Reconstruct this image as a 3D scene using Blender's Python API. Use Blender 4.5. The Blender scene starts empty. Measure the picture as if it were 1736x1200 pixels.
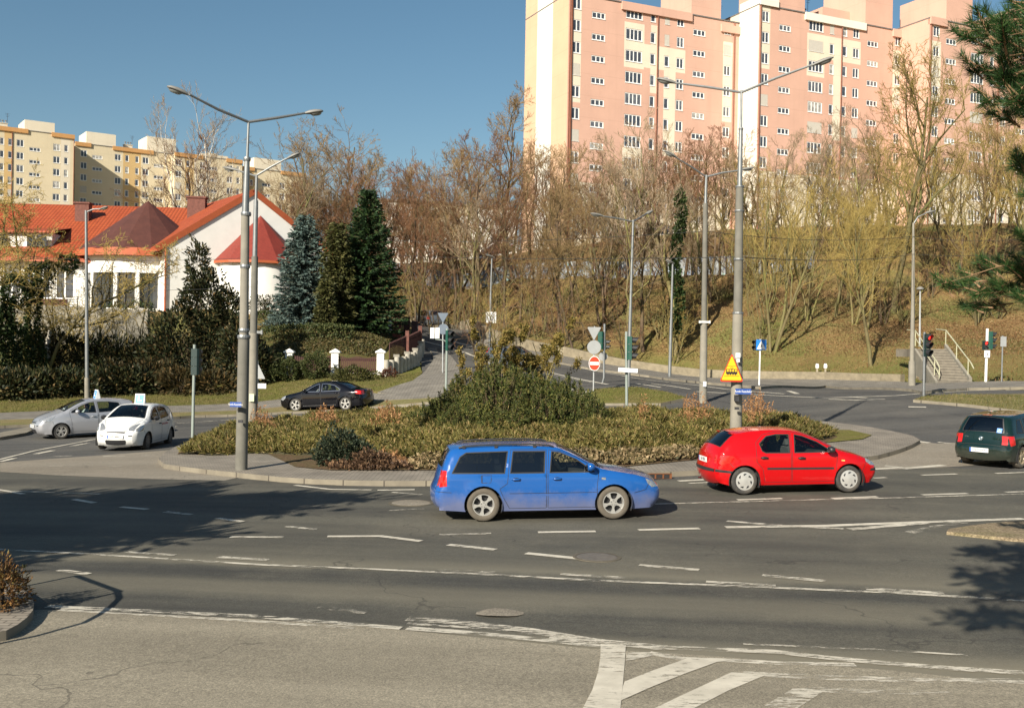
import bpy, math, random
import numpy as np
from mathutils import Vector, Matrix
from mathutils.geometry import delaunay_2d_cdt
R = math.radians
random.seed(7)
rng = np.random.default_rng(7)
S = bpy.context.scene
COL = S.collection
# ------------------------------------------------------------ camera
W_, H_, F_ = 1736.0, 1200.0, 1780.0
HC, ROLL, PITCH = 3.33, R(1.0), math.atan(10/1780)
cd = bpy.data.cameras.new('camera'); cam = bpy.data.objects.new('camera', cd); COL.objects.link(cam)
cd.sensor_width = 36; cd.lens = 36*F_/W_; cd.clip_start = 0.1; cd.clip_end = 3000
cam.matrix_world = Matrix.Translation((0, 0, HC)) @ Matrix.Rotation(R(90)-PITCH, 4, 'X') @ Matrix.Rotation(ROLL, 4, 'Z')
S.camera = cam
CR = np.array(cam.matrix_world.to_3x3())
# ------------------------------------------------------------ light
SUN_AZ, SUN_EL = R(31), R(29)          # shadows fall SUN_AZ to the right of straight ahead
sd = Vector((math.sin(SUN_AZ)*math.cos(SUN_EL), math.cos(SUN_AZ)*math.cos(SUN_EL), -math.sin(SUN_EL)))
sl = bpy.data.lights.new('sun', 'SUN'); sl.energy = 5.0; sl.angle = R(0.53); sl.color = (1, .925, .79)
so = bpy.data.objects.new('sun', sl); COL.objects.link(so)
so.rotation_euler = sd.to_track_quat('-Z', 'Y').to_euler()
wd = bpy.data.worlds.new('World'); S.world = wd; wd.use_nodes = True
wn = wd.node_tree.nodes; wl = wd.node_tree.links
sky = wn.new('ShaderNodeTexSky'); sky.sky_type = 'NISHITA'; sky.sun_disc = False
sky.sun_elevation = SUN_EL; sky.sun_rotation = R(180)+SUN_AZ
sky.air_density = 1.0; sky.dust_density = .7; sky.ozone_density = 1.2
hs_n = wn.new('ShaderNodeHueSaturation'); hs_n.inputs['Saturation'].default_value = 1.15; hs_n.inputs['Hue'].default_value = .488; wl.new(sky.outputs[0], hs_n.inputs['Color']); wl.new(hs_n.outputs[0], wn['Background'].inputs[0]); wn['Background'].inputs[1].default_value = .057
S.view_settings.view_transform = 'Standard'; S.view_settings.look = 'None'
S.view_settings.exposure = 0.72; S.view_settings.gamma = 1
S.cycles.transparent_max_bounces = 24; S.cycles.max_bounces = 6
# ------------------------------------------------------------ helpers
def ray(px, py):
    v = CR @ np.array([(px-W_/2)/F_, -(py-H_/2)/F_, -1.0]); return v/v[1]
def P(px, py, d):
    v = ray(px, py)*d; return Vector((v[0], v[1], v[2]+HC))
def tag(o, label=None, cat=None, group=None, kind=None):
    if label: o['label'] = label
    if cat: o['category'] = cat
    if group: o['group'] = group
    if kind: o['kind'] = kind
    return o
def empty(name, loc=(0, 0, 0), rz=0, label=None, cat=None, group=None):
    o = bpy.data.objects.new(name, None); o.location = loc; o.rotation_euler = (0, 0, rz); o.empty_display_size = .3
    COL.objects.link(o); return tag(o, label, cat, group)
def copy_tree(o, parent=None):
    c = o.copy(); COL.objects.link(c); c.parent = parent
    for ch in list(o.children): copy_tree(ch, c)
    return c
def mesh_obj(name, V, F, mats, parent=None, mi=None, smooth=False, loc=None):
    me = bpy.data.meshes.new(name)
    V = np.asarray(V, dtype=np.float32).reshape(-1, 3)
    if isinstance(F, np.ndarray):
        n, k = F.shape
        me.vertices.add(len(V)); me.vertices.foreach_set('co', V.ravel())
        me.loops.add(n*k); me.loops.foreach_set('vertex_index', F.astype(np.int32).ravel())
        me.polygons.add(n); me.polygons.foreach_set('loop_start', np.arange(0, n*k, k, dtype=np.int32))
        me.update(calc_edges=True)
    else:
        me.from_pydata([tuple(map(float, v)) for v in V], [], F)
    if not isinstance(mats, (list, tuple)): mats = [mats]
    for m in mats: me.materials.append(m)
    if mi is not None: me.polygons.foreach_set('material_index', np.asarray(mi, dtype=np.int32))
    me.polygons.foreach_set('use_smooth', np.full(len(me.polygons), bool(smooth)))
    me.validate(); me.update()
    o = bpy.data.objects.new(name, me); COL.objects.link(o)
    if parent: o.parent = parent
    if loc is not None: o.location = loc
    return o
class MB:
    """collects simple solids into one mesh"""
    def __init__(s): s.V = []; s.F = []; s.m = []
    def add(s, vs, fs, m=0):
        b = len(s.V); s.V += [tuple(v) for v in vs]; s.F += [tuple(b+i for i in f) for f in fs]; s.m += [m]*len(fs); return s
    def box(s, a, b, m=0, M=None):
        x0, y0, z0 = a; x1, y1, z1 = b
        vs = [(x0,y0,z0),(x1,y0,z0),(x1,y1,z0),(x0,y1,z0),(x0,y0,z1),(x1,y0,z1),(x1,y1,z1),(x0,y1,z1)]
        if M is not None: vs = [tuple(M @ Vector(v)) for v in vs]
        return s.add(vs, [(0,3,2,1),(4,5,6,7),(0,1,5,4),(1,2,6,5),(2,3,7,6),(3,0,4,7)], m)
    def tube(s, pts, rads, n=8, m=0, caps=True):
        pts = [Vector(p) for p in pts]
        if not isinstance(rads, (list, tuple)): rads = [rads]*len(pts)
        b = len(s.V); N = len(pts)
        up = None
        for i, p in enumerate(pts):
            t = (pts[min(i+1, N-1)]-pts[max(i-1, 0)]).normalized()
            if up is None:
                up = Vector((0, 0, 1)) if abs(t.z) < .9 else Vector((1, 0, 0))
            e1 = (up - t*up.dot(t)).normalized(); e2 = t.cross(e1); up = e1
            for k in range(n):
                a = 2*math.pi*k/n; s.V.append(tuple(p+(e1*math.cos(a)+e2*math.sin(a))*rads[i]))
        for i in range(N-1):
            for k in range(n):
                s.F.append((b+i*n+k, b+i*n+(k+1) % n, b+(i+1)*n+(k+1) % n, b+(i+1)*n+k)); s.m.append(m)
        if caps:
            s.F.append(tuple(b+k for k in range(n))[::-1]); s.m.append(m)
            s.F.append(tuple(b+(N-1)*n+k for k in range(n))); s.m.append(m)
        return s
    def lathe(s, prof, n=24, M=None, m=0, axis='Z'):
        b = len(s.V); N = len(prof)
        for r, h in prof:
            for k in range(n):
                a = 2*math.pi*k/n
                v = Vector((r*math.cos(a), r*math.sin(a), h)) if axis == 'Z' else Vector((r*math.cos(a), h, r*math.sin(a)))
                s.V.append(tuple(M @ v if M is not None else v))
        for i in range(N-1):
            for k in range(n):
                s.F.append((b+i*n+k, b+i*n+(k+1) % n, b+(i+1)*n+(k+1) % n, b+(i+1)*n+k)); s.m.append(m)
        return s
    def prism(s, poly, z0, z1, m=0, M=None):
        n = len(poly)
        vs = [(p[0], p[1], z0) for p in poly]+[(p[0], p[1], z1) for p in poly]
        if M is not None: vs = [tuple(M @ Vector(v)) for v in vs]
        return s.add(vs, [tuple(range(n))[::-1], tuple(range(n, 2*n))]+[(i, (i+1) % n, n+(i+1) % n, n+i) for i in range(n)], m)
    def obj(s, name, mats, parent=None, smooth=False, loc=None):
        return mesh_obj(name, s.V, s.F, mats, parent, s.m, smooth, loc)
def autosmooth(o, ang=35):
    me = o.data; me.polygons.foreach_set('use_smooth', np.ones(len(me.polygons), bool))
    try: me.set_sharp_from_angle(angle=R(ang))
    except Exception: pass
    return o
# ------------------------------------------------------------ materials
def newmat(name):
    m = bpy.data.materials.new(name); m.use_nodes = True
    return m, m.node_tree.nodes, m.node_tree.links, m.node_tree.nodes['Principled BSDF']
def noise(N, L, scale, detail=4, vec=None, rough=.6):
    t = N.new('ShaderNodeTexNoise'); t.inputs['Scale'].default_value = scale; t.inputs['Detail'].default_value = detail; t.inputs['Roughness'].default_value = rough
    if vec is not None: L.new(vec, t.inputs['Vector'])
    return t.outputs['Fac']
def ramp(N, L, fac, stops):
    r = N.new('ShaderNodeValToRGB'); e = r.color_ramp.elements
    while len(e) < len(stops): e.new(.5)
    for i, (p, c) in enumerate(stops):
        e[i].position = p; e[i].color = (*c, 1) if len(c) == 3 else c
    L.new(fac, r.inputs[0]); return r.outputs[0]
def mixc(N, L, fac, a, b, mode='MIX'):
    x = N.new('ShaderNodeMix'); x.data_type = 'RGBA'; x.blend_type = mode
    for s, v in ((0, fac), (6, a), (7, b)):
        if isinstance(v, bpy.types.NodeSocket): L.new(v, x.inputs[s])
        elif s == 0: x.inputs[0].default_value = v
        else: x.inputs[s].default_value = (*v, 1)
    return x.outputs[2]
def mathn(N, L, op, a, b=0.0, c=None):
    x = N.new('ShaderNodeMath'); x.operation = op
    for i, v in enumerate((a, b, c)):
        if v is None: continue
        if isinstance(v, bpy.types.NodeSocket): L.new(v, x.inputs[i])
        else: x.inputs[i].default_value = v
    return x.outputs[0]
def bumpn(N, L, B, h, strength=.3, dist=.02):
    b = N.new('ShaderNodeBump'); b.inputs['Strength'].default_value = strength; b.inputs['Distance'].default_value = dist
    L.new(h, b.inputs['Height']); L.new(b.outputs[0], B.inputs['Normal'])
def coords(N, kind='Object', sc=None):
    t = N.new('ShaderNodeTexCoord').outputs[kind]
    if sc is None: return t
    m = N.new('ShaderNodeMapping'); m.inputs['Scale'].default_value = sc; N.id_data.links.new(t, m.inputs[0]); return m.outputs[0]
def M(name, col, rough=.7, var=.2, scale=3, metal=0, bump=0, bscale=40, dirt=None, coat=0, spec=.5):
    m, N, L, B = newmat(name)
    v = coords(N)
    a = tuple(c*(1-var) for c in col); b = tuple(min(1, c*(1+var)) for c in col)
    c = ramp(N, L, noise(N, L, scale, 5, v), [(.3, a), (.7, b)])
    if dirt:   # (colour, amount) blotches
        f = ramp(N, L, noise(N, L, scale*.6+.3, 6, v, .7), [(.5, (0, 0, 0)), (.72, (dirt[1],)*3)])
        c = mixc(N, L, f, c, dirt[0])
    L.new(c, B.inputs['Base Color']); B.inputs['Roughness'].default_value = rough; B.inputs['Metallic'].default_value = metal
    B.inputs['Specular IOR Level'].default_value = spec
    if coat: B.inputs['Coat Weight'].default_value = coat; B.inputs['Coat Roughness'].default_value = .04
    if bump: bumpn(N, L, B, noise(N, L, bscale, 3, v), bump, .01)
    return m
def leafmat(name, stops, trans=.25, rough=.6):
    m, N, L, B = newmat(name)
    g = N.new('ShaderNodeNewGeometry'); c = ramp(N, L, g.outputs['Random Per Island'], stops)
    n2 = ramp(N, L, noise(N, L, .7, 3, coords(N)), [(.35, (.75,)*3), (.65, (1.2,)*3)])
    c = mixc(N, L, 1.0, c, n2, 'MULTIPLY')
    L.new(c, B.inputs['Base Color']); B.inputs['Roughness'].default_value = rough; B.inputs['Specular IOR Level'].default_value = .25
    if trans:
        t = N.new('ShaderNodeBsdfTranslucent'); L.new(c, t.inputs[0]); x = N.new('ShaderNodeMixShader'); x.inputs[0].default_value = trans
        L.new(B.outputs[0], x.inputs[1]); L.new(t.outputs[0], x.inputs[2]); L.new(x.outputs[0], N['Material Output'].inputs[0])
    return m
def glassmat(name, tint=(.3, .36, .34), gloss=.16, rough=.02):
    m, N, L, B = newmat(name)
    N.remove(B); t = N.new('ShaderNodeBsdfTransparent'); t.inputs[0].default_value = (*tint, 1)
    g = N.new('ShaderNodeBsdfGlossy'); g.inputs['Roughness'].default_value = rough
    f = N.new('ShaderNodeFresnel'); f.inputs[0].default_value = 1.5
    fa = mathn(N, L, 'ADD', f.outputs[0], gloss*.5)
    x = N.new('ShaderNodeMixShader'); L.new(fa, x.inputs[0]); L.new(t.outputs[0], x.inputs[1]); L.new(g.outputs[0], x.inputs[2])
    L.new(x.outputs[0], N['Material Output'].inputs[0]); return m
def carpaint(name, col, metal=0, dust=0, rough=.28):
    m, N, L, B = newmat(name)
    v = coords(N); z = N.new('ShaderNodeSeparateXYZ'); L.new(v, z.inputs[0])
    n = noise(N, L, 4, 6, v, .7)
    c = mixc(N, L, ramp(N, L, noise(N, L, 1.3, 3, v), [(.3, (0, 0, 0)), (.7, (.2,)*3)]), col, tuple(min(1, x*.9+.004) for x in col))
    if dust:  # road dirt thrown up on the lower panels
        h = mathn(N, L, 'SUBTRACT', .62, z.outputs[2]); h = mathn(N, L, 'MULTIPLY', h, 2.6)
        h = mathn(N, L, 'ADD', h, mathn(N, L, 'MULTIPLY', mathn(N, L, 'SUBTRACT', n, .5), 1.3))
        f = ramp(N, L, h, [(0.05, (.04*dust,)*3), (.9, (.85*dust,)*3)])
        c = mixc(N, L, f, c, (.24, .19, .14))
        rr = N.new('ShaderNodeMapRange'); L.new(f, rr.inputs[0]); rr.inputs[3].default_value = rough; rr.inputs[4].default_value = .8
        L.new(rr.outputs[0], B.inputs['Roughness'])
        L.new(mathn(N, L, 'SUBTRACT', 1.0, f), B.inputs['Coat Weight'])
    else:
        B.inputs['Roughness'].default_value = rough; B.inputs['Coat Weight'].default_value = .6
    L.new(c, B.inputs['Base Color']); B.inputs['Metallic'].default_value = metal
    B.inputs['Coat Roughness'].default_value = .05; B.inputs['Specular IOR Level'].default_value = .3
    return m
def emis(name, col, s):
    m, N, L, B = newmat(name); B.inputs['Base Color'].default_value = (*col, 1)
    B.inputs['Emission Color'].default_value = (*col, 1); B.inputs['Emission Strength'].default_value = s; return m

concrete = M('concrete', (.15, .143, .12), .85, .18, 2.5, bump=.3, dirt=((.16, .15, .13), .6))
concrete_light = M('concrete_light', (.225, .208, .17), .85, .15, 2, bump=.3, dirt=((.3, .26, .2), .5))
galv = M('galvanised_steel', (.24, .25, .25), .45, .12, 6, metal=.55)
galv_dull = M('dull_grey_metal', (.36, .37, .37), .6, .12, 4, metal=.2)
white_paint = M('white_paint', (.78, .77, .73), .5, .05, 3)
black_rubber = M('black_rubber', (.018, .018, .019), .7, .2, 8)
black_plastic = M('black_plastic', (.025, .025, .027), .45, .15, 8)
brick_brown = M('brown_chimney_brick', (.14, .055, .04), .85, .3, 6, bump=.4)
steel_dark = M('dark_steel', (.05, .05, .055), .5, .2, 6, metal=.4)
plaster_white = M('white_plaster', (.78, .765, .72), .8, .04, 1.5, bump=.1)
wire_mat = M('wire_black', (.03, .03, .03), .6, .1)
# ============================================================ terrain heights
CP = [(0,4,0),(-10,4,0),(10,4,0),(-30,4,-.3),(30,4,.3),(0,12,0),(-10,12,-.1),(10,12,.1),(0,20,0),(-6,20,-.08),(7,23.4,.2),
      (14,29,.32),(22,25,.5),(-12,20,-.25),(-25,20,-.5),(-7.2,27.6,-.1),(-13.5,37,-.4),(-18.5,42,-.55),(-32,40,-.7),(-9.3,52,-.1),
      (-20,50,-.35),(0,30,.15),(0,40,.4),(6.5,30.5,.35),(10,40,.8),(-40,20,-.6),(40,25,.8),(40,4,.4),(-40,4,-.4),(0,15,0),(0,8,0)]
CPX = [(1566,672,46),(1740,690,42),(1680,650,56),(1546,657,59),(1290,655,63),(1135,642,80),(1007,665,50),(1000,685,48),(850,612,72),
       (760,640,61),(750,690,51),(720,600,80),(740,575,98),(700,552,115),(740,556,105),(827,577,88),(921,600,80),(1010,617,77),(1100,630,75),
       (1230,645,72),(1400,648,67),(1520,652,62),(700,470,125),(860,475,115),(1050,470,108),(1300,460,102),(1500,440,100),(1736,430,98),
       (950,425,125),(1200,400,122),(1500,385,120),(1736,380,118),(900,540,95),(1100,560,88),(1300,570,82),(1500,580,75),(1650,560,78),
       (1720,600,66),(490,637,65),(645,637,65),(560,650,60),(480,680,57),(560,690,54.5),(250,660,62),(250,640,66),(100,670,58),(0,690,54),
       (250,580,72),(100,580,72),(250,530,80),(450,530,82),(600,540,85),(570,590,69),(600,560,76),(100,525,85),(690,545,95)]
for a in CPX:
    p = P(*a); CP.append((p.x, p.y, p.z))
CP += [(-60,120,9),(-30,120,9),(-60,90,7),(-80,60,3),(-80,30,0),(80,30,1.5),(80,60,3),(80,90,12),(100,130,19),(60,150,19.5),(20,150,19),(-5,150,15),
       (0,180,20),(-60,160,16),(-120,230,30),(0,260,26),(100,260,26),(-120,120,10),(-90,260,32),(120,200,22)]
CP = np.array(CP, float)
def _tps(r2): return np.where(r2 > 1e-9, r2*np.log(r2+1e-12)*.5, 0)
_n = len(CP); _K = _tps(((CP[:, None, :2]-CP[None, :, :2])**2).sum(-1))
_A = np.zeros((_n+3, _n+3)); _A[:_n, :_n] = _K+np.eye(_n)*2.0
_A[:_n, _n] = 1; _A[:_n, _n+1:] = CP[:, :2]; _A[_n, :_n] = 1; _A[_n+1:, :_n] = CP[:, :2].T
_w = np.linalg.solve(_A, np.concatenate([CP[:, 2], [0, 0, 0]]))
def G(x, y):
    x = np.asarray(x, float); y = np.asarray(y, float); sh = x.shape
    q = np.stack([np.clip(x.ravel(), -150, 150), np.clip(y.ravel(), 2, 280)], 1); out = np.empty(len(q))
    for i in range(0, len(q), 20000):
        d = ((q[i:i+20000, None]-CP[None, :, :2])**2).sum(-1)
        out[i:i+20000] = _tps(d) @ _w[:_n]+_w[_n]+q[i:i+20000] @ _w[_n+1:]
    return out.reshape(sh)
def g(x, y): return float(G(np.array([x]), np.array([y]))[0])
_ts = np.concatenate([np.arange(5, 60, .12), np.arange(60, 260, .4)])
def hit(px, py, dmax=400):
    """first ground point seen through pixel"""
    v = ray(px, py); x = v[0]*_ts; y = v[1]*_ts; z = v[2]*_ts+HC; gz = G(x, y); d = z-gz
    i = np.argmax(d < 0)
    if d[i] >= 0: i = len(_ts)-1
    t = _ts[i]
    if i > 0: t = _ts[i-1]+(_ts[i]-_ts[i-1])*d[i-1]/(d[i-1]-d[i])
    return Vector((v[0]*t, v[1]*t, g(v[0]*t, v[1]*t)))
def at(px, py, d):
    """ground point below pixel column px at depth d"""
    p = P(px, py, d); return Vector((p.x, p.y, g(p.x, p.y)))
def inpoly(pts, poly):
    x, y = pts[:, 0], pts[:, 1]; r = np.zeros(len(pts), bool); n = len(poly)
    for i in range(n):
        x0, y0 = poly[i][:2]; x1, y1 = poly[(i+1) % n][:2]
        c = ((y0 > y) != (y1 > y)) & (x < (x1-x0)*(y-y0)/((y1-y0) if y1 != y0 else 1e-9)+x0); r ^= c
    return r
def smooth_closed(poly, it=2):
    for _ in range(it):
        q = []
        for i in range(len(poly)):
            a = Vector(poly[i][:2]); b = Vector(poly[(i+1) % len(poly)][:2]); q += [a*.75+b*.25, a*.25+b*.75]
        poly = q
    return [tuple(p) for p in poly]
def resample(poly, step, closed=True):
    out = []; n = len(poly)
    for i in range(n if closed else n-1):
        a = Vector(poly[i][:2]); b = Vector(poly[(i+1) % n][:2]); k = max(1, int((b-a).length/step))
        out += [tuple(a+(b-a)*j/k) for j in range(k)]
    if not closed: out.append(tuple(poly[-1][:2]))
    return out
def tri_poly(poly, step, extra=None):
    """triangulate polygon with inner grid points; returns verts2d, tris"""
    poly = resample(poly, step); n = len(poly); a = np.array(poly)
    lo, hi = a.min(0), a.max(0)
    gx, gy = np.meshgrid(np.arange(lo[0]+step*.5, hi[0], step), np.arange(lo[1]+step*.5, hi[1], step)); q = np.stack([gx.ravel(), gy.ravel()], 1)
    q = q[inpoly(q, poly)]
    if len(q):
        dm = np.full(len(q), 1e9)
        for i in range(0, n): dm = np.minimum(dm, ((q-a[i])**2).sum(1))
        q = q[dm > (step*.35)**2]
    vs = [Vector(p) for p in poly]+[Vector(p) for p in q]
    v, e, f, *_ = delaunay_2d_cdt(vs, [(i, (i+1) % n) for i in range(n)], [], 0, 1e-6)
    V = np.array([(p.x, p.y) for p in v]); F = np.array([t for t in f if len(t) == 3])
    c = V[F].mean(1); F = F[inpoly(c, poly)]
    # make ccw
    A = V[F]; cr = (A[:, 1, 0]-A[:, 0, 0])*(A[:, 2, 1]-A[:, 0, 1])-(A[:, 1, 1]-A[:, 0, 1])*(A[:, 2, 0]-A[:, 0, 0]); F[cr < 0] = F[cr < 0][:, ::-1]
    return V, F, poly
def sheet(name, poly, mat, dz, step=1.0, skirt=0, skirt_mat=None, parent=None, kind='structure', top=None):
    V, F, rim = tri_poly(poly, step)
    z = G(V[:, 0], V[:, 1])+dz
    if top is not None: z = z+top(V)
    VV = [tuple(v) for v in np.column_stack([V, z])]; FF = [tuple(f) for f in F]; mi = [0]*len(FF); mats = [mat]
    if skirt:
        mats.append(skirt_mat or mat); b = len(VV); rz = G(np.array(rim)[:, 0], np.array(rim)[:, 1])
        n = len(rim)
        VV += [(p[0], p[1], rz[i]+dz) for i, p in enumerate(rim)]+[(p[0], p[1], rz[i]+dz-skirt) for i, p in enumerate(rim)]
        area = sum(rim[i][0]*rim[(i+1) % n][1]-rim[(i+1) % n][0]*rim[i][1] for i in range(n))
        for i in range(n):
            j = (i+1) % n; f = (b+i, b+n+i, b+n+j, b+j); FF.append(f if area > 0 else f[::-1]); mi.append(1)
    o = mesh_obj(name, VV, FF, mats, parent, mi)
    if kind: o['kind'] = kind
    return o
def PX(*pts): return [tuple(hit(px, py).xy) for px, py in pts]

# ============================================================ ground materials
def asphalt_mat(name, dark, light, dust, amount=.5, angle=-.14, lane=True):
    m, N, L, B = newmat(name); v = coords(N)
    rot = N.new('ShaderNodeMapping'); rot.inputs['Rotation'].default_value = (0, 0, -math.atan(angle)); L.new(v, rot.inputs[0])
    st = N.new('ShaderNodeMapping'); st.inputs['Scale'].default_value = (.05, .8, 1); L.new(rot.outputs[0], st.inputs[0])
    f1 = noise(N, L, 1.0, 4, st.outputs[0]); f2 = noise(N, L, .35, 5, v); f3 = noise(N, L, 260, 2, v); f4 = noise(N, L, 42, 3, v, .8); f5 = noise(N, L, 11, 5, v, .75)
    c = ramp(N, L, f1, [(.36, dark), (.62, light)])
    c = mixc(N, L, ramp(N, L, f2, [(.45, (0, 0, 0)), (.75, (amount,)*3)]), c, dust)
    sp = ramp(N, L, f3, [(.3, (.55,)*3), (.5, (1,)*3), (.72, (1.7,)*3)]); c = mixc(N, L, 1.0, c, sp, 'MULTIPLY')
    sp = ramp(N, L, f4, [(.32, (.58,)*3), (.5, (1,)*3), (.68, (1.5,)*3)]); c = mixc(N, L, 1.0, c, sp, 'MULTIPLY')
    sp = ramp(N, L, f5, [(.35, (.86,)*3), (.65, (1.14,)*3)]); c = mixc(N, L, 1.0, c, sp, 'MULTIPLY')
    if lane:   # tyre-polished dark tracks and dusty strips between the lanes of the near carriageway
        s = N.new('ShaderNodeSeparateXYZ'); L.new(v, s.inputs[0])
        yy = mathn(N, L, 'ADD', s.outputs[1], mathn(N, L, 'MULTIPLY', s.outputs[0], .14))
        yy = mathn(N, L, 'ADD', yy, mathn(N, L, 'MULTIPLY', mathn(N, L, 'SUBTRACT', f2, .5), .8))
        u = mathn(N, L, 'DIVIDE', mathn(N, L, 'SUBTRACT', yy, 10.5), 10.0)
        def bw(a): return (a,)*3
        k = ramp(N, L, u, [(.0, bw(.55)), (.13, bw(.85)), (.19, bw(.1)), (.27, bw(.02)), (.325, bw(.45)), (.37, bw(.42)), (.41, bw(0)), (.475, bw(.03)), (.515, bw(.6)), (.57, bw(.25)), (.68, bw(.12)), (.82, bw(.18)), (1, bw(.12))])
        c = mixc(N, L, k, c, dust)
    vor = N.new('ShaderNodeTexVoronoi'); vor.feature = 'DISTANCE_TO_EDGE'; vor.inputs['Scale'].default_value = .22
    wob = N.new('ShaderNodeVectorMath'); wob.operation = 'ADD'; nz = N.new('ShaderNodeTexNoise'); nz.inputs['Scale'].default_value = 1.6; L.new(v, nz.inputs['Vector'])
    sc = N.new('ShaderNodeVectorMath'); sc.operation = 'SCALE'; sc.inputs[3].default_value = 1.1; L.new(nz.outputs['Color'], sc.inputs[0]); L.new(v, wob.inputs[0]); L.new(sc.outputs[0], wob.inputs[1]); L.new(wob.outputs[0], vor.inputs['Vector'])
    cr = mathn(N, L, 'LESS_THAN', vor.outputs['Distance'], .0035)
    cr = mathn(N, L, 'MULTIPLY', cr, mathn(N, L, 'GREATER_THAN', noise(N, L, .25, 2, v), .52))
    c = mixc(N, L, mathn(N, L, 'MULTIPLY', cr, .45), c, (.03, .028, .025))
    L.new(c, B.inputs['Base Color']); B.inputs['Roughness'].default_value = .8; B.inputs['Specular IOR Level'].default_value = .35
    bumpn(N, L, B, f3, .5, .006); return m
asphalt = asphalt_mat('asphalt', (.040, .039, .035), (.086, .082, .066), (.21, .188, .137), .35)
asphalt_far = asphalt_mat('asphalt_far', (.058, .056, .053), (.092, .088, .08), (.16, .145, .12), .4, .25, False)
asphalt_light = asphalt_mat('asphalt_light', (.205, .180, .134), (.27, .238, .178), (.31, .275, .205), .5, -.14, False)
def ground_mix(name, cols, sc=1.2, fine=45, bump=.6):
    m, N, L, B = newmat(name); v = coords(N)
    c = ramp(N, L, noise(N, L, sc, 6, v, .65), [(.30, cols[0]), (.45, cols[1]), (.58, cols[2]), (.72, cols[3])])
    s = ramp(N, L, noise(N, L, fine, 3, v), [(.3, (.5,)*3), (.5, (1,)*3), (.7, (1.6,)*3)]); c = mixc(N, L, 1.0, c, s, 'MULTIPLY')
    L.new(c, B.inputs['Base Color']); B.inputs['Roughness'].default_value = .95; B.inputs['Specular IOR Level'].default_value = .1
    bumpn(N, L, B, noise(N, L, fine*.5, 4, v), bump, .06); return m
hill_mat = ground_mix('hillside_litter', [(.15, .09, .042), (.21, .135, .06), (.155, .135, .05), (.10, .12, .03)], .16, 9, .8)
N = hill_mat.node_tree.nodes; L = hill_mat.node_tree.links; B = N['Principled BSDF']; v = coords(N); s_n = N.new('ShaderNodeSeparateXYZ'); L.new(v, s_n.inputs[0])
zz = mathn(N, L, 'ADD', s_n.outputs[2], mathn(N, L, 'MULTIPLY', noise(N, L, .35, 5, v), 6)); gf = ramp(N, L, mathn(N, L, 'DIVIDE', zz, 14), [(.32, (.8,)*3), (.56, (0,)*3)])
old = B.inputs['Base Color'].links[0].from_socket; L.new(mixc(N, L, gf, old, ramp(N, L, noise(N, L, 1.5, 5, v), [(.3, (.09, .105, .025)), (.7, (.17, .155, .05))])), B.inputs['Base Color'])
grass_mat = ground_mix('verge_grass', [(.10, .11, .028), (.135, .13, .035), (.16, .13, .05), (.10, .12, .025)], .6, 30)
drygrass_mat = ground_mix('dry_grass', [(.19, .155, .075), (.21, .17, .085), (.16, .15, .06), (.22, .185, .10)], .8, 30)
soil_mat = ground_mix('soil', [(.10, .065, .038), (.13, .085, .05), (.10, .08, .04), (.16, .11, .065)], 2, 30)
dusty_mat = asphalt_mat('dusty_paving', (.20, .172, .132), (.24, .21, .165), (.27, .23, .175), .5, 0, False)
def paver_mat(name, a, b, sx=5, joint=(.10, .085, .065)):
    m, N, L, B = newmat(name); v = coords(N)
    br = N.new('ShaderNodeTexBrick'); br.inputs['Scale'].default_value = sx; br.inputs['Mortar Size'].default_value = .025
    br.inputs['Color1'].default_value = (*a, 1); br.inputs['Color2'].default_value = (*b, 1); br.inputs['Mortar'].default_value = (*joint, 1)
    L.new(v, br.inputs['Vector']); f = ramp(N, L, noise(N, L, 1.2, 5, v), [(.35, (.75,)*3), (.7, (1.2,)*3)])
    L.new(mixc(N, L, 1.0, br.outputs['Color'], f, 'MULTIPLY'), B.inputs['Base Color']); B.inputs['Roughness'].default_value = .85
    bumpn(N, L, B, br.outputs['Fac'], -.3, .01); return m
paving = paver_mat('grey_paving', (.235, .205, .165), (.27, .235, .19), 2.2)
sidewalk = paver_mat('sidewalk_slabs', (.20, .182, .155), (.225, .205, .172), 1.4)
def kerb_mat():
    m, N, L, B = newmat('kerb_concrete'); v = coords(N)
    c = ramp(N, L, noise(N, L, 1.5, 5, v), [(.3, (.15, .13, .10)), (.7, (.25, .22, .165))])
    s = N.new('ShaderNodeSeparateXYZ'); L.new(v, s.inputs[0]); j = mathn(N, L, 'LESS_THAN', mathn(N, L, 'FRACT', s.outputs[0]), .03)
    L.new(mixc(N, L, j, c, (.06, .05, .04)), B.inputs['Base Color']); B.inputs['Roughness'].default_value = .9; return m
kerb = kerb_mat()
def marking_mat(name, wear):
    m, N, L, B = newmat(name); v = coords(N)
    B.inputs['Roughness'].default_value = .7
    L.new(ramp(N, L, noise(N, L, 3, 4, v), [(.3, (.46, .42, .34)), (.7, (.62, .57, .47))]), B.inputs['Base Color'])
    st = N.new('ShaderNodeMapping'); st.inputs['Scale'].default_value = (.6, 2.2, 1); L.new(v, st.inputs[0])
    n = mathn(N, L, 'ADD', mathn(N, L, 'MULTIPLY', noise(N, L, 7, 6, st.outputs[0], .8), .7), mathn(N, L, 'MULTIPLY', noise(N, L, 1.1, 3, v), .3))
    a = ramp(N, L, n, [(wear-.04, (0, 0, 0)), (wear+.05, (1,)*3)])
    t = N.new('ShaderNodeBsdfTransparent'); x = N.new('ShaderNodeMixShader'); L.new(a, x.inputs[0]); L.new(t.outputs[0], x.inputs[1]); L.new(B.outputs[0], x.inputs[2])
    L.new(x.outputs[0], N['Material Output'].inputs[0]); return m
mark_new = marking_mat('road_paint', .415); mark_worn = marking_mat('road_paint_worn', .485); mark_faint = marking_mat('road_paint_faint', .52)

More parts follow.
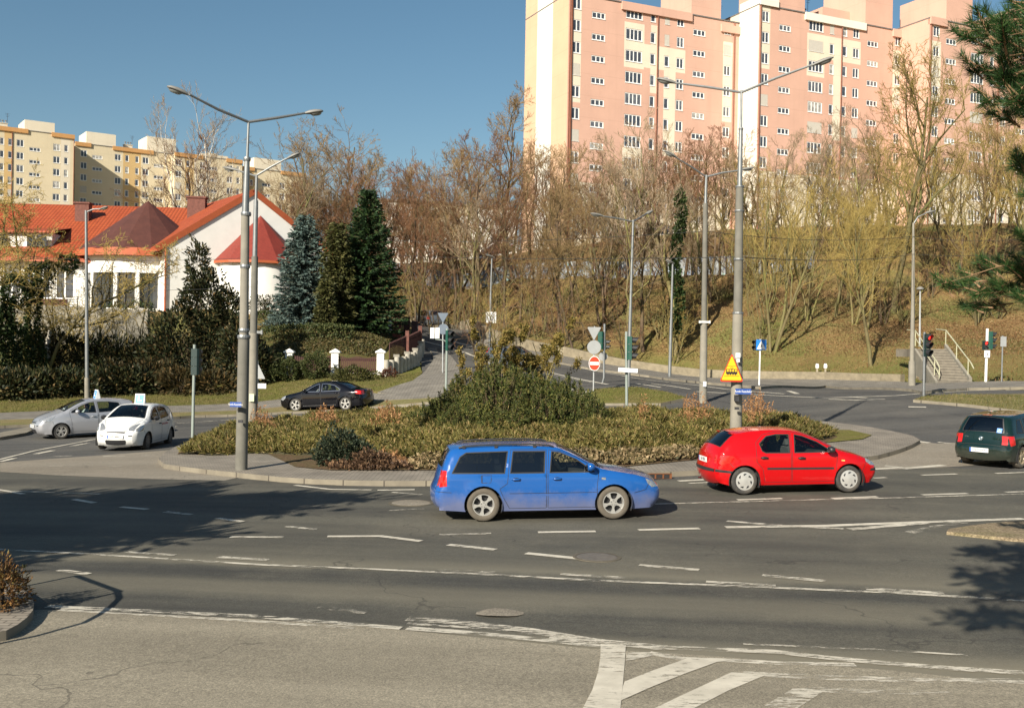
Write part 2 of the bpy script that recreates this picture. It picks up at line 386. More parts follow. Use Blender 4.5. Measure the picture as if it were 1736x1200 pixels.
# ============================================================ terrain + road sheets
xs = np.concatenate([np.arange(-400, -70, 15.), np.arange(-70, 90, 1.0), np.arange(90, 420, 15.)])
ys = np.concatenate([[-40, -20, -5], np.arange(2, 135, 1.0), np.arange(135, 300, 5.), np.arange(300, 900, 40.)])
X, Y = np.meshgrid(xs, ys); Z = G(X, Y)
hs = np.clip((Z-3)/4, 0, 1)   # roughness of the wild slope
Z = Z-.09+hs*(.22*np.sin(X*.9+np.sin(Y*.7)*2)*np.sin(Y*.8+1)+.1*np.sin(X*2.3+Y*1.7))*np.clip((Y-60)/20, 0, 1)
nx = len(xs); I = np.arange(len(ys)*nx).reshape(len(ys), nx)
F = np.stack([I[:-1, :-1], I[:-1, 1:], I[1:, 1:], I[1:, :-1]], -1).reshape(-1, 4)
o = mesh_obj('ground', np.stack([X, Y, Z], -1).reshape(-1, 3), F, hill_mat, smooth=True); tag(o, kind='structure')

road_poly = [(-70,3),(60,3),(60,30)]+PX((1736,640+22),(1640,660),(1546,663),(1400,656),(1290,658),(1230,650),(1100,636),(1000,621),(921,604),(830,582),(745,560))\
    +[tuple(at(700,552,118).xy), tuple(at(685,556,112).xy)]+PX((712,596),(716,632),(690,668),(600,674),(480,684),(270,694),(0,712))+[(-70,48)]
road = sheet('road', road_poly, asphalt_far, 0, 1.0)
near_poly = [(-69,3.2),(59,3.2),(59,28)]+PX((1736,800),(1560,790),(1300,805),(1100,815),(900,822),(620,826),(410,812),(200,800),(0,790))+[(-69,30)]
nr = sheet('near_carriageway', near_poly, asphalt, .004, 1.0); nr.parent = road; del nr['kind']; nr.name = 'carriageway_surface'
sr = sheet('side_road', PX((-60,1036),(80,1034),(230,1040),(420,1049),(620,1062),(800,1080),(1000,1100),(1200,1112),(1500,1136),(1736,1160),(1850,1172))+[(9,5),(-8,5),(-9,11)], asphalt_light, .008, .8)
dust1 = sheet('dusty_apron', PX((0,800),(0,784),(170,772),(300,762),(420,760),(420,806),(380,815),(250,812),(100,806)), dusty_mat, .008, .8)
dust2 = sheet('dusty_apron', PX((1380,790),(1470,768),(1500,742),(1590,752),(1736,742),(1736,775),(1640,790),(1500,797)), dusty_mat, .008, .8)

# ---- raised islands, verges and pavements
isl = PX((262,792),(285,768),(330,752),(430,735),(520,722),(700,712),(1000,706),(1250,706),(1420,722),(1495,733),(1566,749),(1540,764),(1470,784),(1300,800),(1180,806),(1060,812),(900,822),(740,824),(620,824),(500,820),(405,810),(330,802))
isl = smooth_closed(isl, 1)
sheet('traffic_island', isl, paving, .13, .7, .16, kerb)
bed_px = [(300,778),(330,768),(420,762),(500,800),(560,806),(700,806),(860,806),(1060,800),(1180,788),(1300,772),(1400,758),(1425,750),(1405,738),(1330,724),(1150,716),(1000,714),(720,722),(520,738),(380,752),(310,766)]
bed = PX(*bed_px)
sheet('planting_bed', bed, soil_mat, .15, .7)
sheet('grass_patch', PX((1400,758),(1462,752),(1478,745),(1440,736),(1400,736),(1420,748)), grass_mat, .155, .5)
sheet('grass_verge', PX((1548,682),(1640,690),(1736,702),(1900,716),(1900,676),(1736,672),(1640,673),(1570,675)), drygrass_mat, .12, .8, .14, kerb)
sheet('grass_island', PX((1003,688),(1003,664),(1080,660),(1130,668),(1165,678),(1120,688)), grass_mat, .12, .7, .14, kerb)
sheet('grass_verge', smooth_closed(PX((-300,742),(-300,722),(0,716),(160,712),(300,703),(480,693),(620,684),(740,678),(770,675),(740,684),(620,694),(480,702),(330,708),(160,719),(0,726)),0), drygrass_mat, .12, .8, .14, kerb)
sheet('pavement', PX((-300,722),(-300,710),(0,704),(160,698),(270,692),(480,680),(600,668),(668,672),(700,662),(740,664),(764,672),(740,678),(620,684),(480,693),(300,703),(160,712),(0,716)), sidewalk, .13, .8, .15, kerb)
sheet('pavement', PX((640,668),(700,648),(718,634),(735,612),(725,592),(740,592),(770,612),(800,640),(764,676),(740,678)), sidewalk, .10, .8, .12, kerb)
sheet('grass_bank', PX((-300,710),(0,704),(160,698),(270,692),(480,680),(600,668),(650,664),(700,647),(716,633),(712,622),(650,628),(480,630),(430,640),(240,640),(100,655),(0,668),(-300,676)), grass_mat, .06, .8, .2)
sheet('grass_bank', PX((655,592),(640,610),(560,612),(460,608),(440,580),(460,545),(600,540),(680,566)), ground_mix('ivy_bank',[(.06,.065,.02),(.10,.08,.03),(.08,.08,.028),(.10,.085,.03)],.8,14,.8), .06, .8)
pv = sheet('pavement', PX((1950,662),(1736,660),(1640,662),(1560,668),(1546,664),(1400,657),(1290,660),(1200,652),(1100,640),(1000,627),(921,612),(850,592),(790,574),(745,562),(745,555),(827,575),(921,598),(1010,614),(1100,627),(1230,642),(1400,646),(1520,650),(1600,653),(1736,650),(1950,650)), sidewalk, .13, .8, .15, kerb)
sheet('dirt_verge', smooth_closed(PX((1590,905),(1660,893),(1750,886),(1900,880),(1900,926),(1736,920),(1650,911)),1), ground_mix('dirt',[(.20,.155,.10),(.24,.19,.125),(.19,.16,.09),(.26,.21,.14)],1.5,30), .06, .5, .1)
sheet('island_corner', smooth_closed(PX((-200,1115),(0,1092),(40,1070),(60,1045),(50,1018),(0,1000),(-200,990)),1), paving, .12, .4, .14, kerb)
sheet('slip_lane_kerb', PX((-300,758),(0,738),(52,727),(60,731),(45,738),(0,746),(-300,770)), kerb, .12, .8, .14, kerb)

# ---- markings
def strip(pts, w, mat, dz=.014, name='lane_marking', world=False):
    q = [hit(*p) for p in pts] if not world else [Vector((a, b, 0)) for a, b in pts]
    q = [Vector(p) for p in resample([tuple(v.xy) for v in q], .8, False)]
    V = []; Fc = []
    for i, p in enumerate(q):
        t = (q[min(i+1, len(q)-1)]-q[max(i-1, 0)]).normalized(); nrm = Vector((-t.y, t.x))*w/2
        for s in (-1, 1):
            v = p+nrm*s; V.append([v.x, v.y, 0])
    V = np.array(V); V[:, 2] = G(V[:, 0], V[:, 1])+dz
    Fc = [(2*i, 2*i+1, 2*i+3, 2*i+2)[::-1] for i in range(len(q)-1)]
    return mesh_obj(name, V, Fc, mat, road)
def area(pts, mat, dz=.014, name='hatched_marking'):
    o = sheet(name, PX(*pts), mat, dz, .8, parent=road, kind=None); return o
D, Wn, Fa = mark_new, mark_worn, mark_faint
for pts, w, m in [
    ([(390,911),(480,911.5)],.15,Wn), ([(555,910),(645,909.5),(714,918)],.16,D), ([(745,907),(833,905)],.14,Fa), ([(912,903),(1010,901.5)],.17,D), ([(1082,899),(1186,896.5)],.17,D),
    ([(760,924),(840,932.5)],.17,D), ([(892,938.5),(985,948)],.17,D), ([(1083,959),(1185,967)],.16,Wn), ([(1292,976),(1400,986)],.16,Wn), ([(485,893),(535,898)],.14,Wn),
    ([(-120,927),(0,932),(200,943),(390,955),(450,958.5),(640,966),(830,975),(1010,985),(1200,992.5),(1500,1005),(1736,1019),(1850,1026)],.11,Wn),
    ([(215,936.5),(296,942)],.13,Wn), ([(370,945),(455,950)],.15,Wn), ([(740,967),(840,971.5)],.13,Fa), ([(950,974),(1060,980.5)],.14,Wn), ([(1197,987),(1315,993.5)],.14,Wn), ([(1468,999),(1600,1006.5)],.15,Wn),
    ([(100,967),(150,974)],.14,Wn), ([(205,860),(250,864)],.15,D), ([(125,847),(160,853)],.15,D), ([(280,868),(325,873)],.15,Wn), ([(368,879),(412,885)],.15,Wn),
    ([(660,866),(735,862)],.09,Fa), ([(1110,855),(1300,850),(1500,845),(1736,838)],.11,Wn), ([(1250,848),(1326,845.5)],.15,D), ([(1410,845.5),(1487,842.5)],.15,D), ([(1563,839.5),(1640,837)],.15,D), ([(1705,835),(1790,832)],.15,D),
    ([(1150,816),(1215,812.5)],.2,D), ([(1168,820),(1206,818)],.12,D), ([(1480,811),(1502,810)],.14,D), ([(1562,806),(1622,804)],.14,D), ([(1688,803),(1745,801)],.14,D), ([(1480,796),(1530,792.5),(1500,790)],.2,D), ([(1530,795),(1600,789)],.25,D),
    ([(1232,884),(1330,892),(1430,897)],.16,Wn), ([(1230,894.5),(1400,892),(1560,886),(1736,880)],.2,D), ([(1440,898),(1500,893),(1570,887)],.2,Wn), ([(1540,904),(1590,893),(1640,884)],.22,Fa),
    ([(-40,789),(0,779),(60,764),(155,746),(235,732),(300,723)],.14,D), ([(0,783),(25,777)],.2,D),([(60,770),(90,764)],.22,D),([(120,757),(150,751)],.22,Wn),
    ([(90,774),(122,773)],.16,Wn),([(175,774),(212,773)],.16,Wn),([(230,773),(262,772)],.16,Wn),([(85,790),(215,791)],.1,Fa),([(20,833),(170,838)],.12,Wn),([(-60,824),(0,831),(40,838)],.14,D),
    ([(500,823),(560,830),(630,831)],.13,D),([(640,831.5),(703,830.5)],.15,D),([(665,835),(715,839)],.12,Wn),
    ([(300,718),(400,711),(470,707)],.12,Wn), ([(655,690),(672,688)],.5,D),([(681,690),(696,688)],.5,D),([(704,691),(720,688.5)],.5,D),([(726,692),(742,689)],.5,D),
    ([(712,577),(745,585),(790,598),(860,612),(915,626),(960,638),(1030,652)],.2,D), ([(765,578),(820,590),(880,603),(960,619),(1050,636),(1150,650),(1230,660),(1330,668)],.2,D),
    ([(915,631),(960,640),(1010,650)],.12,Wn),([(1075,650),(1120,657)],.18,D),([(1100,650),(1170,660)],.16,D),([(1180,664),(1260,668),(1400,675),(1520,671),(1640,663),(1736,659)],.16,D),
    ([(1337,663),(1352,668)],.25,D),([(1405,677),(1450,678.5),(1500,677)],.22,D),([(1440,673),(1470,675)],.2,D),([(1540,690),(1570,690.5)],.3,D),([(1530,745),(1575,751)],.22,D),([(1590,750),(1612,752)],.18,Wn),([(1650,700),(1760,712)],.16,Fa),
    ([(80,1029),(230,1036),(330,1041),(420,1045),(580,1058),(680,1066)],.14,Wn), ([(100,1035),(230,1042),(400,1052),(600,1066)],.10,Wn), ([(540,1030),(620,1040)],.14,Fa),
    ([(690,1050),(780,1056),(900,1070),(1010,1088),(1130,1100)],.20,Wn), ([(690,1066),(800,1074),(900,1084),(1020,1096)],.16,Wn),([(690,1058),(820,1066),(960,1082)],.1,Fa),
    ([(930,1083),(1100,1098),(1156,1100),(1313,1106),(1401,1116),(1506,1126),(1611,1134),(1736,1142)],.15,Wn),
    ([(1260,1093),(1500,1103),(1640,1112)],.06,Fa),([(1100,1108),(1156,1118),(1243,1121),(1331,1126),(1450,1128)],.13,Wn),
    ([(1260,1143),(1401,1150),(1560,1155),(1736,1156)],.16,Wn),([(1360,1170),(1480,1173),(1611,1176)],.16,Fa)]:
    strip(pts, w, m)
area([(1018,1092),(1061,1095),(1059,1125),(1056,1160),(1052,1200),(1049,1235),(965,1245),(989,1200),(1004,1171),(1014,1140),(1018,1112)], D)
area([(1056,1165),(1059,1157),(1110,1137),(1170,1116),(1245,1120),(1215,1124),(1160,1144),(1110,1164),(1053,1189)], D, .016)
area([(1061,1122),(1062,1106),(1150,1110),(1110,1112),(1085,1118)], Wn, .016)
area([(1110,1202),(1156,1180),(1240,1141),(1300,1145),(1235,1172),(1177,1202),(1130,1230),(1060,1230)], D)
area([(1289,1202),(1345,1168),(1400,1171),(1352,1202),(1300,1230),(1240,1230)], Wn)
for a, b, c, d in [((862,668),(905,652),(918,655),(880,672)),((905,668),(925,655),(942,658),(925,672)),((930,668),(958,657),(985,661),(958,674)),((962,674),(975,662),(1000,664),(992,678))]:
    area([a, b, c, d], D, .02, 'crossing_bar')
def area_w(pts, mat, dz, name): return sheet(name, pts, mat, dz, .2, kind=None)
iron = M('cast_iron', (.13, .115, .095), .6, .2, 12, bump=.4, bscale=60)
def manhole(px, py, lab, r=.33):
    c = hit(px, py); t = empty('manhole_cover', c, 0, lab, 'manhole cover')
    mb = MB(); mb.lathe([(r+.06, .006), (r+.055, .017), (r, .017)], 36); mb.obj('frame_ring', M('ring_concrete', (.10,.085,.06), .8), t)
    mb = MB(); mb.lathe([(r, .012), (r-.02, .018), (.002, .018)], 36)
    mb.obj('lid', iron if r < .4 else dusty_mat, t)
manhole(1012, 945, 'round iron manhole cover in the middle lane in front of the blue estate car')
manhole(697, 853, 'wide round manhole cover just behind the rear bumper of the blue estate car', .42)
c = hit(1103, 812); t = empty('storm_drain', c+Vector((0, 0, .0)), R(10), 'rusty slotted storm drain let into the island kerb', 'drain')
mb = MB(); mb.box((-.5,-.06,.02),(.5,-.03,.15)); [mb.box((-.5+i*.2-.02,-.075,.02),(-.5+i*.2+.02,-.06,.15)) for i in range(6)]
mb.box((-.5,-.075,.13),(.5,-.06,.15)); mb.obj('grate', M('rust', (.15,.055,.02), .8), t)
mb = MB(); mb.box((-.46,-.066,.03),(.46,-.062,.13)); mb.obj('opening', black_rubber, t)
mb = MB()
pp = hit(843, 1042); V, Fq, rim = tri_poly(smooth_closed([(-.32,0),(-.1,.22),(.2,.2),(.38,.08),(.2,-.15),(-.12,-.17)],1), .1)
o = mesh_obj('asphalt_patch', [(v[0], v[1], .012+.02*max(0, 1-(abs(v[0])/.3)**2)) for v in V], [tuple(f) for f in Fq], dusty_mat, road, loc=pp, smooth=True)
# ============================================================ vehicles
glass_side = glassmat('car_glass', (.74, .80, .76), .05); glass_dark = glassmat('tinted_glass', (.20, .23, .23), .16)
tyre_mat = M('tyre_rubber', (.045, .043, .04), .85, .25, 6, dirt=((.13, .11, .085), .8))
tyre_dusty = M('dusty_tyre', (.105, .09, .07), .9, .2, 6)
alloy = M('alloy', (.52, .51, .48), .35, .1, 5, metal=.6); hub_silver = M('hubcap_silver', (.56, .55, .52), .35, .1, 5, metal=.45)
interior = M('car_interior', (.035, .034, .034), .85, .2, 4); seat_grey = M('seat_cloth', (.10, .10, .105), .9, .2, 6)
red_lens = M('red_lens', (.50, .012, .01), .15, .15, 10, coat=1); clear_lens = M('clear_lens', (.36, .37, .38), .12, .45, 26, metal=.45, coat=1)
orange_lens = M('amber_lens', (.75, .42, .12), .25, .1, 10, coat=.6); chrome = M('chrome', (.7, .7, .7), .15, .05, metal=1)
plate_mat = M('plate_white', (.72, .72, .70), .5, .03); plate_blue = M('plate_blue', (.03, .10, .38), .5, .05); ink = M('ink_black', (.02, .02, .022), .6, .1)
underb = M('underbody', (.012, .012, .012), .9, .1)
def text_obj(txt, size, mat, parent, Mx, depth=.002, name='lettering', align='CENTER', sx=1):
    cu = bpy.data.curves.new('t', 'FONT'); cu.body = txt; cu.size = size; cu.align_x = align; cu.align_y = 'CENTER'; cu.extrude = depth; cu.resolution_u = 2
    to = bpy.data.objects.new('t', cu); COL.objects.link(to); dg = bpy.context.evaluated_depsgraph_get()
    me = bpy.data.meshes.new_from_object(to.evaluated_get(dg)); bpy.data.objects.remove(to)
    me.materials.clear(); me.materials.append(mat)
    me.transform(Mx @ Matrix.Diagonal((sx, 1, 1, 1)))
    o = bpy.data.objects.new(name, me); COL.objects.link(o); o.parent = parent; return o
def plate(parent, Mx, txt, w=.52, h=.114):
    mb = MB(); mb.box((-w/2, -h/2, -.008), (w/2, h/2, .004), 0, Mx); mb.box((-w/2, -h/2, .0045), (-w/2+.045, h/2, .006), 1, Mx)
    o = mb.obj('number_plate', [plate_mat, plate_blue], parent)
    text_obj(txt, h*.85, ink, o, Mx @ Matrix.Translation((.02, 0, .006)), .001, 'lettering', sx=.85); return o
def chaikin(p, it):
    p = [Vector(a) for a in p]
    for _ in range(it):
        q = [p[0]]
        for i in range(len(p)-1): q += [p[i]*.75+p[i+1]*.25, p[i]*.25+p[i+1]*.75]
        q.append(p[-1]); p = q
    return p
class CarShape:
    def __init__(s, sp):
        s.sp = sp; s.L = sp['L']; s.Wm = sp['W']/2; s.zb = sp.get('belt', .92); s.tum = sp.get('tum', .42)
        s.out = chaikin(sp['outline'], 2); s.O = np.array([(p.x, p.y) for p in s.out])
        seg = np.linalg.norm(np.diff(s.O, axis=0), axis=1); s.T = np.concatenate([[0], np.cumsum(seg)])
    def dist(s, q):
        d = np.full(len(q), 1e9); A = s.O[:-1]; B = s.O[1:]
        for a, b in zip(A, B):
            ab = b-a; L = (ab**2).sum()
            if L < 1e-12: continue
            t = np.clip(((q-a) @ ab)/L, 0, 1); d = np.minimum(d, np.linalg.norm(q-(a+t[:, None]*ab), axis=1))
        return d
    def Wd(s, q):
        x, z = q[:, 0], q[:, 1]
        w = s.Wm-.05*np.clip((.55-z)/.35, 0, 1)**2-.05*np.clip((z-.62)/.35, 0, 3)**2*(z < s.zb+.001)
        wb = s.Wm-.05*((s.zb-.62)/.35)**2
        w = np.where(z > s.zb, wb-(z-s.zb)*s.tum-.10*(z-s.zb)**2, w)
        kf, kr = s.sp.get('kf', .17), s.sp.get('kr', .10); h = s.L/2
        tf = np.clip((x-(h-1.1))/1.1, 0, 1); tr = np.clip((-x-(h-1.0))/1.0, 0, 1)
        w = w*(1-kf*tf**2.2-kr*tr**2.2)
        # wheel-arch flare
        for xw in s.sp['wheels']:
            r = np.hypot(x-xw, z-s.sp['rw']); w = w+.018*np.exp(-((r-s.sp['ra']-.02)/.05)**2)
        # shoulder crease and lower rub line
        w = w+.012*np.exp(-((z-(s.zb-.06))/.05)**2)-.006*np.exp(-((z-.48)/.03)**2)
        return w
    def rr(s, q):
        z = q[:, 1]; return np.where(z > s.zb+.12, .085, .11)*np.ones(len(q))
    def side(s, q, off=0):
        q = np.asarray(q, float).reshape(-1, 2); d = s.dist(q); r = s.rr(q); w = s.Wd(q)
        dd = np.clip(d, 0, r); w = w-(r-np.sqrt(np.maximum(r**2-(r-dd)**2, 0)))*.8
        return np.column_stack([q[:, 0], w+off, q[:, 1]])
    def edge_w(s, t):
        x = np.interp(t, s.T, s.O[:, 0]); z = np.interp(t, s.T, s.O[:, 1]); q = np.column_stack([x, z]); return s.Wd(q)-s.rr(q)*.8
    def top(s, ty, off=0):
        """(t, v) with v in -1..1 across the car"""
        ty = np.asarray(ty, float).reshape(-1, 2); t, v = ty[:, 0], ty[:, 1]
        x = np.interp(t, s.T, s.O[:, 0]); z = np.interp(t, s.T, s.O[:, 1]); we = s.edge_w(t)
        e = .06; dx = np.interp(t+e, s.T, s.O[:, 0])-np.interp(t-e, s.T, s.O[:, 0]); dz = np.interp(t+e, s.T, s.O[:, 1])-np.interp(t-e, s.T, s.O[:, 1])
        l = np.hypot(dx, dz)+1e-9; nx_, nz_ = -dz/l, dx/l     # outline runs front->rear, so the outward normal is to its right when seen from +y
        nx_, nz_ = -nx_, -nz_
        c = (.03*np.abs(nz_)+.085*np.abs(nx_))*(1-v**2)+off
        return np.column_stack([x+nx_*c, v*we, z+nz_*c])
    def t_at(s, x=None, z=None, part='front'):
        """parameter t of outline at given z on the nose/tail or given x on the top"""
        m = len(s.O)
        if part == 'top':
            o = np.argsort(s.O[:, 0]); up = s.O[:, 1] > .6; xs_ = s.O[up, 0]; ts = s.T[up]; k = np.argsort(xs_); return float(np.interp(x, xs_[k], ts[k]))
        top = int(np.argmax(s.O[:, 1]))
        if part == 'front': zz, ts = s.O[:top+1, 1], s.T[:top+1]
        else: zz, ts = s.O[top:, 1][::-1], s.T[top:][::-1]
        zz = np.maximum.accumulate(zz); return float(np.interp(z, zz, ts))
def cdt_regions(outer, polys, lines, step, holes=()):
    """triangulate outer with every polygon edge kept. returns verts, faces, centroids"""
    vs = []; es = []
    def addp(p, closed=True):
        b = len(vs); n = len(p); vs.extend(Vector(a) for a in p); es.extend((b+i, b+(i+1) % n) for i in range(n if closed else n-1))
    addp(outer)
    for p in list(polys)+list(holes): addp(resample(p, step*1.2))
    for l in lines: addp(resample(l, step*1.2, False), False)
    a = np.array([tuple(v) for v in vs]); lo, hi = a.min(0), a.max(0)
    gx, gy = np.meshgrid(np.arange(lo[0]+step/2, hi[0], step), np.arange(lo[1]+step/2, hi[1], step)); q = np.column_stack([gx.ravel(), gy.ravel()]); q = q[inpoly(q, outer)]
    dm = np.full(len(q), 1e9)
    for p in a: dm = np.minimum(dm, ((q-p)**2).sum(1))
    q = q[dm > (step*.3)**2]
    v, e, f, *_ = delaunay_2d_cdt(vs+[Vector(p) for p in q], es, [], 0, 1e-5)
    V = np.array([(p.x, p.y) for p in v]); F = np.array([t for t in f if len(t) == 3]); c = V[F].mean(1); k = inpoly(c, outer)
    for h in holes: k &= ~inpoly(c, h)
    F = F[k]; A = V[F]; cr = (A[:, 1, 0]-A[:, 0, 0])*(A[:, 2, 1]-A[:, 0, 1])-(A[:, 1, 1]-A[:, 0, 1])*(A[:, 2, 0]-A[:, 0, 0])
    F = F[np.abs(cr) > 1e-9]; cr = cr[np.abs(cr) > 1e-9]; F[cr < 0] = F[cr < 0][:, ::-1]
    return V, F, V[F].mean(1)
def sub(V3, F, mask):
    f = F[mask]; u, inv = np.unique(f, return_inverse=True); return V3[u], inv.reshape(-1, 3)
def wheel_obj(r, w, kind, tyre, rimmat, rim_r):
    t = MB(); prof = [(rim_r, -w/2+.01), (rim_r+.01, -w/2), (r-.02, -w/2+.005), (r, -w/2+.03), (r, w/2-.03), (r-.02, w/2-.005), (rim_r+.01, w/2), (rim_r, w/2-.01)]
    t.lathe(prof, 40, axis='Y'); o = t.obj('wheel', tyre); autosmooth(o, 50)
    # rim: dish + face plate (outer side is +Y)
    m = MB(); m.lathe([(rim_r+.004, w/2-.004), (rim_r-.012, w/2-.004), (rim_r-.02, w/2-.03), (rim_r-.03, w/2-.07)], 40, axis='Y')
    m.lathe([(rim_r-.02, w/2-.10), (.02, w/2-.10)], 24, axis='Y', m=1)
    def face(poly, y0, y1, mi=0):
        n = len(poly); vs = [(p[0], y0, p[1]) for p in poly]+[(p[0], y1, p[1]) for p in poly]
        m.add(vs, [tuple(range(n)), tuple(range(n, 2*n))[::-1]]+[(i, n+i, n+(i+1) % n, (i+1) % n) for i in range(n)], mi)
    R0 = rim_r-.02
    if kind == 'star5':
        for k in range(5):
            a = R(90+72*k)
            def pt(rad, da): return (rad*math.cos(a+da), rad*math.sin(a+da))
            face([pt(.045, -.75), pt(R0*.62, -.17), pt(R0+.012, -.25), pt(R0+.012, .25), pt(R0*.62, .17), pt(.045, .75)], w/2-.03, w/2-.012)
        m.lathe([(.075, w/2-.035), (.07, w/2-.008), (.0, w/2-.008)], 20, axis='Y')
        for k in range(5): m.box((-.007,-.004,-.007),(.007,.004,.007),1,Matrix.Translation((.045*math.cos(R(54+72*k)), w/2-.006, .045*math.sin(R(54+72*k)))))
    elif kind == 'multi':
        n = 10
        for k in range(n):
            a = 2*math.pi*k/n+(.13 if k % 2 else -.13)
            def pt(rad, da): return (rad*math.cos(a+da), rad*math.sin(a+da))
            face([pt(.05, -.25), pt(R0+.012, -.085), pt(R0+.012, .085), pt(.05, .25)], w/2-.03, w/2-.014)
        m.lathe([(.07, w/2-.035), (.06, w/2-.01), (.0, w/2-.01)], 20, axis='Y')
    else:  # hubcap disc with slanted slots
        n = 7 if kind == 'cap7' else 9
        m.lathe([(R0+.014, w/2-.006), (R0*.86, w/2+.002), (R0*.5, w/2+.006), (.03, w/2+.012), (.0, w/2+.012)], 40, axis='Y')
        for k in range(n):
            a = 2*math.pi*k/n
            def pt(rad, da): return (rad*math.cos(a+da), rad*math.sin(a+da))
            face([pt(R0*.66, -.05), pt(R0*.9, .02), pt(R0*.93, .42), pt(R0*.80, .36)], w/2-.0, w/2+.0075, 1)
    ro = m.obj('rim', [rimmat, black_plastic], o); autosmooth(ro, 35); return o
def build_car(name, sp, loc, rz, label, detail=True, tilt=(0, 0)):
    sq = sp.get('squash', 1)
    if sq != 1:
        sp = dict(sp); sp['squash'] = 1; fz = lambda p: (p[0], p[1] if p[1] < 1 else 1+(p[1]-1)*sq); fk = lambda p: (p[0], fz((0, p[1]))[1], p[2]) if p[0] != 'x' else p
        sp['outline'] = [fz(p) for p in sp['outline']]; sp['doors'] = [[fz(p) for p in d] for d in sp['doors']]; sp['windows'] = [[fz(p) for p in d] for d in sp['windows']]; sp['tops'] = [(a, [fk(p) for p in b], m, o) for a, b, m, o in sp['tops']]
    """local +X is the nose, wheels rest on z=0"""
    c = CarShape(sp); root = empty(name, loc, rz, label, sp.get('cat', 'car')); root.rotation_euler = (tilt[0], tilt[1], rz)
    rw, ra = sp['rw'], sp['ra']; zs = sp.get('sill', .19); step = .07 if detail else .14
    paint = sp['paint']; O = c.O
    # --- side outline: top outline + bottom with arches
    bottom = []; x_end = O[-1][0]; x_start = O[0][0]
    xw_r, xw_f = sorted(sp['wheels'])
    def arch(xw):
        a0 = math.asin(max(-1, min(1, (zs-rw)/ra))); pts = []
        for k in range(17):
            a = math.pi-a0+(a0*2-math.pi)*k/16; pts.append((xw+ra*math.cos(a), rw+ra*math.sin(a)))
        return pts
    bottom = [(x_end, zs+.03)] if O[-1][1] > zs+.05 else []
    bottom += arch(xw_r)+arch(xw_f)
    outer = [tuple(p) for p in O]+bottom
    def dedupe(p):
        q = [p[0]]
        for a in p[1:]:
            if abs(a[0]-q[-1][0])+abs(a[1]-q[-1][1]) > 2e-3: q.append(a)
        return q
    outer = dedupe(resample(outer, .06))
    doors = sp['doors']; wins = sp['windows']; trims = sp.get('trims', [])   # trims: (name, poly, mat)
    polys = [p for p in doors]+[w for w in wins]+[t[1] for t in trims]
    V, F, C = cdt_regions(outer, polys, [], step)
    V3 = c.side(V); reg = np.zeros(len(C), int)
    for i, d in enumerate(doors): reg[inpoly(C, d)] = 1+i
    for i, t in enumerate(trims): reg[inpoly(C, t[1])] = 30+i
    for i, w in enumerate(wins): reg[inpoly(C, w)] = 50+i
    bodyV, bodyF, bodyM, n0 = [], [], [], 0
    flipV = V3*np.array([1, -1, 1])
    for sgn, VV in ((1, V3), (-1, flipV)):
        FF = F[:, ::-1] if sgn > 0 else F          # outward = +y for y>0
        v, f = sub(VV, FF, reg == 0); bodyV.append(v); bodyF.append(f+n0); n0 += len(v)
        dobj = []
        for i, d in enumerate(doors):
            v, f = sub(VV, FF, reg == 1+i); o = mesh_obj('door', v, f, paint, root, smooth=True); dobj.append(o)
            hx, hz = sp['handles'][i]; p = c.side([(hx, hz)])[0]
            mb = MB(); mb.tube([(hx-.09, sgn*(p[1]+.004), hz), (hx-.06, sgn*(p[1]+.032), hz), (hx+.05, sgn*(p[1]+.032), hz), (hx+.08, sgn*(p[1]+.004), hz)], [.012, .019, .019, .012], 8)
            mb.obj('handle', sp.get('handle_mat', paint), o, smooth=True)
            mb = MB(); n_ = 12; cx = hx-.005   # recess behind the handle
            mb.add([(cx+.075*math.cos(2*math.pi*k/n_), sgn*(p[1]+.002), hz+.03*math.sin(2*math.pi*k/n_)) for k in range(n_)], [tuple(range(n_))]); mb.obj('handle_recess', black_plastic, o)
        for i, (tn, tp, tm) in enumerate(trims):
            v, f = sub(VV+np.array([0, sgn*.004, 0]), FF, reg == 30+i)
            if len(f): mesh_obj(tn, v, f, tm, root, smooth=True)
        for i, w in enumerate(wins):
            v, f = sub(VV-np.array([0, sgn*.010, 0]), FF, reg == 50+i)
            gm = sp.get('win_mats', [glass_side]*9)[i]
            par = dobj[sp['win_door'][i]] if sp['win_door'][i] is not None else root
            wo = mesh_obj('window', v, f, gm, par, smooth=True)
            # rubber seal
            q = resample(w, .05); n = len(q); ctr = np.mean(q, axis=0); qq = np.array(q)
            nrm = np.roll(qq, -1, 0)-np.roll(qq, 1, 0); nrm = nrm/np.linalg.norm(nrm, axis=1)[:, None]; nn = np.column_stack([nrm[:, 1], -nrm[:, 0]])
            if np.sum((qq-ctr)*nn) < 0: nn = -nn
            a = c.side(qq+nn*.006, .003); b = c.side(qq-nn*.016, .003); b2 = c.side(qq-nn*.016, -.012)
            A3 = np.concatenate([a, b, b2])*np.array([1, sgn, 1]); fs = []
            for k in range(n):
                j = (k+1) % n; fs += [(k, j, n+j, n+k), (n+k, n+j, 2*n+j, 2*n+k)]
            mesh_obj('window_seal', A3, fs, sp.get('seal_mat', black_rubber), wo)
        # seams
        sm = MB()
        for l in sp.get('seams', [])+[dd+[dd[0]] for dd in doors]:
            q = np.array(resample(l, .05, False)); 
            if len(q) < 2: continue
            tn = np.gradient(q, axis=0); tn /= np.linalg.norm(tn, axis=1)[:, None]+1e-9; nn = np.column_stack([tn[:, 1], -tn[:, 0]])*.0045
            a = c.side(q+nn, .0025)*np.array([1, sgn, 1]); b = c.side(q-nn, .0025)*np.array([1, sgn, 1]); k = len(q)
            sm.add(np.concatenate([a, b]), [(i, i+1, k+i+1, k+i) for i in range(k-1)])
        if sm.V: sm.obj('panel_gaps', black_rubber, root)
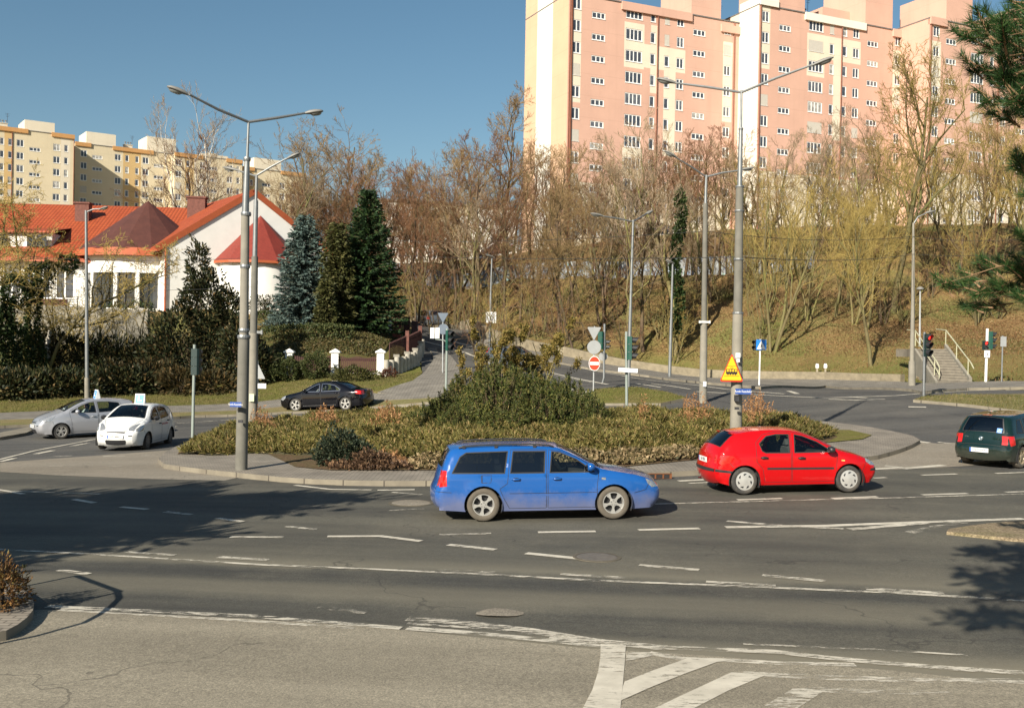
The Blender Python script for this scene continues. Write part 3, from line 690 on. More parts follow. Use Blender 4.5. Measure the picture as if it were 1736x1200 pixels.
    # --- top strip
    Ttot = c.T[-1]; tq = lambda p: [( (c.t_at(x=a, part='top') if k == 'x' else c.t_at(z=a, part=k)), v) for (k, a, v) in p]
    tops = [(n_, tq(p), m_, off) for (n_, p, m_, off) in sp['tops']]
    ex = [(t, 1.0) for t in np.arange(0, Ttot, .06)]+[(Ttot, 1.0)]; ex2 = [(Ttot, -1.0)]+[(t, -1.0) for t in np.arange(0, Ttot, .06)[::-1]]
    side1 = [(Ttot, v) for v in np.linspace(1, -1, 13)[1:-1]]; side0 = [(0., v) for v in np.linspace(-1, 1, 13)[1:-1]]
    outer2 = ex+side1+ex2+side0
    Vt, Ft, Ct = cdt_regions(outer2, [t[1] for t in tops], [], step*1.3)
    rg = np.zeros(len(Ct), int)
    for i, t in enumerate(tops): rg[inpoly(Ct, t[1])] = 1+i
    V3t = c.top(Vt); a, b, d = (V3t[Ft[:, i]] for i in range(3)); nrm = np.cross(b-a, d-a); ctr = np.array([0, 0, .6])
    if (nrm*((a+b+d)/3-ctr)).sum() < 0: Ft = Ft[:, ::-1]
    v, f = sub(V3t, Ft, rg == 0); bodyV.append(v); bodyF.append(f+n0)
    bo = mesh_obj('body', np.concatenate(bodyV), np.concatenate(bodyF), paint, root, smooth=True)
    for i, (n_, p, m_, off) in enumerate(tops):
        v, f = sub(c.top(Vt, off), Ft, rg == 1+i)
        if len(f): mesh_obj(n_, v, f, m_, root, smooth=True)
        if n_ in ('windscreen', 'rear_window'):
            q = np.array(resample(p, .06)); ctr = q.mean(0); d_ = (ctr-q)*np.array([.05, .045]); a3 = c.top(q-d_*.3, .004); b3 = c.top(q+d_, .004); k = len(q)
            mesh_obj('seal', np.concatenate([a3, b3]), [(j, (j+1) % k, k+(j+1) % k, k+j) for j in range(k)], black_plastic, root)
    # hood / tailgate seams across
    sm = MB()
    for pl in sp.get('top_seams', []):
        q = np.array(resample(tq(pl), .06, False)); tn = np.gradient(q, axis=0); tn /= np.linalg.norm(tn, axis=1)[:, None]+1e-9; nn = np.column_stack([tn[:, 1], -tn[:, 0]])*.006
        a = c.top(q+nn, .003); b = c.top(q-nn, .003); k = len(q); sm.add(np.concatenate([a, b]), [(i, i+1, k+i+1, k+i) for i in range(k-1)])
    if sm.V: sm.obj('bonnet_gap', black_rubber, root)
    # --- underbody, wheel wells, cabin
    hw = c.Wm*.93
    mb = MB(); x0, x1 = O[:, 0].min()+.12, O[:, 0].max()-.12
    mb.box((xw_r+ra-.02, -hw, zs-.01), (xw_f-ra+.02, hw, zs+.12)); mb.box((x0, -hw*.62, zs-.01), (x1, hw*.62, .52)); mb.box((x0+.05, -hw*.88, zs+.02), (xw_r-ra+.0, hw*.88, .5)); mb.box((xw_f+ra, -hw*.8, zs+.02), (x1-.05, hw*.8, .5))
    for xw in (xw_r, xw_f):
        for sg in (-1, 1):
            pts = [(xw+(ra+.005)*math.cos(R(a)), rw+(ra+.005)*math.sin(R(a))) for a in range(-25, 206, 11)]
            w_ = c.side([(xw, rw+ra+.02)])[0][1]-.004; n = len(pts)
            mb.add([(p[0], sg*w_, p[1]) for p in pts]+[(p[0], sg*hw*.6, p[1]) for p in pts], [(i, i+1, n+i+1, n+i) for i in range(n-1)])
    mb.obj('underbody', underb, root)
    it = MB(); fl = .46
    xd = sp.get('dash', .75); it.box((sp.get('cabin_rear', -1.5), -hw*.86, .30), (xd, hw*.86, fl)); it.box((xd-.02, -hw*.8, fl), (xd+.5, hw*.8, .88)); it.box((xd-.25, -hw*.78, .72), (xd, hw*.78, .93))
    it.obj('dashboard', interior, root)
    for (sx, sy) in ((sp.get('seat_x', .1), .36), (sp.get('seat_x', .1), -.36), (sp.get('seat_x', .1)-.92, .34), (sp.get('seat_x', .1)-.92, -.34)):
        sb = MB(); Mx = Matrix.Translation((sx, sy, fl)) @ Matrix.Rotation(R(-14), 4, 'Y')
        sb.prism([(-.06,-.24),(.06,-.24),(.08,-.15),(.08,.15),(.06,.24),(-.06,.24)], .04, .58, 0, Mx); sb.prism([(-.04,-.13),(.05,-.13),(.05,.13),(-.04,.13)], .62, .80, 0, Mx); sb.tube([Mx @ Vector((0,-.05,.55)), Mx @ Vector((0,-.05,.65))], .008, 6); sb.tube([Mx @ Vector((0,.05,.55)), Mx @ Vector((0,.05,.65))], .008, 6)
        sb.box((-.0, -.25, -.02), (.48, .25, .12), 0, Matrix.Translation((sx, sy, fl))); sb.obj('seat', seat_grey, root)
    if detail:
        sw = MB(); cx, cy, cz = xd-.32, .36, .88
        sw.tube([(cx+.08*math.sin(a)*-1, cy+.18*math.cos(a), cz+.16*math.sin(a)) for a in np.linspace(0, 2*math.pi, 20)], .014, 6, caps=False); sw.tube([(cx, cy, cz), (xd, cy, .8)], .02, 6); sw.obj('steering_wheel', interior, root)
    # --- wheels
    w0 = wheel_obj(rw, sp.get('tw', .195), sp['rim'], sp.get('tyre', tyre_mat), sp.get('rim_mat', alloy), sp['rim_r'])
    track = c.Wm-.125; first = True
    for xw in (xw_r, xw_f):
        for sg in (1, -1):
            w = w0 if first else copy_tree(w0); first = False; w.parent = root; w.location = (xw, sg*track, rw); w.rotation_euler = (0, R(17*xw*10 % 60), 0 if sg > 0 else math.pi)
            if xw == xw_f: w.rotation_euler.z += sp.get('steer', 0)
    # --- mirrors
    mx, mz = sp['mirror']
    for sg in (1, -1):
        p = c.side([(mx, mz)])[0]; mb = MB(); y0 = p[1]
        mb.tube([(mx+.02, sg*(y0-.02), mz-.02), (mx, sg*(y0+.07), mz)], [.03, .025], 8)
        ring = []
        for r_, t_ in ((.03, -.075), (.075, -.06), (.088, 0), (.07, .05), (.02, .085)): ring.append((r_, t_))
        Mm = Matrix.Translation((mx, sg*(y0+.14), mz+.025)) @ Matrix.Diagonal((1, 1.25, .92, 1)) @ Matrix.Rotation(R(90), 4, 'Y')
        mb.lathe(ring, 14, Mm); mb.lathe([(.03, -.075), (0, -.075)], 14, Mm)
        mo = mb.obj('mirror', sp.get('mirror_mat', paint), root, smooth=True)
        mg = MB(); mg.lathe([(.066, -.078), (.0, -.078)], 14, Mm); mg.obj('mirror_glass', chrome, mo)
    # --- wipers
    return root, c
def rect_t(kind, a0, a1, v0, v1): return [(kind, a0, v0), (kind, a0, v1), (kind, a1, v1), (kind, a1, v0)]
def ws_poly(xb, xt, v0=.93, v1=.86): return [('x', xb, -v0), ('x', xb, v0), ('x', (xb+xt)/2, (v0+v1)/2), ('x', xt, v1), ('x', xt, -v1), ('x', (xb+xt)/2, -(v0+v1)/2)]
blue_p = carpaint('blue_paint', (.006, .085, .32), .0, .5, .22); red_p = carpaint('red_paint', (.46, .003, .005), 0, 0, .2)
green_p = carpaint('dark_green_paint', (.003, .015, .012), 0, .16, .15); white_p = carpaint('white_car_paint', (.74, .74, .72), 0, 0)
silver_p = carpaint('silver_paint', (.40, .41, .44), .45, .1, .35); black_p = carpaint('black_paint', (.003, .003, .005), 0, 0, .12)
grey_p = carpaint('grey_car_paint', (.10, .115, .13), .3, .2, .35); darkblue_p = carpaint('dark_blue_paint', (.02, .03, .07), .2, .2)

# ---------- estate car
L = 4.40
estate = dict(squash=.90, L=L, W=1.735, belt=.90, wheels=(-1.32+.06, 1.255), rw=.315, ra=.365, paint=blue_p, rim='star5', rim_mat=alloy, tyre=tyre_dusty, rim_r=.205, tum=.36, kr=.07,
    outline=[(2.06,.20),(2.12,.27),(2.19,.36),(2.20,.50),(2.185,.56),(2.12,.66),(2.02,.745),(1.70,.845),(1.35,.905),(1.10,.945),(.96,.99),(.62,1.20),(.28,1.385),(.10,1.435),(-.30,1.462),(-.9,1.462),(-1.5,1.44),(-1.78,1.415),(-1.88,1.37),(-2.00,1.10),(-2.07,.86),(-2.10,.70),(-2.165,.60),(-2.19,.52),(-2.18,.36),(-2.10,.26)],
    doors=[[(.93,.24),(.93,.62),(.965,.90),(.93,.965),(.55,1.22),(.24,1.345),(.02,1.375),(-.02,.90),(-.02,.24)],
           [(-.05,.24),(-.05,.90),(-.03,1.375),(-.30,1.385),(-.72,1.385),(-.78,.92),(-.80,.72),(-.95,.62),(-.86,.42),(-.76,.24)]],
    windows=[[(.90,.915),(.55,1.175),(.24,1.32),(.07,1.345),(.015,.91)],[(-.085,.91),(-.05,1.35),(-.68,1.355),(-.745,.91)],[(-.85,.91),(-.775,1.355),(-1.58,1.335),(-1.70,1.25),(-1.86,.92)]],
    win_door=[0,1,None], win_mats=[glass_side,glass_dark,glass_dark], handles=[(.16,.80),(-.63,.80)], mirror=(.80,1.0), dash=.72,
    trims=[('tail_light',[(-2.03,.97),(-1.96,.97),(-1.955,.68),(-2.10,.66),(-2.08,.86)],red_lens),('side_marker',[(1.02,.77),(1.10,.765),(1.10,.81),(1.02,.81)],clear_lens),
           ('headlight',[(1.90,.77),(2.09,.69),(2.165,.60),(2.02,.60),(1.93,.68)],clear_lens),
           ('fuel_flap_gap',[(-1.30,.74),(-1.28,.74),(-1.28,.88),(-1.30,.88)],black_rubber)],
    seams=[[(1.97,.70),(1.90,.56),(1.66,.5)],[(-1.87,.56),(-2.16,.58)],[(-.76,.53),(.93,.53)],[(-1.29,.74),(-1.12,.74),(-1.10,.88),(-1.29,.88)]],
    tops=[('windscreen',ws_poly(1.02,.20),glass_side,-.006),('rear_window',[('rear',1.02,-.88),('rear',1.02,.88),('rear',1.36,.84),('rear',1.36,-.84)],glass_dark,-.006),
          ('tail_light',rect_t('rear',.67,.97,-1,-.88),red_lens,.0),('tail_light',rect_t('rear',.67,.97,.88,1),red_lens,.0),
          ('headlight',rect_t('front',.59,.70,.60,.99),clear_lens,0),('headlight',rect_t('front',.59,.70,-.99,-.60),clear_lens,0),('grille',rect_t('front',.60,.69,-.55,.55),black_plastic,0),('lower_grille',rect_t('front',.30,.40,-.7,.7),black_plastic,0)],
    top_seams=[[('x',2.05,-.95),('x',1.10,-.97)],[('x',2.05,.95),('x',1.10,.97)]])
def ang(p0, p1): return math.atan2(p1[1]-p0[1], p1[0]-p0[0])
def place(spec, ppr, ppf, side, name, label, **k):
    """ppr / ppf: pixels of the near-side rear and front wheel contact points"""
    a = hit(*ppr); b = hit(*ppf); rz = math.atan2(b.y-a.y, b.x-a.x); mid = (a+b)/2
    off = spec['W']/2-.12; n = Vector((-math.sin(rz), math.cos(rz), 0))*off*side
    xm = sum(spec['wheels'])/2; d = Vector((math.cos(rz), math.sin(rz), 0))
    loc = mid+n-d*xm; u = d*1.25
    zf, zr = g(*(loc+u).xy), g(*(loc-u).xy); zl, zr2 = g(*(loc+n).xy), g(*(loc-n).xy)
    loc.z = (zf+zr)/2+.012; pitch = -math.atan2(zf-zr, 2.5)
    return build_car(name, spec, loc, rz, label, tilt=(0, pitch), **k)
bc, cs = place(estate, (817,884), (1041,880), 1, 'estate_car', 'dusty blue estate car with black roof rails driving right in the nearest lanes')
for sg in (1, -1):
    pts = [(.12,1.375),(.02,1.405),(-.25,1.425),(-.8,1.43),(-1.3,1.42),(-1.62,1.40),(-1.72,1.37)]
    mb = MB(); mb.tube([(x, sg*.60, z+.015) for x, z in pts], .017, 8); [mb.box((x-.03, sg*.60-.015, 1.37), (x+.03, sg*.60+.015, 1.43)) for x in (-.25,-1.0,-1.62)]; mb.obj('roof_rail', black_plastic, bc, smooth=False)
mb = MB(); mb.tube([(-1.68,0,1.39),(-1.95,0,1.50)],.004,5); mb.obj('antenna', black_plastic, bc)
mb = MB(); mb.box((1.05,-.6,.965),(1.10,-.05,.985)); mb.tube([(1.07,-.55,.985),(.8,-.1,1.13)],.008,5); mb.tube([(1.07,.05,.985),(.8,.5,1.13)],.008,5); mb.obj('wiper', black_plastic, bc)

# ---------- red hatchback
hatch = dict(squash=.93, L=3.84, W=1.652, belt=.90, wheels=(-1.27, 1.172), rw=.30, ra=.352, paint=red_p, rim='cap7', rim_mat=hub_silver, rim_r=.20, tum=.40, kr=.16, kf=.2, sill=.20,
    outline=[(1.78,.20),(1.86,.30),(1.915,.40),(1.92,.50),(1.87,.60),(1.78,.685),(1.50,.80),(1.22,.875),(1.02,.925),(.86,1.0),(.48,1.22),(.12,1.37),(-.15,1.42),(-.55,1.432),(-.95,1.415),(-1.30,1.36),(-1.42,1.33),(-1.62,1.15),(-1.78,.965),(-1.84,.85),(-1.86,.68),(-1.905,.60),(-1.91,.48),(-1.88,.34),(-1.80,.25)],
    doors=[[(.83,.26),(.86,.60),(.90,.88),(.80,.99),(.45,1.20),(.12,1.335),(-.13,1.375),(-.17,.86),(-.17,.26)],[(-.20,.26),(-.20,.86),(-.16,1.375),(-.50,1.385),(-.80,1.33),(-.98,1.15),(-1.0,.92),(-1.0,.72),(-.86,.56),(-.83,.40),(-.80,.26)]],
    windows=[[(.80,.915),(.45,1.15),(.12,1.29),(-.06,1.325),(-.115,.905)],[(-.22,.905),(-.185,1.33),(-.48,1.335),(-.72,1.29),(-.91,1.12),(-.86,.95),(-.78,.91)]],
    win_door=[0,1], handles=[(.05,.79),(-.82,.81)], handle_mat=black_plastic, mirror=(.70,.95), mirror_mat=black_plastic, dash=.70, seat_x=.0, cabin_rear=-1.4,
    trims=[('side_moulding',[(-.76,.545),(.80,.53),(.80,.575),(-.76,.59)],black_plastic),('tail_light',[(-1.60,.86),(-1.50,.84),(-1.60,.70),(-1.80,.66),(-1.84,.70),(-1.80,.86)],red_lens),('bumper_trim',[(-1.90,.56),(-1.55,.52),(-1.55,.47),(-1.90,.50)],black_plastic),
           ('side_marker',[(.98,.71),(1.06,.705),(1.06,.735),(.98,.74)],orange_lens),('headlight',[(1.62,.76),(1.80,.66),(1.86,.59),(1.72,.60),(1.60,.68)],clear_lens),('bumper_trim',[(1.72,.47),(1.91,.47),(1.91,.53),(1.72,.52)],black_plastic)],
    seams=[[(-1.45,.50),(-1.60,.70)],[(1.60,.68),(1.55,.55),(1.5,.48)]],
    tops=[('windscreen',ws_poly(.93,.18),glass_side,-.006),('rear_window',[('x',-1.73,-.90),('x',-1.73,.90),('x',-1.42,.92),('x',-1.42,-.92)],glass_dark,-.004),
          ('tail_light',rect_t('rear',.68,.86,-1,-.86),red_lens,0),('tail_light',rect_t('rear',.68,.86,.86,1),red_lens,0),('bumper_trim',rect_t('rear',.50,.56,-1,1),black_plastic,.01),
          ('headlight',rect_t('front',.585,.68,.55,.98),clear_lens,0),('headlight',rect_t('front',.585,.68,-.98,-.55),clear_lens,0),('lower_grille',rect_t('front',.30,.40,-.6,.6),black_plastic,0),('bumper_trim',rect_t('front',.47,.52,-.95,.95),black_plastic,.01)],
    top_seams=[[('x',1.74,-.93),('x',1.05,-.95)],[('x',1.74,.93),('x',1.05,.95)]])
rc, cs = place(hatch, (1256,839), (1440,835), 1, 'hatchback_car', 'bright red five door hatchback driving right beside the island')
p = cs.top([(cs.t_at(z=.70, part='rear'), 0)], .02)[0]
plate(rc, Matrix.Translation(p) @ Matrix.Rotation(R(-90), 4, 'Z') @ Matrix.Rotation(R(90), 4, 'X'), 'GA 30S6')
mb = MB(); mb.tube([(-1.78,.45,.24),(-1.93,.45,.23)],.025,10); mb.obj('exhaust', chrome, rc)
mb = MB(); mb.box((-1.47,-.5,1.31),(-1.36,.5,1.325)); mb.obj('spoiler', red_p, rc)
# ---------- dark green hatchback seen from behind
gh = dict(hatch); gh.update(squash=1, L=3.74, W=1.655, paint=green_p, rim='multi', rim_mat=M('worn_alloy', (.30,.25,.17), .5, .2, 8, metal=.3), tyre=tyre_dusty, tum=.32, kr=.07, wheels=(-1.17,1.24), belt=.90, handle_mat=green_p, mirror_mat=green_p,
    outline=[(1.75,.20),(1.82,.30),(1.86,.40),(1.87,.52),(1.83,.62),(1.76,.70),(1.50,.80),(1.20,.87),(.98,.92),(.82,.98),(.46,1.22),(.14,1.37),(-.15,1.42),(-.7,1.425),(-1.25,1.40),(-1.44,1.375),(-1.52,1.34),(-1.66,1.10),(-1.74,.93),(-1.76,.72),(-1.83,.60),(-1.865,.54),(-1.86,.36),(-1.80,.27)],
    doors=[[(.80,.26),(.83,.60),(.86,.88),(.78,.97),(.43,1.20),(.12,1.33),(-.10,1.36),(-.14,.86),(-.14,.26)],[(-.17,.26),(-.17,.86),(-.13,1.36),(-.50,1.375),(-.90,1.35),(-.98,.92),(-.98,.72),(-.84,.5),(-.78,.26)]],
    windows=[[(.76,.93),(.43,1.15),(.12,1.285),(-.05,1.31),(-.10,.925)],[(-.20,.925),(-.165,1.32),(-.82,1.315),(-.90,.925)],[(-1.0,.94),(-.95,1.315),(-1.20,1.30),(-1.40,.96)]],
    win_door=[0,1,None], win_mats=[glass_dark]*3, handles=[(.02,.80),(-.80,.80)],
    trims=[('tail_light',[(-1.66,.90),(-1.58,.90),(-1.56,.66),(-1.76,.64),(-1.74,.90)],red_lens),('side_moulding',[(-.76,.50),(.78,.50),(.78,.545),(-.76,.545)],black_plastic),('headlight',[(1.60,.76),(1.76,.68),(1.80,.60),(1.70,.60),(1.60,.66)],clear_lens)],
    seams=[[(-1.5,.56),(-1.80,.58)]],
    tops=[('windscreen',ws_poly(.90,.20),glass_side,-.006),('rear_window',[('rear',.97,-.88),('rear',.97,.88),('rear',1.33,.85),('rear',1.33,-.85)],glass_dark,-.004),
          ('tail_light',rect_t('rear',.66,.90,-1,-.80),red_lens,.004),('tail_light',rect_t('rear',.66,.90,.80,1),red_lens,.004),('brake_light',rect_t('rear',1.355,1.385,-.22,.22),red_lens,.004),
          ('headlight',rect_t('front',.585,.68,.55,.98),clear_lens,0),('headlight',rect_t('front',.585,.68,-.98,-.55),clear_lens,0),('lower_grille',rect_t('front',.30,.40,-.6,.6),black_plastic,0)],
    top_seams=[[('rear',.62,-.93),('rear',.62,.93)],[('rear',.645,-.80),('rear',.96,-.93)],[('rear',.645,.80),('rear',.96,.93)]])
# heading away to the right: placed by the middle of its rear bumper
rp = P(1663, 788, 28.6); hd = R(40); gl = Vector((rp.x+1.86*math.cos(hd), rp.y+1.86*math.sin(hd), 0)); gl.z = g(gl.x, gl.y)+.012
gc, cs = build_car('hatchback_car', gh, gl, hd, 'dark green hatchback seen from behind at the right edge of the road', tilt=(0, -math.atan2(g(gl.x+.7, gl.y+1.1)-g(gl.x-.7, gl.y-1.1), 2.6)))
def rearM(cs, z, v, off=.012, part='rear'):
    t = cs.t_at(z=z, part=part); p = cs.top([(t, v)], off)[0]; q1 = cs.top([(t+.04, v)], off)[0]; q0 = cs.top([(t-.04, v)], off)[0]; up = Vector(q0-q1 if part == 'rear' else q1-q0).normalized()
    q2 = cs.top([(t, v+.05)], off)[0]; s_ = Vector(q2-p).normalized()
    right = -s_ if part == 'rear' else s_   # as seen by someone looking at that face
    n = right.cross(up); return Matrix.Translation(p) @ Matrix((right, up, n)).transposed().to_4x4()
plate(gc, rearM(cs, .50, 0, .03), 'F6T53AA')
badge = MB(); Mx = rearM(cs, .80, 0); badge.lathe([(.055,0),(.055,.008),(.045,.010),(.045,.004),(.0,.004)], 20, Mx)
bd = badge.obj('badge', chrome, gc); text_obj('V', .05, chrome, bd, Mx @ Matrix.Translation((0,.018,.006))); text_obj('W', .05, chrome, bd, Mx @ Matrix.Translation((0,-.018,.006)))
text_obj('POLO', .045, chrome, gc, rearM(cs, .83, .60), name='lettering'); text_obj('1.4', .04, chrome, gc, rearM(cs, .81, -.62), name='lettering')
stk = MB(); Mx = rearM(cs, 1.02, -.70, .010); stk.box((-.065,-.065,0),(.065,.065,.003),0,Mx); so_ = stk.obj('sticker', M('sticker_blue', (.12,.30,.75), .5), gc)
mb = MB(); mb.tube([Mx @ Vector((-.01,.045,.005)), Mx @ Vector((-.01,.0,.005)), Mx @ Vector((.03,0,.005)), Mx @ Vector((.04,-.04,.005))], .008, 5)
mb.tube([Mx @ Vector((-.01+.03*math.cos(a)-.0,-.02+.03*math.sin(a),.005)) for a in np.linspace(2.2, 5.6, 8)], .006, 5); mb.obj('emblem', plate_mat, so_)
mb = MB(); mb.tube([(-1.30,0,1.42),(-1.42,0,1.62),(-1.50,0,1.85)],[.006,.004,.003],5); mb.obj('antenna', black_plastic, gc)
[MB().box((-1.42,y_,.12),(-1.39,y_+.23,.32)).obj('mud_flap', tyre_dusty, gc) for y_ in (.55,-.78)]
# ---------- learner cars (same model, white and silver)
lh = dict(hatch); lh.update(squash=1, L=4.06, W=1.69, paint=white_p, rim='cap9', rim_mat=M('dark_hubcap', (.16,.16,.165), .5, .1, metal=.3), tum=.33, kf=.26, kr=.10, wheels=(-1.27,1.24), belt=.95, rw=.30, ra=.345, handle_mat=black_plastic, mirror_mat=black_plastic, sill=.19, dash=.78, seat_x=.08,
    outline=[(1.86,.19),(1.97,.26),(2.02,.36),(2.03,.50),(1.99,.62),(1.90,.74),(1.72,.85),(1.42,.96),(1.18,1.03),(1.02,1.09),(.55,1.33),(.18,1.46),(-.2,1.495),(-.75,1.49),(-1.25,1.44),(-1.50,1.39),(-1.62,1.34),(-1.82,1.08),(-1.90,.86),(-1.94,.68),(-2.00,.60),(-2.02,.45),(-1.98,.32),(-1.88,.24)],
    doors=[[(.80,.26),(.84,.60),(.92,.96),(.90,1.10),(.50,1.31),(.18,1.41),(-.10,1.44),(-.16,.92),(-.16,.26)],[(-.19,.26),(-.19,.92),(-.13,1.44),(-.6,1.435),(-1.05,1.38),(-1.20,1.06),(-1.12,.80),(-.88,.56),(-.78,.26)]],
    windows=[[(.60,1.0),(.60,1.20),(.45,1.28),(.16,1.375),(-.04,1.40),(-.10,.985)],[(-.21,.985),(-.165,1.40),(-.6,1.395),(-1.0,1.34),(-1.12,1.07),(-1.05,1.03)],[(.86,1.01),(.84,1.07),(.64,1.18),(.64,1.0)]],
    win_door=[0,1,None], win_mats=[glass_side]*3, handles=[(.02,.84),(-.90,.90)], mirror=(.66,1.03),
    trims=[('tail_light',[(-1.60,1.34),(-1.54,1.33),(-1.66,.98),(-1.80,.98)],red_lens),('headlight',[(1.50,.88),(1.42,.92),(1.62,.70),(1.80,.66),(1.92,.68),(1.86,.76),(1.70,.84)],clear_lens)],
    seams=[[(1.55,.70),(1.50,.55)],[(-1.6,.60),(-1.9,.62)]],
    tops=[('windscreen',ws_poly(1.10,.24),glass_side,-.006),('rear_window',[('rear',1.08,-.90),('rear',1.08,.90),('rear',1.33,.86),('rear',1.33,-.86)],glass_dark,-.004),
          ('headlight',[('front',.68,.70),('front',.74,.66),('front',.86,.80),('front',.92,.97),('front',.80,.99),('front',.68,.99)],clear_lens,.002),('headlight',[('front',.68,-.70),('front',.74,-.66),('front',.86,-.80),('front',.92,-.97),('front',.80,-.99),('front',.68,-.99)],clear_lens,.002),
          ('grille',[('front',.585,-.52),('front',.585,.52),('front',.63,.60),('front',.63,-.60)],black_plastic,0),('lower_grille',[('front',.27,-.60),('front',.36,-.66),('front',.40,-.60),('front',.40,.60),('front',.36,.66),('front',.27,.60)],black_plastic,0),
          ('fog_recess',[('front',.50,.76),('front',.53,.76),('front',.55,.98),('front',.51,.98)],black_plastic,0),('fog_recess',[('front',.50,-.76),('front',.53,-.76),('front',.55,-.98),('front',.51,-.98)],black_plastic,0),
          ('tail_light',rect_t('rear',.98,1.34,-1,-.90),red_lens,.004),('tail_light',rect_t('rear',.98,1.34,.90,1),red_lens,.004)],
    top_seams=[[('front',.66,-.60),('front',.75,-.64),('front',.90,-.78),('x',1.2,-.93)],[('front',.66,.60),('front',.75,.64),('front',.90,.78),('x',1.2,.93)],[('front',.66,-.60),('front',.66,.60)]])
lblue = M('sign_blue', (.02, .22, .62), .4, .05)
def roof_sign(root, x, z=1.49):
    mb = MB(); mb.add([(x-.10,-.17,z),(x+.10,-.17,z),(x+.10,.17,z),(x-.10,.17,z),(x-.02,-.17,z+.36),(x+.02,-.17,z+.36),(x+.02,.17,z+.36),(x-.02,.17,z+.36)], [(0,3,2,1),(4,5,6,7),(0,1,5,4),(1,2,6,5),(2,3,7,6),(3,0,4,7)])
    o = mb.obj('roof_sign', plate_mat, root)
    for sg in (1, -1):
        tilt = math.atan2(.08, .36); Mx = Matrix.Translation((x+sg*.063, 0, z+.18)) @ Matrix.Rotation(R(90)*sg, 4, 'Z') @ Matrix.Rotation(R(90)-tilt, 4, 'X')
        b = MB(); b.box((-.14,-.145,0),(.14,.145,.003),0,Mx); bo = b.obj('sign_panel', lblue, o)
        # plain white L
        b = MB(); b.box((-.065,-.09,.004),(-.015,.10,.007),0,Mx); b.box((-.015,-.09,.004),(.075,-.045,.007),0,Mx); b.obj('letter', plate_mat, o)
wc, cs = place(lh, (292.7,749), (236.6,764), -1, 'hatchback_car', 'white driving school hatchback with a blue L sign on its roof')
roof_sign(wc, -.35); plate(wc, rearM(cs, .49, 0, .012, 'front'), 'WE 488AY')
p = cs.side([(-.55,.80)])[0]; text_obj('AUTO SZKOLA', .10, M('red_ink', (.5,.05,.08), .5), wc, Matrix.Translation((-.05-.5,-1*0+p[1]+.004,.80)) @ Matrix.Rotation(R(180), 4, 'Z') @ Matrix.Rotation(R(90), 4, 'X'))
text_obj('NAUKA JAZDY', .07, bpy.data.materials['red_ink'], wc, Matrix.Translation((-.05-.5,p[1]+.004,.68)) @ Matrix.Rotation(R(180), 4, 'Z') @ Matrix.Rotation(R(90), 4, 'X'))
sh = dict(lh); sh.update(paint=silver_p, mirror_mat=silver_p, handle_mat=silver_p, rim='multi', rim_mat=alloy)
a = hit(105, 743)
def place_h(spec, pf, heading, side, name, label, **k):
    """by the near front wheel contact pixel and a heading"""
    b = hit(*pf); d = Vector((math.cos(heading), math.sin(heading), 0)); n = Vector((-math.sin(heading), math.cos(heading), 0))*(spec['W']/2-.12)*side
    loc = b+n-d*max(spec['wheels']); loc.z = (g(*(loc+d).xy)+g(*(loc-d).xy))/2+.012
    return build_car(name, spec, loc, heading, label, tilt=(0, -math.atan2(g(*(loc+d*1.2).xy)-g(*(loc-d*1.2).xy), 2.4)), **k)
sc_, cs = place_h(sh, (103,744), R(218), -1, 'hatchback_car', 'silver driving school hatchback with a blue sign on its roof, left of the white one')
roof_sign(sc_, -.35); plate(sc_, rearM(cs, .49, 0, .012, 'front'), 'WE 521CK')
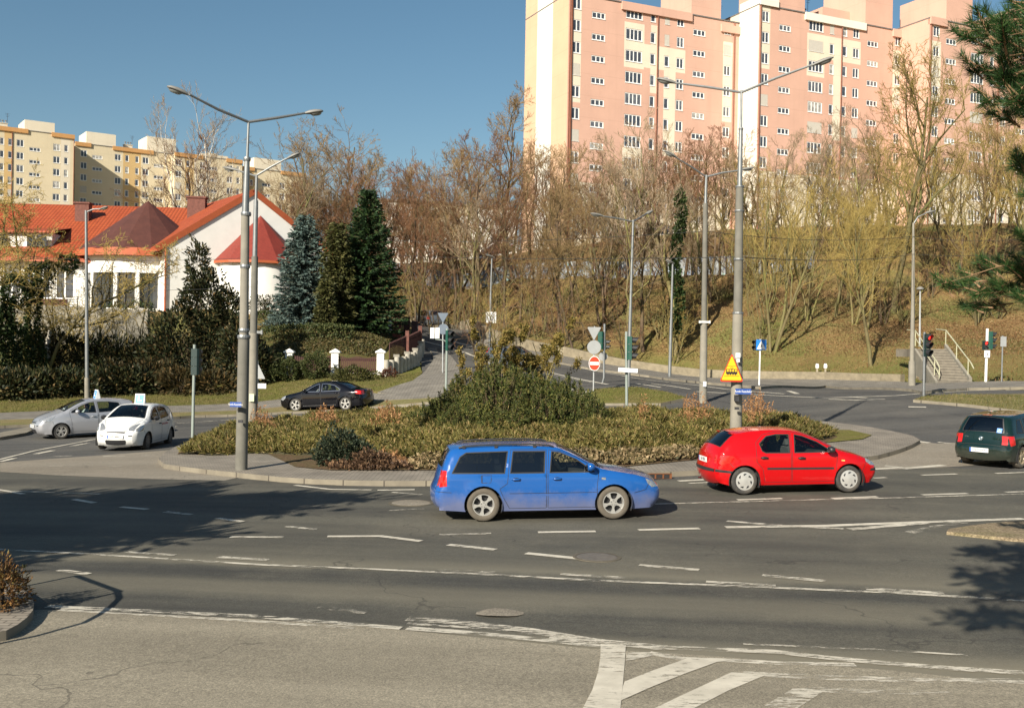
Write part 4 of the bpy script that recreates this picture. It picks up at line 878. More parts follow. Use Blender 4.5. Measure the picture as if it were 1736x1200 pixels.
# ---------- black saloon
sal = dict(hatch); sal.update(squash=1, L=4.60, W=1.77, paint=black_p, rim='star5', rim_mat=alloy, tyre=tyre_mat, rim_r=.235, tum=.42, kf=.18, kr=.14, wheels=(-1.40,1.36), belt=.93, rw=.325, ra=.365, handle_mat=black_p, mirror_mat=black_p, sill=.19, seal_mat=chrome,
    outline=[(2.12,.19),(2.22,.26),(2.27,.36),(2.28,.52),(2.25,.66),(2.16,.745),(1.90,.83),(1.50,.90),(1.22,.95),(1.05,1.0),(.70,1.20),(.32,1.38),(.05,1.435),(-.30,1.45),(-.75,1.42),(-1.15,1.31),(-1.55,1.11),(-1.72,1.045),(-2.0,1.02),(-2.20,.99),(-2.24,.90),(-2.26,.72),(-2.30,.60),(-2.30,.42),(-2.24,.28)],
    doors=[[(.90,.26),(.93,.60),(.98,.93),(.88,1.03),(.55,1.24),(.22,1.365),(-.02,1.395),(-.06,.90),(-.06,.26)],[(-.09,.26),(-.09,.90),(-.05,1.395),(-.40,1.39),(-.85,1.30),(-1.15,1.12),(-1.12,.92),(-1.05,.72),(-.96,.55),(-.92,.30)]],
    windows=[[(.84,.965),(.50,1.17),(.22,1.30),(.04,1.34),(0,.955)],[(-.12,.955),(-.10,1.345),(-.40,1.34),(-.80,1.25),(-1.12,1.06),(-1.12,.98)]],
    win_door=[0,1], win_mats=[glass_side]*2, handles=[(.10,.84),(-.92,.86)], mirror=(.76,1.0), cabin_rear=-1.6,
    trims=[('tail_light',[(-1.92,.90),(-1.96,.97),(-2.22,.95),(-2.25,.76),(-2.0,.80)],red_lens),('headlight',[(1.90,.80),(2.12,.73),(2.24,.62),(2.06,.56),(1.92,.66)],clear_lens),('sill_trim',[(-.9,.275),(.92,.255),(.92,.275),(-.9,.295)],chrome)],
    seams=[[(1.95,.6),(1.80,.45)]],
    tops=[('windscreen',ws_poly(1.12,.28),glass_side,-.006),('rear_window',[('x',-1.60,-.90),('x',-1.60,.90),('x',-1.0,.90),('x',-1.0,-.90)],glass_dark,-.004),('sunroof',rect_t('x',-.55,-.02,-.62,.62),glass_dark,.003),
          ('headlight',rect_t('front',.56,.74,.62,.99),clear_lens,0),('headlight',rect_t('front',.56,.74,-.99,-.62),clear_lens,0),('grille',rect_t('front',.54,.72,-.36,.36),chrome,.01),('lower_grille',rect_t('front',.28,.38,-.85,.85),black_plastic,0),
          ('tail_light',rect_t('rear',.76,.95,-1,-.70),red_lens,0),('tail_light',rect_t('rear',.76,.95,.70,1),red_lens,0)],
    top_seams=[[('x',2.14,-.9),('x',1.2,-.95)],[('x',2.14,.9),('x',1.2,.95)]])
mc, cs = place(sal, (592,698), (497,700), -1, 'saloon_car', 'black saloon car with silver alloy wheels driving left on the far carriageway')
# ---------- far parked and waiting cars
def far_car(spec, px, py, d, heading, name, label, paint, dz=0):
    sp = dict(spec); sp['paint'] = paint; sp['mirror_mat'] = paint; sp['handle_mat'] = black_plastic
    p = P(px, py, d); l = Vector((p.x, p.y, g(p.x, p.y)+.02+dz)); u = Vector((math.cos(heading), math.sin(heading), 0))
    return build_car(name, sp, l, heading, label, detail=False, tilt=(0, -math.atan2(g(*(l+u).xy)-g(*(l-u).xy), 2)))[0]
far_car(estate, 727, 566, 93, R(112), 'estate_car', 'dark grey car parked up the side street beyond the gate', grey_p)
far_car(sh, 868, 628, 66, R(-52), 'hatchback_car', 'dark car waiting on the side street behind the island shrubs', grey_p)
far_car(hatch, 772, 434, 133, R(190), 'hatchback_car', 'black car parked on top of the slope behind bare trees, left of its neighbour', black_p, .12)
far_car(sal, 842, 428, 133, R(185), 'saloon_car', 'dark parked car on top of the slope by the corner of the pink block', darkblue_p, .12)
far_car(estate, 1052, 398, 128, R(200), 'estate_car', 'black estate car parked before the pink block between bare trees', black_p, .12)
far_car(hatch, 1120, 392, 130, R(20), 'hatchback_car', 'dark blue parked hatchback before the pink block', darkblue_p, .12)

# ---------- seated drivers
skin = M('skin', (.50, .30, .22), .55, .08, 12); hair_d = M('hair_dark', (.035, .022, .015), .8, .2, 30)
def person_mesh(cloth, trousers):
    J = dict(pelvis=(0,0,0), waist=(-.03,0,.20), chest=(-.06,0,.40), neck=(-.06,0,.53), head0=(-.05,0,.60), head=(-.04,0,.70), top=(-.05,0,.79))
    pts = [J['pelvis'], J['waist'], J['chest'], J['neck'], J['head0'], J['head'], J['top']]; rad = [.15, .14, .165, .062, .06, .095, .06]
    E = [(0,1),(1,2),(2,3),(3,4),(4,5),(5,6)]
    for s in (1, -1):
        b = len(pts); pts += [(-.05, s*.18, .47), (.12, s*.24, .26), (.33, s*.17, .33), (.42, s*.15, .37)]; rad += [.065, .047, .036, .035]; E += [(2, b), (b, b+1), (b+1, b+2), (b+2, b+3)]
        b = len(pts); pts += [(.10, s*.10, -.01), (.46, s*.13, .08), (.66, s*.12, -.26), (.78, s*.12, -.30)]; rad += [.095, .065, .045, .04]; E += [(0, b), (b, b+1), (b+1, b+2), (b+2, b+3)]
    me = bpy.data.meshes.new('p'); me.from_pydata(pts, E, []); o = bpy.data.objects.new('p', me); COL.objects.link(o)
    sm = o.modifiers.new('s', 'SKIN'); sb = o.modifiers.new('b', 'SUBSURF'); sb.levels = 2; sb.render_levels = 2
    for i, v in enumerate(me.skin_vertices[0].data): v.radius = (rad[i]*(.72 if i in (0,1,2) else .9), rad[i]) if i in (0,1,2) else (rad[i], rad[i]); v.use_root = (i == 0)
    dg = bpy.context.evaluated_depsgraph_get(); out = bpy.data.meshes.new_from_object(o.evaluated_get(dg)); bpy.data.objects.remove(o)
    out.materials.clear(); [out.materials.append(m) for m in (skin, cloth, trousers)]
    for p in out.polygons:
        c = p.center; p.material_index = 0 if (c.z > .555 or (c.x > .36 and c.z > .2)) else (2 if c.z < .09 else 1); p.use_smooth = True
    # nose
    for v in out.vertices:
        if v.co.z > .66 and v.co.z < .70 and v.co.x > .035 and abs(v.co.y) < .025: v.co.x += .022
    return out
def driver(car, sx, cloth, label, sy=.36, hair=None):
    me = person_mesh(cloth, interior); o = bpy.data.objects.new('person', me); COL.objects.link(o); tag(o, label, 'person')
    bpy.context.view_layer.update(); o.matrix_world = car.matrix_world @ Matrix.Translation((sx+.14, sy, .60)) @ Matrix.Diagonal((.95, .95, .95, 1))
    hb = MB(); hb.lathe([(.0,.11),(.05,.10),(.088,.055),(.098,.0),(.088,-.04)], 14, Matrix.Translation((-.058, 0, .715)) @ Matrix.Rotation(R(-18), 4, 'Y')); h = hb.obj('hair', hair or hair_d, o, smooth=True)
    for s in (1, -1):
        for k in range(5):
            mb = MB(); y = s*.15+(k-2)*.017; l = (.045, .075, .085, .075, .06)[k] if k else .045
            mb.tube([(.42, y, .375), (.42+l*.6, y, .385), (.42+l*.75, y, .36), (.42+l*.55, y, .34)], [.009, .0085, .008, .007], 6); mb.obj('finger', skin, o, smooth=True)
    return o
cloth_w = M('pale_shirt', (.45,.50,.50), .85, .1, 6); cloth_d = M('dark_jacket', (.05,.055,.065), .9, .2, 6); cloth_g = M('grey_jumper', (.20,.20,.21), .9, .1, 6); cloth_b = M('beige_coat', (.32,.27,.20), .9, .1, 6)
hair_g = M('grey_hair', (.35,.33,.30), .8, .2, 30)
driver(sc_, .08, cloth_w, 'driver in a pale shirt inside the silver driving school car')
driver(wc, .08, cloth_d, 'driver in dark clothes inside the white driving school car')
driver(mc, .10, cloth_g, 'driver in grey inside the black saloon car', hair=hair_g)
driver(bc, .10, cloth_b, 'driver in a beige coat inside the blue estate car')
driver(rc, .0, cloth_d, 'driver in dark clothes inside the red hatchback')
# ============================================================ poles, lamps, signals, signs
sign_back = M('sign_back_grey', (.33, .34, .34), .55, .08, 4, metal=.3)
sign_white = M('sign_white', (.80, .80, .78), .45, .04); sign_red = M('sign_red', (.72, .05, .02), .4, .05); sign_yellow = M('sign_yellow', (.85, .50, .02), .45, .05)
sig_green = M('signal_green', (.006, .062, .043), .5, .15, 5); sig_dark = M('signal_dark', (.012, .03, .028), .5, .15, 5); lens_off = M('lens_off', (.10, .10, .09), .2, .2, 20, coat=.5)
lens_red_on = emis('lit_red_lens', (1, .03, .02), 1.6); lamp_glass = M('lamp_glass', (.30, .31, .29), .3, .1); lamp_shell = M('lamp_shell', (.20, .195, .18), .5, .1)
pole_green = M('pale_grey_green_paint', (.24, .275, .25), .55, .1, 4)
def mwidth(w, d): return w*d/F_/2
def lamp_head(parent, a, b, up=Vector((0, 0, 1))):
    a, b = Vector(a), Vector(b); t = (b-a); L = t.length; t.normalize(); s = t.cross(up).normalized(); u = s.cross(t).normalized()
    mb = MB(); secs = [(0, .035, .03), (.12, .06, .05), (.3, .10, .075), (.6, .125, .08), (.85, .11, .06), (1, .05, .02)]
    n = 12
    for i, (f, w, h) in enumerate(secs):
        for k in range(n):
            an = 2*math.pi*k/n; mb.V.append(tuple(a+t*L*f+s*w*math.cos(an)+u*(h*math.sin(an) if math.sin(an) > 0 else h*.45*math.sin(an))))
    for i in range(len(secs)-1):
        for k in range(n): mb.F.append((i*n+k, i*n+(k+1) % n, (i+1)*n+(k+1) % n, (i+1)*n+k)); mb.m.append(0)
    mb.F.append(tuple(range(n))); mb.m.append(0); mb.F.append(tuple((len(secs)-1)*n+k for k in range(n))); mb.m.append(0)
    h = mb.obj('lamp_head', lamp_shell, parent, smooth=True)
    g2 = MB(); c = a+t*L*.62-u*.025; n = 12
    g2.add([tuple(c+t*L*.30*math.cos(2*math.pi*k/n)+s*.095*math.sin(2*math.pi*k/n)-u*.015) for k in range(n)]+[tuple(c+t*L*.2*math.cos(2*math.pi*k/n)+s*.06*math.sin(2*math.pi*k/n)-u*.06) for k in range(n)],
           [(k, (k+1) % n, n+(k+1) % n, n+k) for k in range(n)]+[tuple(range(n, 2*n))]); g2.obj('lamp_lens', lamp_glass, h, smooth=True)
def pole_thing(name, label, cat, px, d, segs, arms=(), heads=(), group=None, base_py=None, seg_mats=None, n=16):
    """segs: list of (px,py,width_px) runs -> one part per run"""
    b = at(px, base_py or 600, d); root = empty(name, b, 0, label, cat, group or ('street lamps round the junction' if cat == 'street lamp' else None)); inv = -b
    for i, run in enumerate(segs):
        pts = [P(x, y, d)+inv for x, y, w in run]; rad = [mwidth(w, d) for x, y, w in run]
        if i == 0: pts[0] = Vector((pts[0].x, pts[0].y, -.15))
        mb = MB(); mb.tube(pts, rad, n); m = (seg_mats or [concrete, galv, galv, galv])[i]
        autosmooth(mb.obj(('shaft', 'upper_shaft', 'top_tube', 'mast_tip')[min(i, 3)], m, root), 40)
    for arm in arms:
        pts = [P(x, y, d+dd)+inv for x, y, dd in arm]; mb = MB(); mb.tube(pts, [.038]*(len(pts)-1)+[.028], 8); autosmooth(mb.obj('arm', galv, root), 40)
    for (x0, y0, x1, y1, d0, d1) in heads: lamp_head(root, P(x0, y0, d+d0)+inv, P(x1, y1, d+d1)+inv)
    return root
A = pole_thing('street_lamp', 'tall concrete and steel pole with two lamp arms at the left end of the island', 'street lamp', 409, 27.4,
    [[(409,803,20.5),(411,700,20),(413.5,572,19)],[(413.5,572,15.5),(416,362,14)],[(416,364,12),(419,270,9)],[(419,272,5),(421.5,205,4)]],
    [[(421,207,0),(370,186,-.6),(318,159,-1.2)],[(421,207,0),(470,200,.3),(518,192,.8)]], [(322,162,283,147,-1.2,-1.4),(515,193,548,189,.8,.9)], seg_mats=[concrete, concrete_light, galv, galv])
b_ = A.location
for y, w in ((571, 10.5), (363, 8), (270, 5.6), (560, 8.6), (452, 8)): c_ = P(413.5+(571-y)*.018, y, 27.4)-b_; MB().lathe([(w*27.4/F_, -.05), (w*27.4/F_+.012, 0), (w*27.4/F_, .05)], 16, Matrix.Translation(c_)).obj('collar', galv, A)
B_ = pole_thing('street_lamp', 'concrete pole with one lamp arm standing just behind the tall left pole', 'street lamp', 430, 39,
    [[(428,733,16.5),(430,565,15.5)],[(430,566,12.5),(432,435,11)],[(432,437,8.5),(434,340,7.5)],[(434,342,5),(435,296,4)]],
    [[(435,298,0),(460,283,0),(486,269,0)],[(435,299,0),(405,290,.5)]], [(484,271,509,260,0,0),(406,290,378,284,.5,.7)], seg_mats=[concrete_light, concrete, galv, galv])
mb = MB(); c_ = P(430, 563, 39)-B_.location; mb.box((-.32,-.05,-.05),(.32,.05,.05),0,Matrix.Translation(c_)); mb.box((-.34,-.08,-.08),(-.28,.08,.08),0,Matrix.Translation(c_)); mb.box((.28,-.08,-.08),(.34,.08,.08),0,Matrix.Translation(c_)); mb.obj('bracket', galv, B_)
mb = MB(); c_ = P(427, 674, 38.8)-B_.location; mb.box((-.09,-.03,-.14),(.09,.0,.14),0,Matrix.Translation(c_+Vector((0,-.02,0)))); mb.obj('sticker', M('pale_green_sticker', (.55,.62,.42), .7), B_)
b = hit(148, 679); dC = b.y
C_ = pole_thing('street_lamp', 'slim steel lamp post on the grass verge behind the silver car', 'street lamp', 148, dC, [[(148,681,9),(147.5,640,8)],[(147.5,641,6.5),(146,357,4.5)]], [[(146,360,0),(158,355,0),(170,354,0)]], [(168,356,183,351,0,-.3)], seg_mats=[concrete_light, galv])
E = pole_thing('street_lamp', 'tall concrete pole with two lamp arms and a tram warning sign on it', 'street lamp', 1247, 30.5,
    [[(1246,795,20.5),(1248,700,20),(1251,531,17.5)],[(1251,532,15.5),(1254,316,13)],[(1254,318,8.5),(1256,218,7)],[(1256,220,5),(1257,153,4)]],
    [[(1257,157,0),(1200,148,.2),(1145,141,.5)],[(1257,157,0),(1315,133,-.4),(1378,110,-.8)]], [(1148,142,1113,134,.5,.6),(1374,113,1413,98,-.8,-.9)], seg_mats=[concrete_light, concrete, galv, galv])
b_ = E.location
for x, y, w in ((1251, 531, 8.9), (1254, 317, 6.8), (1252, 440, 8), (1253, 358, 7.2), (1256, 219, 3.9), (1249.5, 640, 9.6)): c_ = P(x, y, 30.5)-b_; MB().lathe([(w*30.5/F_, -.03), (w*30.5/F_+.01, 0), (w*30.5/F_, .03)], 16, Matrix.Translation(c_)).obj('collar', galv, E)
Fp = pole_thing('street_lamp', 'concrete pole with two lamp arms behind the island, left of the tram sign', 'street lamp', 1192, 46,
    [[(1191,727,14),(1193.5,547,11.5)],[(1193.5,548,9.5),(1196,345,8)],[(1196,347,5.5),(1197.5,297,4)]], [[(1197,300,0),(1172,283,-.3),(1147,268,-.6)],[(1197,300,0),(1225,293,0),(1254,289,0)]], [(1149,269,1127,256,-.6,-.8),(1252,289,1278,285,0,.1)], seg_mats=[concrete_light, concrete, galv])
mb = MB(); c_ = P(1193.5, 546, 46)-Fp.location; mb.box((-.20,-.19,-.04),(.20,.19,.04),0,Matrix.Translation(c_)); mb.box((-.24,-.22,-.06),(-.19,-.10,.06),0,Matrix.Translation(c_)); mb.box((.19,-.22,-.06),(.24,-.10,.06),0,Matrix.Translation(c_)); mb.obj('bracket', white_paint, Fp)
mb = MB(); c_ = P(1194.5, 651, 45.8)-Fp.location; mb.box((-.07,-.05,-.11),(.07,0,.11),0,Matrix.Translation(c_)); mb.obj('sticker', sign_white, Fp)
Gp = pole_thing('street_lamp', 'slim steel lamp post with two arms rising behind the middle traffic light', 'street lamp', 1066, 52, [[(1065,668,6.5),(1069,520,5.5)],[(1069,520,4.8),(1073.5,373,3.6)]], [[(1073,376,0),(1045,370,-.4),(1018,366,-.8)],[(1073,376,0),(1085,369,1),(1096,362,2.5)]], [(1024,367,1001,362,-.8,-1),(1094,364,1106,357,2.5,3)], seg_mats=[galv, galv])
b = hit(1135, 642); Hp = pole_thing('street_lamp', 'short slim lamp post by the foot of the slope with a small flat lamp', 'street lamp', 1135, b.y, [[(1135,643,6),(1138,540,5)],[(1138,541,4.2),(1140.5,447,3.4)]], [], [(1143,447,1129,441,0,-.3)], seg_mats=[galv, galv])
Ip = pole_thing('street_lamp', 'slim lamp post carrying a square white sign beside the side street', 'street lamp', 831, 84, [[(830,582,4.5),(832,500,4)],[(832,500,3.2),(834,437,2.6)]], [], [(838,437,823,431,0,-.4)], seg_mats=[galv, galv])
Jp = pole_thing('tram_pole', 'tapering tram wire pole on the pavement left of the red traffic light', 'tram pole', 1546, 58.5, [[(1546,659,12),(1546,612,10.5)],[(1546,612,7.5),(1548,500,6),(1548.5,378,3.4)]], [[(1548.5,380,0),(1556,368,0),(1569,362,0)]], [(1567,362,1584,358,0,0)], seg_mats=[concrete_light, concrete_light])
Kp = pole_thing('street_lamp', 'thin lamp post with a small dome lamp at the top of the stairs', 'street lamp', 1559, 73, [[(1559,600,3.5),(1560,492,2.6)]], [], [], seg_mats=[galv_dull])
mb = MB(); mb.lathe([(.0,.22),(.12,.19),(.25,.08),(.26,0),(.0,-.02)], 16, Matrix.Translation(P(1560,491,73)-Kp.location)); mb.obj('lamp_head', lamp_shell, Kp, smooth=True)
def local_sign(center, yaw=0): return Matrix.Translation(center) @ Matrix.Rotation(yaw, 4, 'Z') @ Matrix.Rotation(R(90), 4, 'X')   # local xy = sign face, +z towards viewer (-Y)
def rpoly(n, r, a0=0): return [(r*math.cos(a0+2*math.pi*k/n), r*math.sin(a0+2*math.pi*k/n)) for k in range(n)]
def tri(w, h, up=True, r=.04):
    p = [(-w/2, -h/2), (w/2, -h/2), (0, h/2)] if up else [(-w/2, h/2), (0, -h/2), (w/2, h/2)]
    out = []
    for i in range(3):
        a, b, c = Vector(p[i-1]), Vector(p[i]), Vector(p[(i+1) % 3]); d1 = (a-b).normalized(); d2 = (c-b).normalized()
        for f in np.linspace(0, 1, 5): q = b+(d1*(1-f)+d2*f)*r*1.4*(1-.35*math.sin(f*math.pi)); out.append(tuple(q))
    return out
def rect(w, h): return [(-w/2,-h/2),(w/2,-h/2),(w/2,h/2),(-w/2,h/2)]
def plate_part(name, poly, Mx, mat, parent, z0=0, z1=.006):
    mb = MB(); mb.prism(poly, z0, z1, 0, Mx); return mb.obj(name, mat, parent)
# tram warning sign + street name plate fixed to the right pole
c_ = P(1240.5, 623, 30.2)-E.location; s_ = 30.2/F_; Mx = local_sign(c_, R(6))
tw, th = 41*s_, 48*s_
so1 = plate_part('tram_sign', tri(tw, th), Mx, sign_red, E); plate_part('sign_face', tri(tw*.88, th*.87, r=.03), Mx @ Matrix.Translation((0, -.008, .004)), sign_yellow, so1, 0, .005)
mb = MB(); q = Mx @ Matrix.Translation((0, -.03, .0095)); k_ = tw/.70
mb.box((-.17*k_,-.16*k_,0),(.17*k_,-.09*k_,.002),0,q); mb.box((-.17*k_,-.03*k_,0),(.17*k_,-.012*k_,.002),0,q)
[mb.box(((x-.012)*k_,-.09*k_,0),((x+.012)*k_,-.03*k_,.002),0,q) for x in (-.158,-.08,0,.08,.158)]
mb.tube([q @ Vector((-.26*k_*.85,-.215*k_,.001)), q @ Vector((.26*k_*.85,-.215*k_,.001))], .006, 4); mb.tube([q @ Vector((-.15*k_,.075*k_,.001)), q @ Vector((.15*k_,.075*k_,.001))], .004, 4)
mb.tube([q @ Vector((0,-.01*k_,.001)), q @ Vector((-.045*k_,.02*k_,.001)), q @ Vector((0,.06*k_,.001)), q @ Vector((.045*k_,.02*k_,.001)), q @ Vector((0,-.01*k_,.001))], .005, 4)
for x in (-.11,-.04,.04,.11): mb.lathe([(.022*k_,0),(.02*k_,.002),(0,.002)], 10, q @ Matrix.Translation((x*k_,-.17*k_,0)))
mb.obj('tram_symbol', ink, so1)
name_blue = M('name_plate_blue', (.03,.08,.30), .4, .05)
def name_plate(par, cx, cy, w, h, d, yaw, txt):
    Mx = local_sign(P(cx, cy, d)-par.location, yaw); s_ = d/F_; o = plate_part('street_name_plate', rect(w*s_, h*s_), Mx, name_blue, par, -.01, .004)
    text_obj(txt, h*s_*.62, sign_white, o, Mx @ Matrix.Translation((0, -.0, .005)), .001, sx=.66)
    return o
name_plate(E, 1260, 663.5, 27, 9.5, 30.1, R(2), 'Rondo Kaszubskie'); name_plate(A, 399.5, 685.5, 21, 8.5, 27, R(-12), 'Rondo Kaszubskie')
mb = MB(); c_ = P(1248, 674, 30.3)-E.location; mb.box((-.06,-.13,-.1),(.06,.0,.08),0,Matrix.Translation(c_)); mb.obj('terminal_box', steel_dark, E)
for px_, py_, par, d_ in ((1249, 692, E, 30.1), (408, 714, A, 27.1)):
    mb = MB(); c_ = P(px_, py_, d_)-par.location; mb.box((-.06,-.04,-.035),(.06,.02,.035),0,Matrix.Translation(c_)); mb.obj('number_tag', steel_dark, par)
mb = MB(); c_ = P(1250.5, 603, 30.2)-E.location; mb.box((-.06,-.03,-.06),(.07,.0,.08),0,Matrix.Translation(c_)); mb.box((-.03,-.03,-.18),(.06,.0,-.09),0,Matrix.Translation(c_)); mb.obj('torn_poster', sign_white, E)
# square white sign on the lamp post of the side street
Mx = local_sign(P(832.5, 538, 83.8)-Ip.location, R(3)); s_ = 83.8/F_
o = plate_part('square_sign', rect(17.5*s_, 18.5*s_), Mx, sign_white, Ip, -.01, .01)
mb = MB(); q = Mx @ Matrix.Translation((0, .02, .012)); mb.tube([q @ Vector((5.2*s_*math.cos(a), 5.2*s_*math.sin(a), 0)) for a in np.linspace(0, 2*math.pi, 25)], .016, 5, caps=False); mb.obj('ring', name_blue, o)
text_obj('3,7', .30, ink, o, q @ Matrix.Translation((0,0,.012)), .004)
# ---- traffic signals
def signal_head(parent, Mx, mat, lit=None, n=3, size=.30, vis=.26):
    """local: front lenses look along -Y"""
    mb = MB(); h = n*size+.03; w = size*.98
    prof = [(-w/2, 0), (w/2, 0), (w/2, .13), (w*.36, .19), (-w*.36, .19), (-w/2, .13)]
    for i in range(n): mb.prism([(x, y-.0) for x, y in prof], -h/2+i*size+.018, -h/2+(i+1)*size+.006, 0, Mx)
    o = mb.obj('signal_head', mat, parent)
    for i in range(n):
        z = h/2-size*(i+.5)-.01; r = size*.36; ml = lens_red_on if lit == i else lens_off
        mb = MB(); mb.lathe([(r, 0), (r*.8, -.02), (r*.4, -.035), (0, -.04)], 20, Mx @ Matrix.Translation((0, -.002, z)) @ Matrix.Identity(4), axis='Y'); mb.obj('lens', ml, o, smooth=True)
        v = MB(); N_ = 14; r2 = r*1.1
        pts = [(r2*math.cos(R(a)), r2*math.sin(R(a))) for a in np.linspace(-62, 242, N_)]
        L0 = [Mx @ Vector((x, 0, z+y)) for x, y in pts]; L1 = [Mx @ Vector((x*.97, -vis*(.55+.45*max(0, (y/r2+.3)/1.3)), z+y*.97-.015)) for x, y in pts]
        v.add(L0+L1, [(k, k+1, N_+k+1, N_+k) for k in range(N_-1)]); v.obj('visor', black_plastic, o, smooth=True)
    return o
def post(name, label, cat, base_px, top_px, d, w, mat=galv, bend=None, group=None):
    b = at(base_px[0], base_px[1], d) ; root = empty(name, b, 0, label, cat, group or {'traffic light': 'traffic lights round the junction', 'road sign': 'road signs on thin posts'}.get(cat)); pts = [Vector((0, 0, -.1))]
    if bend: pts += [P(x, y, d)-b for x, y in bend]
    pts.append(P(*top_px, d)-b); mb = MB(); mb.tube(pts, mwidth(w, d), 12); autosmooth(mb.obj('post', mat, root), 40); return root
def HM(px, py, d, root, yaw): return Matrix.Translation(P(px, py, d)-root.location) @ Matrix.Rotation(yaw, 4, 'Z')
t = post('traffic_light', 'green traffic light seen side on in the middle of the photo behind the hedge', 'traffic light', (1063,700), (1062,562), 40, 5, pole_green)
signal_head(t, HM(1071.5, 590, 39.95, t, R(82)), sig_green, vis=.27)
mb = MB(); q = HM(1065, 590, 40, t, 0); mb.box((-.12,-.03,.38),(.12,.03,.42),0,q); mb.box((-.12,-.03,-.42),(.12,.03,-.38),0,q); mb.obj('bracket', sig_green, t)
Mx = local_sign(P(1064.5, 627.5, 39.8)-t.location, R(0)); plate_part('white_plate', rect(33*.0224, 7*.0224), Mx @ Matrix.Rotation(R(-2.5),4,'Z'), sign_white, t)
b = hit(1566, 672); t = post('traffic_light', 'traffic light showing red beside the stone stairs', 'traffic light', (1566,672), (1567.5,563), b.y, 4.5, galv)
signal_head(t, HM(1573.5, 585, b.y-.05, t, R(22)), sig_dark, lit=0, size=.335)
mb = MB(); q = HM(1570, 585, b.y, t, 0); mb.box((-.1,-.02,.36),(.1,.02,.40),0,q); mb.box((-.1,-.02,-.40),(.1,.02,-.36),0,q); mb.obj('bracket', sig_dark, t)
b = hit(1671, 651); t = post('traffic_light', 'post with a red pedestrian signal, a green signal head and a white plate', 'traffic light', (1671,651), (1674,557), b.y, 4.5, white_paint)
signal_head(t, HM(1681.5, 577, b.y, t, R(84)), sig_green, size=.32, vis=.26); signal_head(t, HM(1671.5, 585.5, b.y-.1, t, R(12)), sig_dark, lit=0, n=2, size=.25, vis=.12)
Mx = local_sign(P(1673.5, 600, b.y-.12)-t.location); s_ = b.y/F_; o = plate_part('white_plate', rect(9.5*s_, 12*s_), Mx, sign_white, t)
mb = MB(); mb.tube([Mx @ Vector((-.02,.10,.01)), Mx @ Vector((.02,.0,.01)), Mx @ Vector((-.03,-.1,.01))], .014, 5); mb.tube([Mx @ Vector((.0,.03,.01)), Mx @ Vector((.07,-.02,.01))], .012, 5); mb.tube([Mx @ Vector((.02,.0,.01)), Mx @ Vector((.06,-.1,.01))], .012, 5); mb.lathe([(.025,0),(0,.01)], 10, Mx @ Matrix.Translation((-.02,.12,.008))); mb.obj('pictogram', ink, o)
t = post('traffic_light', 'dark green traffic light on a bent post behind the no entry sign', 'traffic light', (1023,662), (1025,549), 55, 4, galv, bend=[(1022,655),(1021,650),(1024,640),(1024,600)])
signal_head(t, HM(1019.5, 577, 55, t, R(150)), sig_green, size=.31)
signal_head(t, HM(1028, 584, 55.1, t, R(75)), sig_dark, n=2, size=.26)
Mx = local_sign(P(1022.5, 604, 55.15)-t.location, R(180)); plate_part('round_plate', rpoly(24, 7.5*55/F_), Mx, sign_back, t)
t = post('traffic_light', 'green traffic light before the side street with white panels on a bent arm', 'traffic light', (756,672), (758,557), 53, 4, pole_green)
signal_head(t, HM(762.5, 577, 53, t, R(52)), sig_green, size=.34)
mb = MB(); mb.tube([P(755.5,579,53)-t.location, P(753,577,53)-t.location, P(739,575,53)-t.location, P(736.5,571,53)-t.location, P(736.5,556,53)-t.location], .03, 8); autosmooth(mb.obj('bent_arm', pole_green, t), 40)
for x0 in (733, 741.5):
    Mx = local_sign(P(x0, 564.5, 52.95)-t.location); plate_part('white_panel', rect(7*53/F_, 18*53/F_), Mx, sign_white, t)
b = hit(327, 761); t = post('traffic_light', 'pale post at the left tip of the island with a dark signal head behind it', 'traffic light', (326,761), (330,584), b.y, 5.2, pole_green)
signal_head(t, HM(333.5, 613, b.y+.12, t, R(168)), sig_dark, size=.30)
# ---- sign posts
t = post('sign_post', 'post with a no entry disc below two grey sign backs', 'road sign', (1006,668), (1008,553), 50, 2.6, galv_dull)
s_ = 50/F_
plate_part('triangle_sign_back', tri(24*s_, 23*s_, False), local_sign(P(1007, 566, 50)-t.location), sign_back, t, .05, .06)
plate_part('round_sign_back', rpoly(32, 11.7*s_), local_sign(P(1007, 588.5, 50)-t.location), sign_back, t, .05, .06)
Mx = local_sign(P(1007.5, 616, 49.9)-t.location) @ Matrix.Diagonal((.80, 1.04, 1, 1))
o = plate_part('no_entry_sign', rpoly(32, 12*s_), Mx, sign_white, t, .05, .06); plate_part('red_disc', rpoly(32, 11*s_), Mx, sign_red, o, .06, .064); plate_part('white_bar', rect(19*s_, 5*s_), Mx, sign_white, o, .064, .067)
b = hit(1287, 657); t = post('sign_post', 'blue pedestrian crossing sign on a thin post by the slope', 'road sign', (1287,657), (1289,575), b.y, 2.8, sign_white); s_ = b.y/F_
Mx = local_sign(P(1290.5, 584.5, b.y-.1)-t.location, R(4)); o = plate_part('crossing_sign', rect(17.5*s_, 17.5*s_), Mx, M('crossing_blue', (.02,.20,.62), .4, .05), t)
plate_part('white_triangle', tri(15.5*s_, 14.5*s_, r=.01), Mx, sign_white, o, .006, .010)
mb = MB(); k_ = s_*10; q = Mx @ Matrix.Translation((0,-.05,.012))
